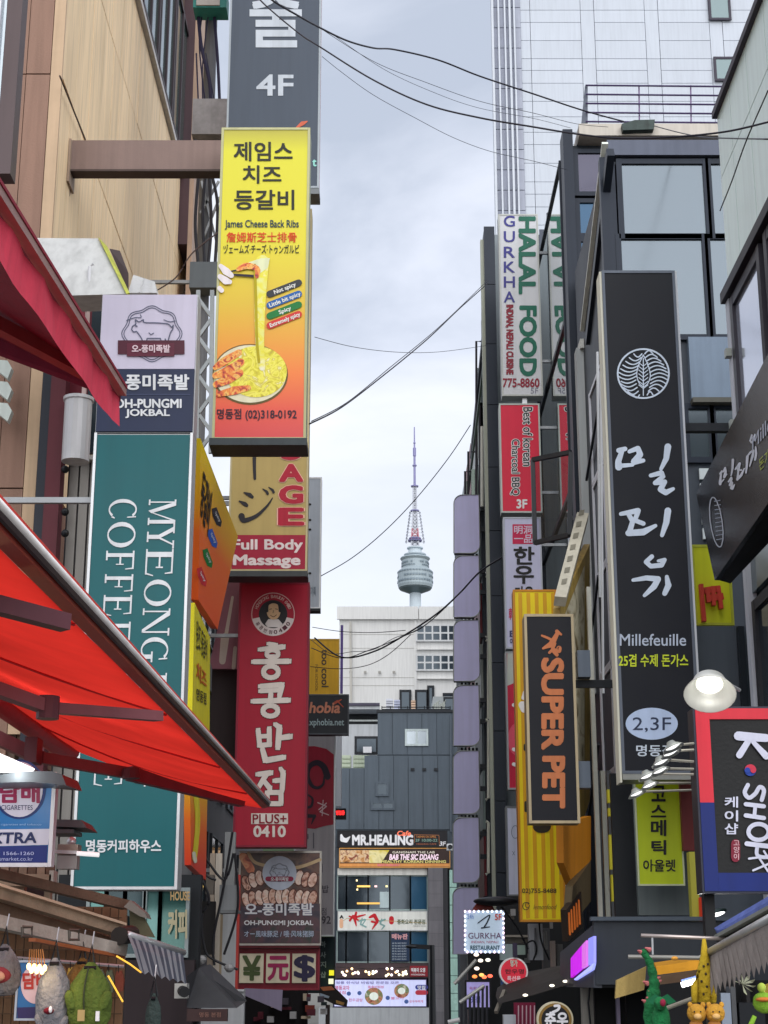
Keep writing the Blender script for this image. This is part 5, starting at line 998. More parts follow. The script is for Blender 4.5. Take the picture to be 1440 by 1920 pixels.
# pale tall block: dark glass building, front part (B2) and nearer part (B1)
db = thing('dark_glass_building', 'dark framed glass building with roof railing, right of the halal food sign', 'building', (6, 30, 0))
navy = M('232a36', .45, .25, streak=True); XF = 3.6
z2 = AT(1200, 266, 28).z; z2t = AT(1200, 244, 28).z
obj('core', MB().box(XF+.1, 10, 28.15, 34, 0, z2), M('2a323c', .5), db)
obj('roof_slab', MB().box(AT(1083, 255, 28).x, 8.2, 27.75, 34.1, z2+.002, z2t), M('c5bfb6', .7, streak=True), db)
xA, xB_ = AT(1066, 600, 28).x, AT(1085, 600, 28).x
obj('corner_pillar', MB().box(xA, xB_, 27.9, 28.4, 0, AT(1075, 247, 28).z), navy, db)
for k, (ya, yb) in enumerate(((282, 362), (375, 440), (448, 560), (570, 700))): wfront(db, xB_+.06, 4.4, AT(1110, yb, 28).z, AT(1110, ya, 28).z, 28.06, 1, 1, navy, glass('33506a', .5, .06) if k else glass('4d4c5c', .5, .2), .09)
obj('mirror_backing', MB().box(3.53, XF+.09, 28.45, 33.9, .5, z2-.1), navy, db)
for j in range(5): wside(db, 3.5, 28.45, 33.9, .9+j*3.4, 4.25+j*3.4, 1, 1, navy, GL_M, .05)
# railing
rl = thing('roof_railing', 'horizontal rail balustrade on the roof of the dark glass building', 'railing', (6, 27.9, z2t))
for py in (160, 177, 194, 211, 228): obj('rail', MB().tube([AT(1098, py, 27.9), AT(1440, py+3, 27.9)], .018, 6), M('4b4064', .4, .4), rl)
for px in (1199, 1296, 1390): obj('post', MB().tube([AT(px, 245, 27.95), AT(px-1, 160, 27.95)], .016, 6), M('7d6a8c', .4, .4), rl)
obj('end_rail', MB().prism([AT(1089, 244, 27.95), AT(1097, 160, 27.95), AT(1102, 160, 27.95), AT(1102, 244, 27.95)], Vector((0, .05, 0))), M('5d6472', .5), rl)
solo('roof_unit', MB().prism([AT(1166, 232, 27.6), AT(1190, 225, 27.6), AT(1228, 224, 27.6), AT(1226, 242, 27.6), AT(1168, 244, 27.6)], Vector((0, .4, 0))), M('3c4a48', .5, var=.4, scale=8), 'small dark junction box on the roof slab where the wires meet', 'box')
# nearer part
b1 = thing('glazed_stair_block', 'glazed block with large grey panes in navy frames behind the tall black sign', 'building', (5.4, 25, 0)); Y1 = 23.3
def x1(px, py=500): return AT(px, py, Y1).x
def z1(py): return AT(1240, py, Y1).z
xL = x1(1140, 700)
obj('core', MB().box(xL+.1, 7.5, Y1+.15, 27.6, 0, z1(300)), M('262d38', .5), b1)
obj('top_fascia', MB().box(x1(1137, 280)-.0, 7.5, Y1-.1, Y1+.14, z1(296), z1(268)), M('565c6c', .45, .2), b1)
obj('corner_post', MB().box(xL-.0, x1(1160), Y1-.04, Y1+.14, 0, z1(297)), navy, b1)
grid = [(1166, 1322, 306, 443), (1166, 1322, 447, 632), (1334, 1440, 306, 443), (1334, 1440, 447, 632), (1290, 1334, 764, 862), (1338, 1440, 764, 862)]
gp = glass('666f77', .8, .16, .03)
for a, b, ya, yb in grid: wfront(b1, x1(a, (ya+yb)/2)-.03, x1(b, (ya+yb)/2)+.03, z1(yb+1.5), z1(ya-1.5), Y1, 1, 1, navy, gp, .09)
obj('blue_panel', MB().box(x1(1280), 7.2, Y1-.12, Y1+.1, z1(752), z1(637)), M('6f7f92', .4, .1), b1); obj('sill', MB().box(x1(1280), 7.2, Y1-.2, Y1+.1, z1(762), z1(753)), M('55554f', .5), b1)
obj('behind_panel', MB().box(x1(1150), 7.2, Y1+.02, Y1+.14, 0, z1(636)), M('39404a', .5), b1)
for k in range(5): obj('slat', MB().box(x1(1288), 7.2, Y1-.05-.001*k, Y1-.0, z1(900+k*28), z1(880+k*28)), M('b9c2c6', .45, .1), b1)
obj('brick_reflection', MB().box(x1(1337, 540), x1(1352, 540), Y1+.02, Y1+.03, z1(630), z1(450)), M('6d7a74', .5), b1)  # coloured strip painted as brick tiles reflected in the narrow pane
# its street side: white diagonal trim and tilted strips
pls = SX(XF)
tr = [pls(1137, 270), pls(1096, 615)]
obj('roof_trim', MB().bar(pls(1139, 268) + Vector((-.04, 0, 0)), pls(1097, 620) + Vector((-.04, 0, 0)), .1, .05), M('d6dbd4', .4), b1); obj('dark_trim', MB().bar(pls(1147, 285) + Vector((-.02, 0, 0)), pls(1106, 640) + Vector((-.02, 0, 0)), .12, .2), navy, b1)
obj('side_wall', MB().box(XF+.02, XF+.11, Y1+.1, 26.4, 0, 12.2), M('2c3440', .5), b1)
for k in range(7): wside(b1, XF-.0, Y1+.15, 26.1, .5+k*1.66, 2.1+k*1.66, 2, 1, M('c9ccd6', .4, .2), GL_M, .07)
for ya, yb in ((760, 900), (1080, 1260), (1395, 1560)): obj('diagonal_bar', MB().bar(pls(1131, ya) + Vector((-.08, 0, 0)), pls(1108, yb) + Vector((-.08, 0, 0)), .04, .05), M('2b2f38', .5), b1)
# pale panelled building, near right
pg = thing('pale_panel_building', 'pale mint glass panelled building at the upper right with dark window frames', 'building', (6.5, 15, 0)); XR_ = 4.2
zt, zb2 = 12.85, 10.4; mint = glass('c9dad6', .25, .18, .03)
obj('core', MB().box(XR_+.08, 9, 9, 17.98, 0, zt-.05), M('3b4248', .6), pg)
y = 18.0
for w in (.72, .9, .9, .9, .9, .9, .9, .9):
    piece('panel', XR_, XR_+.07, y-w+.012, y-.012, 11.95, zt-.06, M('cfe0dc', .3, var=.07, rnd=.03, streak=True), pg); piece('panel', XR_, XR_+.07, y-w+.012, y-.012, zb2, 11.935, M('cfe0dc', .3, var=.07, rnd=.03, streak=True), pg); y -= w
obj('coping', MB().box(XR_-.06, XR_+.3, 9, 18.02, zt-.06, zt+.03), M('38323e', .5), pg); obj('end_wall', MB().box(XR_+.02, 9, 17.985, 18.01, 0, zt-.07), M('9fb0ae', .4), pg)
obj('lower_rail', MB().box(XR_-.1, XR_+.07, 9, 18.02, zb2-.14, zb2-.005), M('2e2b33', .5), pg)
for k in range(5): wside(pg, XR_+.0, 16.3-k*1.75, 17.7-k*1.75, 8.25, 10.15, 1, 1, M('34323a', .45), glass('b7bccb', .6, .1), .13)
for k in range(5): piece('dark_panel', XR_+.01, XR_+.07, 16.2-k*1.75, 17.85-k*1.75, 6.6, 8.1, glass('4a5a5e', .4, .15), pg)
obj('side_post', MB().box(XR_-.05, XR_+.06, 17.82, 17.98, 0, zb2-.15), M('b9bcc4', .45), pg)
for k in range(3): obj('hinge', MB().box(XR_-.12, XR_-.051, 17.8, 17.9, 7.7+k*.9, 7.8+k*.9), M('9aa09a', .4), pg)
for k in range(4): wside(pg, XR_, 16.4-k*1.6, 17.6-k*1.6, 3.9, 6.4, 1, 1, M('25262c', .45), GL_D, .12)
# pale column between
wc = thing('pale_column', 'pale grey corner column with a cap left of the tall black sign', 'column', (AT(1102, 900, 27).x, 27.2, 0))
rbox(wc, 'shaft', 1092, 652, 1112, 1300, 26.8, .3, M('a5abae', .6, streak=True)); rbox(wc, 'cap', 1088, 635, 1114, 652, 26.7, .4, M('c5c8c4', .5)); obj('hook', MB().blob(AT(1110, 662, 26.6), (.05, .05, .08), 8, 6), BLK, wc)
# ---- dark pillar building further on
dp = thing('dark_tiled_pillar', 'tall narrow dark tiled pillar left of the halal food sign', 'pillar', (AT(927, 1000, 34.6).x, 34.8, 0))
X0, X1 = AT(918, 1000, 34.5).x, AT(939, 1000, 34.5).x; zt = AT(927, 424, 34.5).z
obj('core', MB().box(X0+.01, X1-.01, 34.56, 36.0, 0, zt-.01), M('1a1f28', .5), dp); n = 13
for k in range(n): piece('tile', X0, X1, 34.5, 34.555, zt*k/n+.008, zt*(k+1)/n-.008, M('252c38', .35, .2, rnd=.12), dp)
obj('side_trim', MB().box(X0-.08, X0-.003, 34.6, 34.75, 0, zt-.3), M('a7ada0', .5), dp)
rb = thing('narrow_rear_building', 'narrow building front with pale grey windows between the halal sign and mirror glass', 'building', (3.2, 36, 0))
obj('wall', MB().box(X1+.01, 3.9, 35.2, 40, 0, AT(1000, 440, 35.2).z), M('7f888e', .6, streak=True), rb)
for ya, yb, c in ((430, 500, '3b4250'), (510, 640, 'b4c6cc'), (650, 690, '59606c'), (700, 820, '8aa0a6'), (830, 960, '9ab0b0'), (1030, 1080, '7fa09a'), (1090, 1130, '9a6a5a')): rbox(rb, 'facade_panel', 1012, ya, 1031, yb, 35.15, .04, glass(c, .3, .2))
obj('gutter', MB().tube([AT(1030, 400, 34.9), AT(1030, 1100, 34.9)], .07, 8), M('2b2f3a', .4), rb)
sb = thing('low_side_building', 'dark side building with stepped roof frames behind the lilac lightboxes', 'building', (2.8, 40, 0))
obj('wall', MB().box(X0-.1+.02, 3.5, 36.1, 50, 0, 15.6), M('343b44', .6), sb); 
for k in range(10):
    zz = 1.2+k*1.45
    for y0_ in (36.3, 39, 42): piece('side_panel', X0-.14, X0-.085, y0_, y0_+2.5, zz, zz+1.3, M(('59636a', '8a9a98', '7a2c34', 'a9b0ac')[(k*3+int(y0_)) % 4], .45, .1), sb)
obj('pipe', MB().tube([AT(904, 800, 35.4), AT(904, 950, 35.4)], .04, 8), M('c7c9c2', .4), sb)
for i, (ya, yb) in enumerate(((905, 1075), (1080, 1195), (1200, 1350), (1350, 1500), (1540, 1640))): obj('pipe', MB().tube([AT(911, ya, 35.3), AT(916, ya+3, 35.3), AT(916, yb-3, 35.3), AT(911, yb, 35.3)], .035, 8), M('cdd0c4', .4), sb)
rf_ = thing('roof_edge_frames', 'thin dark stepped frames and diagonal roof edge above the topmost lilac lightbox', 'frame', AT(890, 900, 36))
obj('diagonal_edge', MB().bar(AT(917, 520, 35.0), AT(884, 860, 36.6), .07, .07), M('30363e', .4), rf_); obj('diagonal_edge', MB().bar(AT(912, 640, 35.0), AT(877, 930, 36.6), .05, .05), M('4c5a54', .4), rf_)
for x0_, y0_, x1_, y1_ in ((878, 847, 893, 930), (872, 884, 884, 930), (893, 640, 905, 930), (900, 760, 912, 1000)):
    obj('post', MB().tube([AT(x0_, y1_, 36), AT(x0_, y0_, 36), AT(x1_, y0_, 36)], .03, 6), M('3b3a42', .4), rf_)
for a, b, c, d, col in ((884, 880, 896, 930, '6d7d74'), (896, 690, 903, 900, 'a9b4b8'), (903, 600, 915, 700, '9aa4a8'), (903, 705, 912, 900, '59666c'), (870, 902, 880, 926, '5a6660')): rbox(rf_, 'panel', a, b, c, d, 36.1, .1, glass(col, .3, .2))
# lilac lightboxes
lil_ = M('bcbbe4', .42, var=.05, scale=1.1)
def lilac(i, y0, y1, x0, x1):
    lb = ('topmost plain lilac sign box with cut corners, level with the tower pod', 'second lilac sign box from the top, crossed by a thick black cable', 'third lilac sign box from the top of the column', 'fourth lilac sign box, level with the white office block windows', 'fifth lilac sign box, level with the slate cladding', 'sixth lilac sign box, beside the healing cafe sign', 'bottommost lilac sign box, behind the small lit restaurant sign')[i]
    r = thing('lilac_lightbox', lb, 'sign', AT((x0+x1)/2, y1, 36), 'column of blank lilac sign boxes'); c = 16
    f_ = FY(35.7); pts = ell(x0+c, y0+c, c, n=6, a0=180, a1=270) + [(x1-2, y0)] + ell(x1-c, y1-c, c, n=6, a0=0, a1=90) + [(x0, y1)]
    obj('face_panel', MB().prism([f_(*p) for p in pts], Vector((0, .03, 0))), lil_, r); obj('housing', MB().prism([f_(p[0]+(1 if p[0]<870 else -1), p[1], -.031) for p in pts], Vector((0, .2, 0))), M('5d5c66', .5), r)
    rim = [f_(*p, .003) for p in pts]; obj('rim', MB().tube(rim + [rim[0]], .014, 5), M('8f9494', .4, .3), r)
    for k in (.25, .6): p = AT(x1, y0+(y1-y0)*k, 35.85); obj('bracket', MB().box(p.x, p.x+.3, 35.8, 35.9, p.z-.05, p.z+.05), DSTEEL, r)
for i, (y0, y1) in enumerate(((928, 1037), (1042, 1157), (1163, 1277), (1285, 1398), (1408, 1526), (1533, 1655), (1664, 1789))): lilac(i, y0, y1, 851 - i*.3, 900)
mb = MB()
for i, y in enumerate((1039, 1160, 1281, 1403, 1529, 1659)):
    for k in range(5): rbox(sb, 'link_bolt', 864+k*7, y-1, 868+k*7, y+4, 36, .1, DSTEEL)

# ---- right hanging signs
r_, f, (X0, X1, Z0, Z1) = signbox('halal_food_sign', 'white vertical sign reading GURKHA and HALAL FOOD in blue and green', 938, 402, 1013, 742, 32, .35, M('c9ccd2', .5, var=.05), M('9aa0a2', .5), M('b9bdba', .45), arms=3.6)
gr = M('0d6450', .45); bl = M('3a3a86', .45); rd = M('8a1f34', .45)
for ch, y in zip('GURKHA', (405, 434, 463, 491, 519, 547)): text(ch, r_, f, (945, y, 965, y+20), bl, .02)
text('HALAL', r_, f, (974, 408, 1003, 550), gr, .045, rot=90); text('FOOD', r_, f, (975, 575, 1005, 704), gr, .045, rot=90)
text('INDIAN, NEPALI CUISINE', r_, f, (948, 572, 962, 702), rd, .06, rot=90); text('775-8860', r_, f, (943, 710, 1011, 726), rd, .03); text('5F', r_, f, (995, 728, 1009, 738), M('7a7a8c'), .0)
r_, f, _ = signbox('charcoal_bbq_sign', 'bright red sign reading Best of korean Charcoal BBQ, below the halal sign', 938, 757, 1014, 961, 32, .35, M('d61f42', .45, var=.06), M('a9b0ac', .5), M('b9c2be', .45), arms=3.6)
text('Best of korean', r_, f, (981, 764, 998, 874), INK, .015, rot=90, out=WHT, outw=.06); text('Charcoal BBQ', r_, f, (957, 824, 974, 929), INK, .015, rot=90, out=WHT, outw=.06); text('3F', r_, f, (969, 937, 988, 953), WHT, .035)
obj('hanger', MB().box(2.95, 3.05, 32.1, 32.2, Z0-.22, Z0-.006), SILV, r_)
r_, f, _ = signbox('beef_sign', 'white sign reading 한우 in black with a small red seal, below the red sign', 946, 970, 1017, 1216, 31.6, .3, M('c3c5e2', .5, var=.04), M('9fa8b0', .5), M('b9bfcc', .45), arms=3.6)
shape('seal', r_, f, [(961, 983), (999, 983), (999, 1020), (961, 1020)], M('c41f50'), 1); text('明洞', r_, f, (964, 986, 998, 1001), M('d9c9e0'), .02); text('一品', r_, f, (964, 1003, 998, 1018), M('d9c9e0'), .02)
text('한', r_, f, (964, 1026, 1001, 1058), INK, .03); text('우', r_, f, (964, 1062, 1000, 1094), INK, .03); text('마을', r_, f, (966, 1100, 1000, 1130), INK, .03); text('韓', r_, f, (954, 1140, 966, 1162), M('c41f50'), .02); text('B', r_, f, (956, 1183, 966, 1194), M('3a3a6c'), .03); text('on', r_, f, (956, 1198, 966, 1206), M('3a3a6c'), .02)
r_, f, _ = signbox('pink_ice_sign', 'magenta and white sign strip mostly hidden behind the yellow striped sign', 950, 1222, 1000, 1480, 31.4, .3, M('c2183f', .5), M('8f9494'), M('9a9fa4'))
shape('pale_top', r_, f, [(951, 1224), (999, 1224), (999, 1282), (985, 1276), (970, 1278), (951, 1286)], M('b3bab4'), 1); shape('pink_blob', r_, f, ell(972, 1386, 20, 32, 20), M('e0526c'), 1)
for y in (1322, 1405, 1433): strokes('white_dot', r_, f, [([(963, y), (970, y+2)], 7)], WHT, 2)
r_, f, _ = signbox('white_menu_sign', 'white blank hanging sign low behind the yellow striped sign', 950, 1512, 1076, 1680, 31.2, .25, M('bcc1d8', .5), M('8f9494'), M('6d7278'))
text('X', r_, f, (960, 1596, 966, 1604), M('5a6478'), .0); strokes('mark', r_, f, [(ell(966, 1560, 7, 12, 16), 1)], M('5a6478')); text('i', r_, f, (1062, 1630, 1064, 1642), M('5a6478'), .0)
# yellow striped
r_, f, (X0, X1, Z0, Z1) = signbox('yellow_striped_sign', 'tall yellow vertical striped sign with phone number 02)755-8488, behind the black pet sign', 969, 1106, 1052, 1728, 24, .3, M('e3cd12', .45, var=.08), M('b9791c', .5), M('c2821e', .45))
for k in range(5):
    X_ = X0 + (X1-X0)*(.12+.19*k); obj('stripe', MB().box(X_, X_+(X1-X0)*.085, 23.995, 24.0015, Z0+.05, Z1-.05), M('cf9c14', .45), r_)
text('02)755-8488', r_, f, (979, 1666, 1043, 1677), M('3a3420'), .02); text('lemonfood', r_, f, (1000, 1696, 1044, 1705), M('6a5a20'), .0, shear=.3); strokes('lemon_logo', r_, f, [(ell(986, 1699, 6, 7, 14), 1.5), (ell(989, 1697, 4, 5, 12), 1.2)], M('4a4420'))
strokes('mascot_print', r_, f, [([(979, 1322), (983, 1330)], 14)], WHT, 3); strokes('mascot_print', r_, f, [([(981, 1309), (984, 1298)], 7)], WHT, 3); shape('lamp_print', r_, f, ell(1016, 1550, 17, 12, 20), M('2a2416'), 3)
strokes('stain', r_, f, [([(985, 1398), (985, 1405)], 7), ([(986, 1505), (986, 1520)], 6)], M('2a2a1c'), 3)
# black pet sign
r_, f, (X0, X1, Z0, Z1) = signbox('pet_shop_sign', 'black vertical sign with orange letters SUPER PET and a dog and cat mark', 988, 1152, 1081, 1543, 20, .35, M('11131d', .5, var=.04), M('8a7a5a', .5), M('b9a98a', .45))
org = M('c9774a', .45)
text('SUPER', r_, f, (1017, 1236, 1055, 1404), org, .05, rot=90); text('PET', r_, f, (1019, 1420, 1057, 1513), org, .05, rot=90)
strokes('pet_mark', r_, f, [(curve([(1016, 1192), (1030, 1198), (1040, 1206), (1036, 1218), (1044, 1228)]), wline(4, 7, 25)), ([(1018, 1216), (1034, 1208), (1046, 1186)], [4, 12, 7]), ([(1044, 1184), (1052, 1190)], [7, 4]), (curve([(1030, 1224), (1038, 1218), (1048, 1222), (1050, 1216)]), wline(5, 6, 19)), (ell(1048, 1216, 4, 4, 10), 2)], org)
for ya in (1219, 1427): rbox(r_, 'wall_bracket', 1083, ya, 1107, ya+50, 20.1, .2, M('66707e', .4, .3))
obj('bracket_arm', MB().box(X1, 3.62, 20.25, 20.3, Z1-.9, Z1-.8), DSTEEL, r_); 
# orange/yellow fascias receding behind pet sign
r_, pl = slab('cream_letter_fascia', 'pale cream fascia with raised grey squares, sloping beside the open window', [(1040, 1118, 22.2), (1062, 1120, 22.2), (1104, 962, 24.5), (1082, 960, 24.5)], .15, M('b9b4a4', .6, bump=.2))
for k in range(7): x_, y_ = 1056+k*5.4, 1096-k*21.5; shape('raised_square', r_, pl, [(x_-4, y_), (x_+6, y_-2), (x_+8, y_-12), (x_-2, y_-10)], M('7a7668'), 2)
r_, pl = slab('yellow_framed_poster', 'long pale poster with yellow frame running up beside the black pet sign', [(1050, 1140, 22.5), (1106, 1020, 24.5), (1106, 1500, 24.5), (1062, 1640, 22.5)], .1, M('b79a52', .5, var=.25, scale=3))
shape('pale_print', r_, pl, [(1060, 1150), (1096, 1060), (1096, 1440), (1070, 1500)], food('poster_print', ['6d5a34', 'c9bfa0', 'ded6bc', '9a8450'], 2.5, 1), 1)
r_, pl = slab('orange_wedge', 'orange wedge shaped board below the black pet sign', [(1056, 1545, 22), (1108, 1530, 23.5), (1108, 1612, 23.5), (1074, 1660, 22), (1057, 1618, 22)], .1, M('c9801e', .5, var=.1))
r_, pl = slab('dark_under_wedge', 'dark olive slanted board below the orange wedge', [(1074, 1662, 22), (1108, 1614, 23.5), (1108, 1690, 23.5), (1068, 1740, 22)], .1, M('5a4c34', .6))
r_, pl = slab('orange_flame_sign', 'dark slanted sign with orange flame lettering by the gurkha end of the shops', [(1062, 1706, 21.5), (1090, 1672, 22.5), (1092, 1740, 22.5), (1066, 1765, 21.5)], .08, M('2c2018', .5))
for k in range(5): strokes('flame_letter', r_, pl, [([(1066+k*4.6, 1712-k*6), (1068+k*4.6, 1752-k*5)], [3, 4])], M('d8702c', emit=.2), 1)
# open casement
cw = thing('open_casement', 'dark framed casement window swung open in front of the red and white signs', 'window', AT(1035, 1010, 24.5))
q = [AT(999, 862, 24.8), AT(1070, 848, 24.2), AT(1068, 1003, 24.2), AT(1003, 1018, 24.8)]
for i in range(4): obj('frame', MB().bar(q[i], q[(i+1) % 4], .07, .07), M('2d3036', .45), cw)
def tglass():
    m = bpy.data.materials.new('clear_window_glass'); m.use_nodes = True; t = m.node_tree; t.nodes.clear(); L = t.links.new
    o = t.nodes.new('ShaderNodeOutputMaterial'); a = t.nodes.new('ShaderNodeBsdfTransparent'); g = t.nodes.new('ShaderNodeBsdfGlossy'); x = t.nodes.new('ShaderNodeMixShader'); a.inputs[0].default_value = (.62, .64, .68, 1); g.inputs[0].default_value = (.6, .62, .66, 1); g.inputs['Roughness'].default_value = .05
    x.inputs[0].default_value = .06; L(a.outputs[0], x.inputs[1]); L(g.outputs[0], x.inputs[2]); L(x.outputs[0], o.inputs[0]); return m
obj('pane', MB().add(q, [(0, 1, 2, 3)]), tglass(), cw); obj('stay', MB().bar(q[2] + Vector((0,0,.4)), q[2] + Vector((.12, .5, .4)), .03, .03), SILV, cw)

# ---- tall black millefeuille sign
r_, f, (X0, X1, Z0, Z1) = signbox('black_cutlet_sign', 'very tall black sign with white brush Hangul 밀피유 and Millefeuille', 1148, 508, 1290, 1450, 18, .45, M('0a0f1b', .5, var=.04), M('d8d6c4', .5, streak=True), M('5d6470', .4, .3))
obj('left_edge', MB().box(X0-.03, X0-.005, 18.02, 18.3, Z0-.1, Z1), M('d3d2c2', .5, streak=True), r_); obj('bottom_rail', MB().box(X0, X1, 18.0, 18.45, Z0-.07, Z0-.006), M('8a8c88', .4, .3), r_)
obj('right_edge', MB().box(X1+.005, X1+.03, 18.0, 18.45, Z0, Z1), M('c4c9d0', .4), r_)
ph = M('ccd9ea', .5)
strokes('logo_ring', r_, f, [(ell(1206, 701, 48, 46, 48) + [(1254, 701)], 3.2)], ph)
wv = []
for k in range(12):
    y = 664 + k*7; hw = math.sqrt(max(0, 47**2 - (y-701)**2))
    if hw < 8: continue
    for s in (-1, 1):
        pts = []
        for i in range(9):
            t_ = i/8; x = 1206 + s*(13*math.exp(-((y-712)/34)**2) + 1 + (hw - 14)*t_); yy = y + (-6*math.sin(t_*3.1) if s > 0 else 6*math.sin(t_*3.1))
            if (x-1206)**2 + (yy-701)**2 < 47**2: pts.append((x, yy))
        if len(pts) > 1: wv.append((pts, 2.4))
strokes('waves', r_, f, wv, ph)
lf = [(curve([(1206, 666), (1196, 688), (1194, 706), (1199, 720), (1206, 726)]), 1.8), (curve([(1206, 666), (1216, 688), (1219, 706), (1214, 720), (1206, 726)]), 1.8), ([(1206, 672), (1206, 742)], 1.8)]
for k in range(7):
    y = 680+k*7; lf += [([(1206, y+7), (1206-9, y)], 1.5), ([(1206, y+7), (1206+9, y)], 1.5)]
strokes('leaf', r_, f, lf, ph)
mil = [([(1166, 846), (1159, 866), (1160, 876)], [6, 9, 11]), ([(1160, 845), (1172, 842)], [7, 6]), ([(1180, 847), (1196, 841), (1200, 853), (1189, 866), (1206, 864)], [5, 7, 9, 10, 5]), ([(1160, 874), (1186, 872)], [6, 4]),
       ([(1252, 838), (1249, 860), (1239, 880)], [10, 8, 4]), ([(1220, 892), (1240, 887), (1243, 894), (1228, 906), (1246, 904), (1238, 918), (1248, 924), (1262, 917)], [5, 7, 6, 6, 7, 8, 8, 4])]
pi_ = [([(1164, 964), (1196, 958)], [5, 8]), ([(1178, 964), (1186, 978), (1180, 998)], [6, 7, 8]), ([(1196, 960), (1190, 976), (1206, 982)], [7, 6, 6]), ([(1178, 1000), (1206, 998), (1229, 986)], [9, 10, 4]), ([(1252, 958), (1249, 980), (1241, 1004)], [10, 9, 5])]
yu = [([(1222, 1044), (1211, 1054), (1220, 1062), (1240, 1060), (1246, 1050), (1234, 1052)], [6, 6, 6, 7, 5, 3]), ([(1187, 1088), (1212, 1084), (1234, 1086), (1226, 1100), (1208, 1117)], [4, 7, 8, 9, 4]), ([(1250, 1082), (1253, 1098), (1246, 1113)], [5, 9, 7])]
for q in (mil, pi_, yu): strokes('brush_hangul', r_, f, q, ph, grow=1.3)
text('Millefeuille', r_, f, (1162, 1189, 1286, 1211), M('b9c4d6'), .01); text('25겹 수제 돈가스', r_, f, (1160, 1227, 1290, 1250), M('c9d832'), .025)
shape('oval_plate', r_, f, ell(1222, 1357, 49, 30, 36), M('b6c8e6'), 1); text('2,3F', r_, f, (1186, 1345, 1258, 1373), M('2c3650'), .0); text('명동점', r_, f, (1193, 1397, 1262, 1418), M('c9d3e0'), .02)
obj('wall_arm', MB().box(X1+.03, 4.2, 18.2, 18.3, Z1-2, Z1-1.9), DSTEEL, r_)
# ---- slanted black awning sign, right edge
pl = tri((1305, 925, 17.2), (1340, 1088, 16.6), (1440, 690, 14.2)); T = [(1305, 925), (1340, 1088), (1560, 770), (1560, 430)]
r_ = thing('black_awning_sign', 'black glossy slanted awning sign with 밀피유 lettering, right edge', 'awning', pl(1400, 950))
P = [pl(*p) for p in T]; obj('face_panel', MB().prism(P, pl.n * -.05), M('2b2d33', .22, .2, var=.2, bump=.15), r_)
obj('underside', MB().prism([P[1] + pl.n*-.051, P[2] + pl.n*-.051, P[2] + Vector((.5, .15, .0)), P[1] + Vector((.2, .15, .0))], Vector((0, 0, .03))), M('15171b', .5), r_)
strokes('logo_oval', r_, pl, [(ell(1344, 979, 11, 47, 36, tilt=-8) + [ell(1344, 979, 11, 47, 36, tilt=-8)[0]], 2)], M('aeb6c4'), 1)
strokes('logo_waves', r_, pl, [([(1340+k*.4, 940+k*8), (1352+k*.5, 938+k*8)], 1.6) for k in range(10)], M('8a94a4'), 1)
for q, (dx, dy, sx, sy) in ((mil, (1352, 895, .26, .62)), (pi_, (1378, 880, .26, .62)), (yu, (1400, 840, .26, .75))):
    cx = sum(p[0] for s_ in q for p in s_[0]) / sum(len(s_[0]) for s_ in q); cy = sum(p[1] for s_ in q for p in s_[0]) / sum(len(s_[0]) for s_ in q)
    strokes('brush_hangul', r_, pl, [([(dx+12+(x-cx)*sx, dy+(y-cy)*sy-(x-cx)*sx*.9) for x, y in pts], [a*.42 for a in w_]) for pts, w_ in q], M('c6ccd8'), 1, grow=.4)
text('Millefeuille', r_, pl, [(1412, 820), (1500, 710), (1502, 745), (1412, 845)], M('aab2c2'), .01); text('돈가스 전문', r_, pl, [(1424, 862), (1480, 800), (1480, 826), (1426, 884)], M('9aa63a'), .01)
# yellow sign with red letters
r_, f, _ = signbox('yellow_corner_sign', 'lime yellow sign with thick red raised letters under the black awning sign', 1300, 1022, 1372, 1172, 19.5, .2, M('cfd31c', .45, var=.06), M('a0a428'), M('b9bd3a'))
rl3 = M('c23a2a', .45)
for pts in ([(1314, 1096), (1320, 1166)], [(1326, 1104), (1328, 1130)], [(1336, 1100), (1338, 1136)], [(1320, 1108), (1350, 1104)], [(1346, 1100), (1352, 1142)], [(1330, 1122), (1356, 1118)]): obj('raised_letter', MB().bar(AT(*pts[0], 19.4), AT(*pts[1], 19.4), .05, .08), rl3, r_)
# grey wall panels behind lamps
gw = thing('grey_panel_wall', 'dim grey wall panels with dark upright bars behind the round lamp', 'wall', (4.2, 19.3, 0))
rbox(gw, 'panel', 1298, 1174, 1560, 1720, 19.2, .2, M('4f5660', .5, .1)); 
for a in (1388, 1420): rbox(gw, 'bar', a, 1174, a+12, 1340, 19.05, .1, M('1d222a', .4))
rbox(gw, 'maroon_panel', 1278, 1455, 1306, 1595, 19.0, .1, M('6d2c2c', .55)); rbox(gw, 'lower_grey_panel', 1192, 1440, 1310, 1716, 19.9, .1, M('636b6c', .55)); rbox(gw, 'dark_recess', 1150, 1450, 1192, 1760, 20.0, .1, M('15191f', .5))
for a, c in ((1112, 'b9b9b0'), (1122, '3a3d44'), (1132, 'a6a69c'), (1143, '56585c')): rbox(gw, 'upright_trim', a, 1445 if a > 1120 else 1100, a+8, 1760, 20.8+a*.001, .1, M(c, .45, .2, bump=.2))
for ya, yb in ((1480, 1505), (1515, 1530), (1565, 1630), (1640, 1690)): rbox(gw, 'yellow_strip', 1139+(ya-1480)*.05, ya, 1148+(ya-1480)*.05, yb, 20.6, .1, M('d9cf3a', .5))
r_, f, _ = signbox('cosmetic_outlet_sign', 'lime green sign reading 코스메틱 아울렛 in black, below the tall black sign', 1193, 1456, 1279, 1660, 19.2, .12, M('b4c41a', .45, var=.05), M('9aa8a0'), M('c3c9a4'), .015)
for ch, (a, y0, b, y1) in zip('코스메틱', ((1222, 1474, 1247, 1502), (1221, 1510, 1248, 1532), (1221, 1538, 1248, 1567), (1222, 1576, 1248, 1602))): text(ch, r_, f, (a, y0, b, y1), INK, .03)
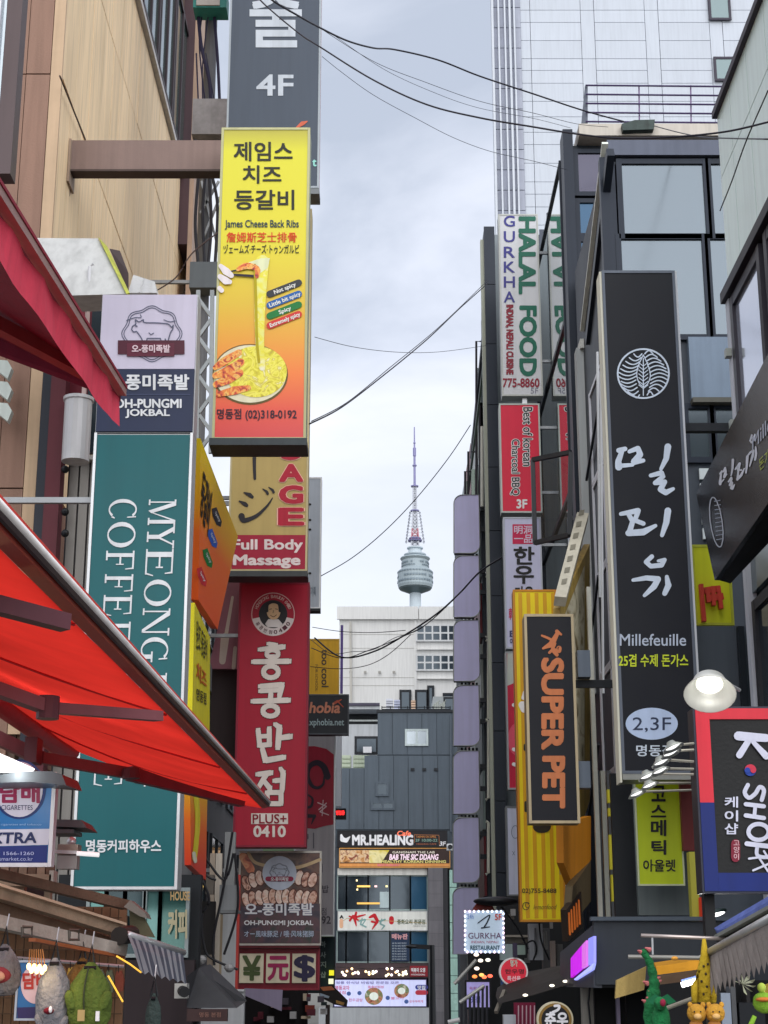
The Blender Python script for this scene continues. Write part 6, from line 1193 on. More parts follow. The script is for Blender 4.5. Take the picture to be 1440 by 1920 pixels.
text('아울렛', r_, f, (1206, 1612, 1266, 1634), INK, .025)
yp = thing('yellow_post', 'olive yellow square post beside the souvenir shop sign', 'post', (AT(1308, 1800, 17).x, 17, 0)); rbox(yp, 'shaft', 1298, 1597, 1313, 1830, 17, .15, M('a3a03a', .5, streak=True)); rbox(yp, 'red_lantern', 1316, 1682, 1333, 1735, 16.8, .15, M('c4281e', .5, emit=.15)); rbox(yp, 'orange_lantern', 1328, 1722, 1342, 1745, 16.7, .12, M('e8a02c', emit=.3)); rbox(yp, 'base_board', 1313, 1735, 1345, 1772, 16.9, .1, M('8a8640', .6))
# ---- souvenir shop sign
r_, f, (X0, X1, Z0, Z1) = signbox('souvenir_shop_sign', 'black sign with red and blue border reading K SHOP#, right edge', 1309, 1326, 1560, 1674, 11, .22, M('0e1014', .45, var=.1, bump=.1), M('24242a', .4), M('2c3040', .4), .012)
f2 = FY(10.99)
xa, xb2, xc = AT(1309, 1500, 11).x, AT(1338, 1500, 11).x, AT(1560, 1500, 11).x; zm = AT(1320, 1505, 11).z; bw_ = xb2-xa
obj('red_border', MB().box(xa+.01, xb2, 10.985, 11.001, zm, Z1-.01), M('d32a3c', .4), r_); obj('red_border', MB().box(xb2+.0005, xc, 10.985, 11.001, Z1-.085, Z1-.01), M('d32a3c', .4), r_)
obj('blue_border', MB().box(xa+.01, xb2, 10.985, 11.001, Z0+.01, zm-.0005), M('08226e', .45), r_); obj('blue_border', MB().box(xb2+.0005, xc, 10.985, 11.001, Z0+.01, Z0+.13), M('08226e', .45), r_)
lw = M('cdd0e4', .5)
strokes('letter', r_, f2, [([(1384, 1380), (1436, 1384)], [17, 15])], lw, 1); strokes('letter', r_, f2, [([(1405, 1386), (1386, 1416)], [11, 13]), ([(1412, 1392), (1436, 1418)], [8, 13])], lw, 2)
shape('emblem_red', r_, f2, ell(1407, 1444, 11, n=16, a0=180, a1=360), M('c8324c'), 1); shape('emblem_blue', r_, f2, ell(1407, 1444, 11, n=16, a0=0, a1=180), M('1c3f9c'), 1)
shape('emblem_swirl', r_, f2, ell(1401.5, 1444, 5.4, n=18), M('1c3f9c'), 2); shape('emblem_swirl', r_, f2, ell(1412.5, 1444, 5.4, n=18), M('c8324c'), 3)
strokes('letter', r_, f2, [(curve([(1402, 1472), (1396, 1486), (1404, 1496), (1416, 1488), (1424, 1476), (1432, 1482), (1428, 1500)]), 8)], lw, 1)
strokes('letter', r_, f2, [([(1398, 1508), (1432, 1512)], 8), ([(1416, 1510), (1414, 1530)], 7), ([(1398, 1529), (1432, 1534)], 8)], lw, 1)
strokes('letter', r_, f2, [(ell(1422, 1560, 19, 15, 20) + [(1441, 1560)], 8)], lw, 1); strokes('letter', r_, f2, [([(1400, 1582), (1450, 1588)], 9), (curve([(1420, 1584), (1420, 1604), (1442, 1606), (1444, 1588)]), 7)], lw, 1)
strokes('hash_mark', r_, f2, [([(1404, 1610), (1450, 1604)], 4), ([(1412, 1632), (1450, 1616)], 4), ([(1420, 1604), (1440, 1634)], 4), ([(1432, 1596), (1450, 1624)], 4)], lw, 1)
for ch, y in zip('케이샵', (1494, 1520, 1544)): text(ch, r_, f2, (1359, y, 1383, y+20), lw, .025, lvl=1)
strokes('red_tag', r_, f2, [([(1379, 1582), (1379, 1608)], 17)], M('7c1c34'), 1); text('고양이', r_, f2, (1375, 1576, 1386, 1612), M('d8b0b8'), .01, stack=1.0)
obj('back_post', MB().box(xa+.05, xa+.12, 11.23, 11.33, 0, Z1), BLK, r_)
# big bell lamp
def lamp_at(r, c, rad, ax, e_=6):
    obj('shade', MB().lathe([(rad*.45, rad*.75), (rad*.6, rad*.62), (rad*.7, rad*.35), (rad, -.02), (rad*.98, -.02), (rad*.66, rad*.33), (rad*.55, rad*.55), (0, rad*.56)], c, 28, ax), M('b5b6b2', .4, .2), r, True)
    obj('bulb', MB().lathe([(rad*.5, rad*.5), (rad*.52, rad*.42), (rad*.3, rad*.36), (0, rad*.35)], c, 20, ax), M('fffef6', emit=e_, var=0), r, True)
bl_ = thing('bell_lamp', 'lit round bell shaped lamp above the souvenir shop sign', 'lamp', AT(1331, 1300, 10))
c = AT(1331, 1298, 10); lamp_at(bl_, c, .165, (.12, .55, .8), 1.0); obj('stem', MB().tube([c + Vector((.02, .1, .14)), c + Vector((.3, .5, .1))], .012, 6), SILV, bl_)
pt = bpy.data.lights.new('lamp_glow', 'POINT'); pt.energy = .8; pt.color = (1, .97, .9); pt.shadow_soft_size = .08; po = bpy.data.objects.new('lamp_glow', pt); COL.objects.link(po); po.parent = bl_; po.location = (0, -.08, -.06)
# row of small lamps on arms
tips = [(1222, 1422, 'topmost'), (1252, 1403, ''), (1245, 1412, ''), (1232, 1434, ''), (1230, 1444, ''), (1214, 1457, ''), (1200, 1487, '')]
spec = [(1262, 1402, 1300, 1394, 9.6, 'topmost small spot lamp on an arm left of the souvenir sign'), (1258, 1413, 1300, 1406, 9.9, 'second small spot lamp from the top in the fan of arms'), (1240, 1430, 1300, 1428, 10.2, 'third small spot lamp from the top in the fan of arms'), (1238, 1446, 1300, 1442, 10.5, 'fourth small spot lamp, in the middle of the fan of arms'), (1214, 1456, 1300, 1452, 10.8, 'third small spot lamp from the bottom of the fan of arms'), (1218, 1473, 1302, 1468, 11.2, 'second small spot lamp from the bottom of the fan of arms'), (1194, 1489, 1304, 1481, 11.6, 'lowest and farthest reaching small spot lamp of the fan of arms')]
for px, py, qx, qy, Y_, lab in spec:
    r = thing('spot_lamp', lab, 'lamp', AT(px, py, Y_), 'row of small spot lamps beside the souvenir shop sign')
    c = AT(px, py, Y_)
    rad = .07; ax = (-.36, .2, .9)
    obj('shade', MB().lathe([(0, rad*.62), (rad*.3, rad*.6), (rad*.45, rad*.35), (rad, -.004), (rad*.97, -.006), (rad*.62, rad*.12)], c, 20, ax), M('9a9e98', .35, .4), r, True)
    obj('lit_lens', MB().lathe([(rad*.66, rad*.1), (rad*.4, .0), (0, -.003)], c, 18, ax), M('ffffff', emit=1.1, var=0), r, True)
    obj('arm', MB().tube([AT(qx, qy, Y_+.1), c + Vector((.05, .02, .02))], .009, 6), M('a9a59a', .4, .5), r)
# dark canopy block with purple LED side
cb = thing('shop_canopy_block', 'dark grey box canopy with glowing purple side panel at the lower right', 'canopy', (3.2, 17.5, 3.4))
Yc = 16.0; X0, X1, Z0, Z1 = rectY(1115, 1727, 1560, 1846, Yc)
obj('front', MB().box(X0, X1, Yc, Yc+.1, Z0, Z1), M('363b42', .5, .15), cb); obj('top_lip', MB().box(X0-.03, X1, Yc-.05, Yc+.08, Z1+.003, Z1+.04), M('4c5560', .4, .2), cb)
a_, b_ = AT(1113, 1765, Yc), AT(1064, 1800, 18.6); pl = tri((1113, 1765, 16.02), (1113, 1850, 16.02), (1063, 1800, 18.6))
obj('side_panel', MB().prism([pl(1113, 1733), pl(1113, 1852), pl(1050, 1850), pl(1050, 1786)], pl.n * -.08), M('3f434c', .5), cb)
for q, c, e_ in (([(1070, 1797), (1090, 1773), (1091, 1815), (1070, 1833)], 'b01ec8', 1.0), ([(1091, 1772), (1099, 1763), (1099, 1811), (1091, 1816)], 'c86ad0', .8), ([(1103, 1760), (1113, 1755), (1113, 1805), (1103, 1810)], '8a8cf0', .8)): obj('glow_panel', MB().prism([pl(x, y, .03) for x, y in q], pl.n * -.025), M(c, emit=e_), cb)
obj('soffit', MB().box(X0, X1, Yc+.101, Yc+2.5, Z0-.03, Z0), M('23262c', .6), cb); obj('glow_strip', MB().prism([pl(1076, 1836, .03), pl(1113, 1806, .03), pl(1110, 1818, .03), pl(1078, 1838, .03)], pl.n*-.025), M('9fa8ff', emit=1.0), cb)
for k in range(3): rbox(cb, 'shopfront_wall', 1118+k*60, 1850, 1176+k*60, 2100, 18.3+.01*k, .1, M(('14161a', '1d2026', '101216')[k], .5))
# dark eave with round noodle sign, hanging round red sign
ev = thing('dark_eave', 'dark sloping shop eave with small lights, above the round noodle sign', 'eave', AT(1000, 1850, 20))
obj('roof', MB().prism([AT(938, 1866, 20), AT(975, 1838, 21), AT(1076, 1820, 19.5), AT(1078, 1842, 18.5), AT(1000, 1866, 19), AT(935, 1882, 19.5)], Vector((0, .5, .08))), M('26211f', .7, var=.3), ev)
obj('brace', MB().bar(AT(930, 1898, 19.6), AT(946, 1858, 19.9), .04, .04), M('6a645c', .5), ev)
for px, py in ((985, 1866), (1035, 1848), (1060, 1840)): obj('lamp', MB().blob(AT(px, py, 18.6), (.03, .02, .015), 8, 6), M('fff6e0', emit=1.5), ev, True)
rs = thing('round_red_sign', 'round red sign with white rim and Hangul hanging on a short black post', 'sign', AT(963, 1855, 20.5))
f_ = FY(20.5); obj('rim', MB().prism([f_(*p) for p in ell(963, 1822, 27, n=36)], Vector((0, .12, 0))), M('d9d6d6', .4), rs); shape('red_disc', rs, f_, ell(963, 1822, 24, n=36), M('d0223a', .4, emit=.15), 1)
text('명가', rs, f_, (957, 1800, 970, 1812), M('b9d0c0'), .03); text('한우명', rs, f_, (947, 1817, 982, 1826), M('4a1c24'), .02); text('특선육', rs, f_, (951, 1830, 976, 1839), M('f0c4cc'), .03)
rbox(rs, 'hanger', 962, 1768, 970, 1794, 20.45, .08, M('241c34', .5))
gk = signbox('lit_restaurant_sign', 'small square lit sign reading GURKHA RESTAURANT with sparkling edge lights', 871, 1708, 945, 1786, 24, .15, M('b4c8dc', .4, emit=.25), M('8a96a8'), M('c5d0e0'), .01); r_, f, _ = gk
text('GURKHA', r_, f, (878, 1749, 940, 1760), M('6a4a6c'), .01); text('INDIAN, NEPALI', r_, f, (884, 1764, 934, 1769), M('b04a6c'), .01); text('RESTAURANT', r_, f, (882, 1773, 937, 1781), M('1d5060'), .03)
strokes('curved_knife', r_, f, [(curve([(896, 1731), (905, 1724), (918, 1716), (914, 1728), (908, 1738)]), wline(2, 3, 25)), ([(903, 1740), (918, 1738)], [3, 2])], M('1c2a3c')); text('5F', r_, f, (928, 1714, 940, 1725), M('c9442c'), .03); text('24h', r_, f, (876, 1714, 888, 1723), M('6a8ad0'), .01)
random.seed(11)
for k in range(34):
    s = k/34*4; i = int(s); u = s-i; px, py = ((872+72*u, 1709), (944, 1709+76*u), (944-72*u, 1785), (872, 1785-76*u))[i]; obj('edge_light', MB().blob(AT(px, py, 23.97), (.016, .01, .02), 6, 5), M(random.choice(('f4f8ff', 'd8e4ff', 'ffe0f8')), emit=1.6), r_)
bc = thing('black_round_canopy', 'small black rounded canopy with red tiles over the lit restaurant sign', 'canopy', AT(920, 1690, 24.5))
obj('hood', MB().blob(AT(930, 1690, 24.5), (.34, .25, .07), 14, 8), BLK, bc, True); obj('arm', MB().bar(AT(940, 1687, 24.5), AT(962, 1690, 24.5), .05, .06), BLK, bc); obj('red_tiles', MB().prism([AT(886, 1706, 24.6), AT(894, 1694, 24.6), AT(922, 1696, 24.6), AT(930, 1710, 24.6)], Vector((0, .3, 0))), M('7a2f2c', .6, var=.5, scale=12), bc)
# right lower back: wall, stairs, railings, screens
lw_ = thing('right_lower_shops', 'dark lower shop fronts with stair, pipes and cabinets under the right signs', 'shop front', (3, 30, 0))
rbox(lw_, 'wall', 880, 1786, 1120, 2050, 30, .3, M('1d2024', .6)); rbox(lw_, 'upper_wall', 938, 1680, 1080, 1786, 30.2, .3, M('24262a', .6))
for a, y0, b, y1, Y_, c in ((992, 1732, 1018, 1800, 25, 'a9aeb8'), (1003, 1740, 1006, 1790, 24.9, '6a6e76'), (1018, 1740, 1032, 1840, 26, '5d5f63'), (1034, 1764, 1042, 1830, 25.5, 'b5a8a4'), (1044, 1770, 1056, 1830, 25.6, '6c6e70'), (948, 1753, 1024, 1757, 26.4, '9a948c'), (948, 1757, 1024, 1769, 26.5, '6c6862'), (968, 1772, 985, 1790, 24.6, '8fa49c'), (1022, 1746, 1026, 1780, 25.2, '8d8f90'), (938, 1770, 962, 1800, 26.3, 'a8bcc0')): rbox(lw_, 'cabinet', a, y0, b, y1, Y_, .2, M(c, .5, streak=True))
for pts in ([(985, 1770), (1000, 1764), (1006, 1780), (1000, 1800)], [(1010, 1700), (1014, 1760), (1030, 1800)], [(940, 1700), (970, 1740), (990, 1780)]): obj('cable', MB().tube([AT(x, y, 24.5) for x, y in curve(pts)], .015, 6), BLK, lw_)
for k in range(12):
    px, py = random.uniform(950, 1070), random.uniform(1695, 1830); rbox(lw_, 'small_fitting', px, py, px+random.uniform(5, 14), py+random.uniform(5, 22), 26.6+k*.02, .1, M(random.choice(('3c3e42', '7a7c7e', '55504c', '9a9a9c', '2a3a44')), .5))
rbox(lw_, 'blue_cabinet', 940, 1836, 952, 1862, 25.4, .2, M('2a5aa0', .4)); rbox(lw_, 'white_cabinet', 945, 1903, 968, 1990, 21.5, .2, M('c3c8d0', .5)); rbox(lw_, 'red_curtain', 965, 1880, 1005, 2000, 22.0, .1, M('7c1c3c', .6, streak=True))
for k in range(5): strokes('white_print', lw_, FY(21.99), [([(972+k*7.5, 1886), (972+k*7.5, 1930)], 2.2)], M('c9a8b4'), 1)
vs = signbox('stair_video_screen', 'pale violet screen behind the stair railing, bottom right of the lilac boxes', 872, 1838, 921, 1892, 29, .1, M('b4aef0', .4, emit=.3), DSTEEL, DSTEEL); 
text('육회 한우', vs[0], vs[1], (880, 1850, 910, 1856), M('d48ab8'), .02); text('맛집', vs[0], vs[1], (882, 1868, 900, 1880), M('5a6ac0'), .02)
sr = thing('stair_railing', 'white and dark stair railing with upright bars, bottom centre right', 'railing', AT(895, 1990, 27))
for (a, b) in (((862, 1880), (908, 1848)), ((852, 1845), (893, 1800))): obj('handrail', MB().tube([AT(*a, 27), AT(*b, 27)], .03, 8), M('c5c8c6', .4, .3), sr)
for k in range(7): obj('baluster', MB().tube([AT(865+k*8, 1878-k*5, 27), AT(865+k*8, 2000, 27)], .022, 6), M('3f4148', .5), sr)
obj('lower_rail', MB().tube([AT(840, 1917, 27), AT(862, 1912, 27)], .035, 8), WHT, sr)
for k, (px, py, c) in enumerate(((893, 1790, 'fff0e0'), (901, 1801, 'fff0e0'), (915, 1800, 'e8e8d8'), (894, 1816, 'fff0e0'), (890, 1831, 'ff8a4a'), (903, 1828, 'ffb060'), (908, 1832, 'ff7a50'), (919, 1830, 'ff6a50'))): obj('small_lamp', MB().blob(AT(px, py, 28.5), (.045, .03, .03), 8, 6), M(c, emit=1.6), lw_, True)
ns_ = thing('round_noodle_sign', 'round black sign with gold rim and white Hangul at the bottom edge', 'sign', AT(1041, 1940, 17))
f_ = FY(17); obj('rim', MB().prism([f_(*p) for p in ell(1041, 1912, 34, n=40)], Vector((0, .12, 0))), M('cfc8a8', .4), ns_); shape('gold_ring', ns_, f_, ell(1041, 1912, 31, n=40), M('8a6a2c', .4), 1); shape('black_disc', ns_, f_, ell(1041, 1912, 26, n=36), M('15151a'), 2)
text('춘우', ns_, f_, (1022, 1898, 1064, 1926), WHT, .04, lvl=3); strokes('steam', ns_, f_, [(curve([(1036, 1898), (1046, 1893), (1048, 1886), (1040, 1886)]), 5)], WHT, 3)
# ---- right stall: rods, awnings, plush
rd_ = thing('display_rods', 'two horizontal steel display rods with a short link at the lower right', 'rods', AT(1280, 1795, 9.5))
obj('rod', MB().tube([AT(1202, 1754, 9.5), AT(1380, 1761, 9.5)], .011, 8), M('c0b4b0', .3, .7), rd_, True); obj('rod', MB().tube([AT(1178, 1794, 9.5), AT(1310, 1796, 9.5), AT(1336, 1786, 9.4)], .012, 8), M('b9b8b0', .3, .7), rd_, True)
obj('link', MB().tube([AT(1223, 1756, 9.5), AT(1224, 1790, 9.5)], .006, 6), SILV, rd_); obj('strut', MB().tube([AT(1243, 1893, 9.3), AT(1318, 1865, 9.6)], .012, 8), M('b5b2a4', .4, .5), rd_)
obj('amber_clip', MB().blob(AT(1265, 1797, 9.45), (.02, .02, .012), 8, 6), M('d99a3c'), rd_)
ga = thing('grey_scalloped_awning', 'grey fabric awning with a silver roller and ragged fringe, right edge', 'awning', AT(1400, 1820, 9))
a, b = AT(1322, 1790, 9.4), AT(1500, 1690, 7.8)
obj('roller', MB().tube([a, b], .022, 10), M('c0c2c4', .3, .5), ga, True); obj('upper_bar', MB().bar(AT(1345, 1757, 9.6), AT(1500, 1672, 8.2), .04, .02), M('8f9490', .4, .4), ga); obj('dark_channel', MB().bar(AT(1348, 1768, 9.7), AT(1500, 1688, 8.3), .03, .04), BLK, ga)
top_, bot_ = [], []; n = 40
for i in range(n+1):
    s = i/n; p = a.lerp(b, s); q = AT(1334, 1858, 9.2).lerp(AT(1530, 1775, 7.6), s); top_.append(p + Vector((0, 0, -.015))); bot_.append(q + Vector((0, 0, .028 if i % 2 else -.018 - .02*random.random())))
obj('valance', MB().add(top_ + bot_, [(i, i+1, n+1+i+1, n+1+i) for i in range(n)]), M('8a827e', .85, bump=.3, var=.2), ga)
solo('blue_roof_cloth', MB().prism([AT(1345, 1745, 11), AT(1500, 1655, 9.8), AT(1500, 1700, 9.8), AT(1352, 1760, 11)], Vector((0, .1, .02))), M('5d6cac', .7, var=.2, bump=.3), 'blue cloth strip under the souvenir shop sign, right edge', 'cloth')
solo('tan_valance', MB().prism([AT(1156, 1838, 13), AT(1212, 1812, 13.4), AT(1208, 1856, 13.4), AT(1154, 1872, 13)], Vector((0, .05, .0))), M('a9925a', .8, bump=.4, var=.2), 'tan cloth valance left of the green plush toy', 'cloth')
solo('amber_awning', MB().prism([AT(1230, 1812, 13.2), AT(1312, 1800, 13), AT(1310, 1818, 13), AT(1232, 1828, 13.2)], Vector((0, .1, .03))), M('b8801c', .7), 'amber awning strip behind the green plush toy', 'awning')
solo('brown_box_row', MB().prism([AT(1236, 1830, 13.6), AT(1306, 1820, 13.4), AT(1306, 1838, 13.4), AT(1238, 1846, 13.6)], Vector((0, .2, 0))), M('5a4636', .7), 'brown boxes under the amber awning strip', 'boxes')
tl = thing('tube_lamp', 'bright white tube lamp slanting behind the yellow plush', 'lamp', AT(1297, 1840, 12.5)); obj('tube', MB().tube([AT(1278, 1847, 12.5), AT(1316, 1836, 12.5)], .02, 8), M('ffffff', emit=3), tl, True); obj('housing', MB().tube([AT(1278, 1842, 12.55), AT(1318, 1831, 12.55)], .02, 8), M('5a6aa0'), tl)
glow(tl, AT(1297, 1850, 12.3), 12, (1, 1, 1), .1); sl_ = thing('saucer_lamp', 'thin saucer lamp lit from below, beside the yellow post', 'lamp', AT(1340, 1713, 12)); obj('shade', MB().blob(AT(1342, 1711, 12), (.085, .07, .025), 14, 7, 0, .25), M('2a3c3c', .3, .3), sl_, True); obj('lit_face', MB().blob(AT(1341, 1715, 11.97), (.075, .06, .016), 14, 7, 0, .25), M('ffffff', emit=2.4), sl_, True)
# green segmented plush
gp_ = M('1c6a3c', .95, bump=.9, scale=12, var=.3); pkm = M('b96a6c', .9, bump=.5)
gd = thing('green_plush_toy', 'tall green segmented plush creature with pink spikes at the lower right', 'plush toy', AT(1222, 1920, 9.2))
pts = [(1208, 1788), (1216, 1800), (1222, 1818), (1226, 1838), (1226, 1858), (1222, 1878), (1218, 1900), (1220, 1925), (1222, 1950)]; ww = [12, 14, 16, 20, 24, 24, 22, 24, 26]
obj('body', MB().tube([AT(x, y, 9.2) for x, y in curve(pts, 3)], [((ww[min(len(ww)-1, i//3)])*(1 + .12*math.sin(i*2.1)))*9.2/6000 for i in range(len(curve(pts, 3)))], 12), gp_, gd, True)
obj('head', MB().blob(AT(1207, 1786, 9.2), (.022, .022, .02), 10, 7, .05), gp_, gd, True)
for x, y in ((1196, 1782), (1210, 1777), (1206, 1840), (1238, 1832), (1212, 1870), (1204, 1875), (1240, 1838), (1216, 1858)): obj('pink_spike', MB().tube([AT(x, y, 9.18), AT(x+(8 if x < 1222 else -8), y+4, 9.2)], [.004, .016], 6), pkm, gd)
d2 = thing('green_dragon_plush', 'green plush with folded wings and dark red nose, in front of the tall green one', 'plush toy', AT(1240, 1930, 9.0))
obj('body', MB().blob(AT(1240, 1915, 9.0), (.05, .05, .09), 14, 9, .05), gp_, d2, True); obj('head', MB().blob(AT(1238, 1882, 8.95), (.036, .04, .036), 12, 8, .05), gp_, d2, True); obj('nose', MB().blob(AT(1243, 1880, 8.9), (.016, .016, .02), 8, 6), M('8a1f3c', .8), d2, True)
for s in (-1, 1): obj('wing', MB().prism([AT(1240, 1870, 9.05), AT(1240+s*12, 1864, 9.08), AT(1240+s*28, 1878, 9.1), AT(1240+s*14, 1884, 9.06)], Vector((0, .01, 0))), M('0f5a38', .8), d2)
yb_ = thing('spotted_giraffe_plush', 'yellow plush with dark spots and long neck hanging from the steel rod', 'plush toy', AT(1320, 1870, 9.3))
ym = M('c9a92c', .9, bump=.6, var=.2, scale=10)
obj('neck', MB().tube([AT(1320, 1760, 9.3), AT(1321, 1790, 9.3), AT(1322, 1830, 9.3), AT(1320, 1880, 9.3)], [.01, .022, .05, .058], 12), ym, yb_, True)
for s in (-1, 1): obj('arm', MB().tube([AT(1321+s*10, 1820, 9.28), AT(1320+s*18, 1850, 9.25), AT(1320+s*18, 1880, 9.25)], [.012, .02, .016], 8), ym, yb_, True)
for x, y in ((1316, 1812), (1324, 1808), (1320, 1826), (1330, 1832), (1312, 1840), (1322, 1850), (1332, 1856), (1316, 1864)): obj('spot', MB().blob(AT(x, y, 9.3) + Vector((0, -.052, 0)), (.007, .006, .008), 6, 5), M('3a2c1a'), yb_)
for i, (cx, lab) in enumerate(((1306, 'golden round plush bear head, left one of the pair at the bottom'), (1341, 'golden round plush bear head, right one of the pair at the bottom'))):
    b_ = thing('plush_bear', lab, 'plush toy', AT(cx, 1930, 9), 'pair of golden plush bears'); gm_ = M('d09a3a', .95, bump=.8, var=.25, scale=12)
    obj('head', MB().blob(AT(cx, 1900, 9), (.052, .05, .05), 16, 10, .03), gm_, b_, True); obj('body', MB().blob(AT(cx, 1940, 9), (.05, .05, .08), 14, 9, .03), M('a9743a', .9), b_, True)
    for s in (-1, 1): obj('ear', MB().blob(AT(cx+s*12, 1884, 9), (.014, .012, .016), 8, 6), gm_, b_, True)
    obj('muzzle', MB().blob(AT(cx+2, 1906, 8.95), (.022, .02, .016), 10, 7), M('dcb070', .9), b_, True)
    for s in (-1, 1): obj('eye', MB().blob(AT(cx+2+s*6, 1897, 8.95), (.004, .004, .005), 6, 5), BLK, b_)
fg = thing('lime_frog_plush', 'lime green plush with an orange beak at the right edge', 'plush toy', AT(1425, 1900, 9))
lm = M('8ab83a', .9, bump=.6, var=.2, scale=12); obj('head', MB().blob(AT(1432, 1880, 9), (.06, .05, .055), 14, 9, .04), lm, fg, True); obj('eye_bump', MB().blob(AT(1428, 1852, 9), (.024, .02, .026), 10, 7), M('b9cf5a', .9), fg, True); obj('beak', MB().blob(AT(1432, 1874, 8.95), (.045, .03, .012), 10, 7), M('d8803c', .8), fg, True); obj('limb', MB().tube([AT(1415, 1905, 8.9), AT(1402, 1935, 8.9)], [.012, .016], 8), lm, fg, True)
cu = thing('pale_leaf_bunch', 'pale spiky bunch of fabric leaves hanging under the grey awning', 'plush toy', AT(1395, 1845, 9))
for k in range(8): an = -2.6 + k*.55; obj('leaf', MB().prism([AT(1392, 1845, 9), AT(1392+18*math.cos(an)-3, 1845+16*math.sin(an), 9), AT(1392+26*math.cos(an), 1845+22*math.sin(an), 8.98), AT(1392+18*math.cos(an)+3, 1845+16*math.sin(an)+4, 9)], Vector((0, .01, 0))), M('b4b8a0', .8), cu)
bk = thing('right_stall_back', 'dark stall interior with grey boxes behind the plush toys', 'stall', AT(1400, 1900, 12))
rbox(bk, 'back_wall', 1240, 1838, 1600, 2200, 14, .2, M('15161a', .7)); 
for a, b, y, c in ((1358, 1376, 1862, '9aa6b8'), (1377, 1386, 1850, '5c5e62'), (1392, 1440, 1880, '23262c'), (1336, 1350, 1846, '55504a'), (1405, 1412, 1820, '2c2a2c')): rbox(bk, 'box', a, y, b, 2100, 12.4+a*.001, .2, M(c, .6))
solo('small_yellow_flag', MB().prism([AT(1436, 1846, 12), AT(1450, 1840, 12), AT(1450, 1880, 12), AT(1434, 1868, 12)], Vector((0, .02, 0))), M('b9a13a'), 'small yellow flag at the far right edge', 'flag')

# ================================================================== OVERHEAD WIRES
wm = M('26242e', .5)
def wire(pts, r, label, Y=(18, 24)):
    c = curve(pts, 8); L_ = len(c); solo('overhead_wire', MB().tube([AT(x, y, Y[0] + (Y[1]-Y[0])*i/(L_-1)) for i, (x, y) in enumerate(c)], r*.78, 6, True), wm, label, 'wire', 'wires strung across the street', True)
wire([(480, -30), (510, 0), (560, 30), (600, 52), (650, 76), (700, 90), (740, 93), (820, 112), (900, 143), (1000, 176), (1090, 206), (1170, 228)], .018, 'thickest black wire from the dark sign top to the roof box', (18, 27))
wire([(470, -20), (500, 12), (560, 62), (600, 88), (700, 150), (800, 196), (900, 221), (1000, 238), (1080, 251), (1160, 259), (1260, 257), (1360, 247), (1440, 229)], .013, 'long wire sagging along the roof slab edge to the right', (18, 14))
wire([(596, 50), (700, 115), (800, 155), (900, 190), (1000, 212), (1080, 232), (1140, 238)], .006, 'thin grey wire just under the thickest one', (24, 27))
wire([(620, 62), (720, 130), (820, 176), (900, 203), (1000, 222), (1070, 240)], .005, 'second thin grey wire under the thickest one', (24, 27))
wire([(604, 106), (640, 135), (700, 178), (780, 222), (850, 258), (920, 284), (1000, 302), (1062, 318)], .006, 'thin wire crossing the high rise ribs lower down', (24, 27.5))
wire([(1226, 236), (1280, 250), (1330, 258), (1440, 261)], .011, 'wire from the roof box to the right edge', (27, 14))
wire([(1440, 170), (1400, 262), (1372, 340), (1350, 395)], .01, 'steep wire down the pale panelled building', (14, 17.5))
wire([(580, 795), (640, 764), (720, 703), (800, 637), (860, 580), (916, 530)], .014, 'taut wire from the yellow sign up to the dark pillar', (20, 34))
wire([(584, 790), (650, 755), (730, 690), (820, 616), (914, 526)], .009, 'thinner wire paired with the taut one below the yellow sign', (20, 34))
wire([(590, 632), (660, 650), (740, 660), (820, 660), (912, 648)], .007, 'faint nearly level wire above the tower tip', (26, 34))
wire([(600, 1081), (660, 1046), (720, 997), (780, 935), (840, 860), (882, 797)], .013, 'slanting wire passing in front of the antenna mast', (33, 36))
wire([(590, 1196), (640, 1232), (700, 1222), (760, 1190), (820, 1150), (862, 1112), (900, 1072), (940, 1046)], .025, 'thick drooping cable ending on the second lilac box', (40, 33))
wire([(584, 1215), (640, 1234), (690, 1220), (750, 1196), (800, 1170), (850, 1125)], .014, 'drooping cable just below the thick one', (40, 35))
wire([(586, 1176), (640, 1184), (700, 1186), (760, 1182)], .012, 'level wire over the top of the white office block', (40, 38))
wire([(582, 1250), (640, 1254), (690, 1247), (730, 1226), (770, 1190)], .012, 'lowest sagging wire in front of the white office block', (40, 38))
wire([(584, 1200), (620, 1225), (660, 1222), (700, 1218), (740, 1196), (790, 1178), (850, 1124)], .01, 'thin kinked wire tangled with the drooping cables', (41, 35))

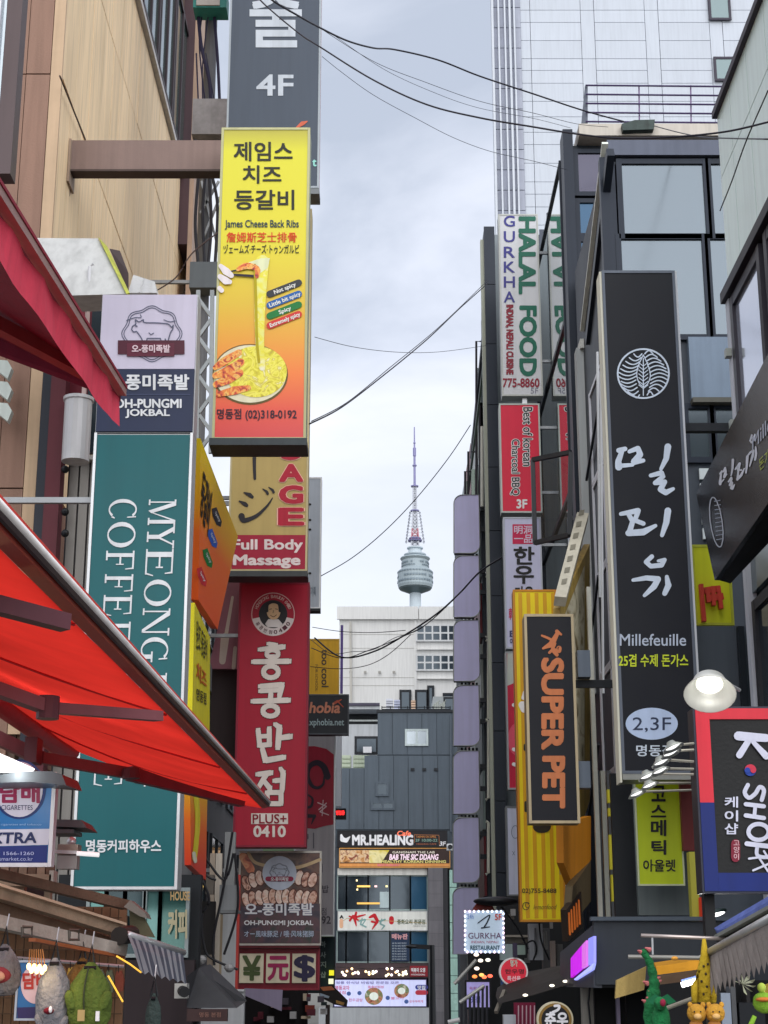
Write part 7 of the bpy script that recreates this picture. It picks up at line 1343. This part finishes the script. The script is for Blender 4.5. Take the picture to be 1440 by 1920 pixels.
# ================================================================== MORE STREET-LEVEL GOODS
random.seed(21)
hg = thing('hanging_goods_row', 'row of small coloured pouches hung on a rail at the back of the left stall', 'goods', AT(150, 1830, 11))
obj('rail', MB().tube([AT(-20, 1792, 11.2), AT(232, 1812, 11.4)], .012, 6), SILV, hg)
for k in range(13):
    px = 2 + k*18; py = 1800 + k*1.3; Y = 11.1 + .01*k; c = M(random.choice(('9a8a6a', 'b9b0a0', '5a6a78', '8a4a3a', 'c9a04a', '6a705a', '3a4a6a')), .85, bump=.4, var=.25)
    h = random.uniform(28, 52); obj('pouch', MB().prism([AT(px, py+6, Y), AT(px+9, py+4, Y), AT(px+14, py+h*.5, Y), AT(px+12, py+h, Y), AT(px-1, py+h+2, Y), AT(px-3, py+h*.5, Y)], Vector((0, .05, 0))), c, hg); obj('cord', MB().tube([AT(px+4, py-6, Y), AT(px+4, py+8, Y)], .003, 4), BLK, hg)
sc2 = thing('shop_column', 'grey painted shop column with cables under the canopy block', 'column', AT(1140, 2000, 18))
rbox(sc2, 'shaft', 1096, 1852, 1116, 2100, 18.05, .2, M('8d8a84', .6, streak=True, var=.25)); rbox(sc2, 'door_frame', 1160, 1858, 1166, 2100, 18.1, .1, M('b3a9c8', .5)); obj('cable', MB().tube([AT(1106, 1850, 17.95), AT(1103, 1880, 17.95), AT(1108, 1930, 17.95)], .012, 6), BLK, sc2)
# conduits, clips and air units on the side walls
for i, (px, ya, yb, Y) in enumerate(((1120, 660, 1120, 22.9), (1126, 700, 1300, 22.8))):
    solo('wall_conduit', MB().tube([AT(px, ya, Y), AT(px+5, yb, Y)], .02, 6), M('b9bcc0', .4, .2), ('thin pale conduit left of the tall black sign', 'second thin pale conduit, nearer the tall black sign')[i], 'pipe')
ac = thing('air_conditioner', 'white outdoor air unit on the back of the stone pillar beside the lamp arm', 'air conditioner', AT(846, 1600, 70))
rbox(ac, 'casing', 838, 1582, 850, 1594, 70, .4, M('c9ccd0', .5)); obj('fan_grille', MB().lathe([(.0, 0), (.1, .0), (.1, .02)], AT(844, 1588, 69.97), 14, (0, -1, 0)), DSTEEL, ac)
# stains and vents on the far walls
for k in range(4): rbox(B, 'vent', 655+k*27, 1258, 660+k*27, 1262, 109.8, .1, M('a9a7a0', .7))
obj('down_pipe', MB().tube([AT(657, 1166, 109.8), AT(658, 1318, 109.8)], .09, 6), M('c3c0b8', .6), B)
for k in range(3): rbox(S_, 'vent', 770+k*22, 1440, 777+k*22, 1445, 74.93, .05, DSTEEL)
obj('down_pipe', MB().tube([AT(846, 1340, 74.9), AT(846, 1560, 74.9)], .06, 6), M('59626c', .5), S_)
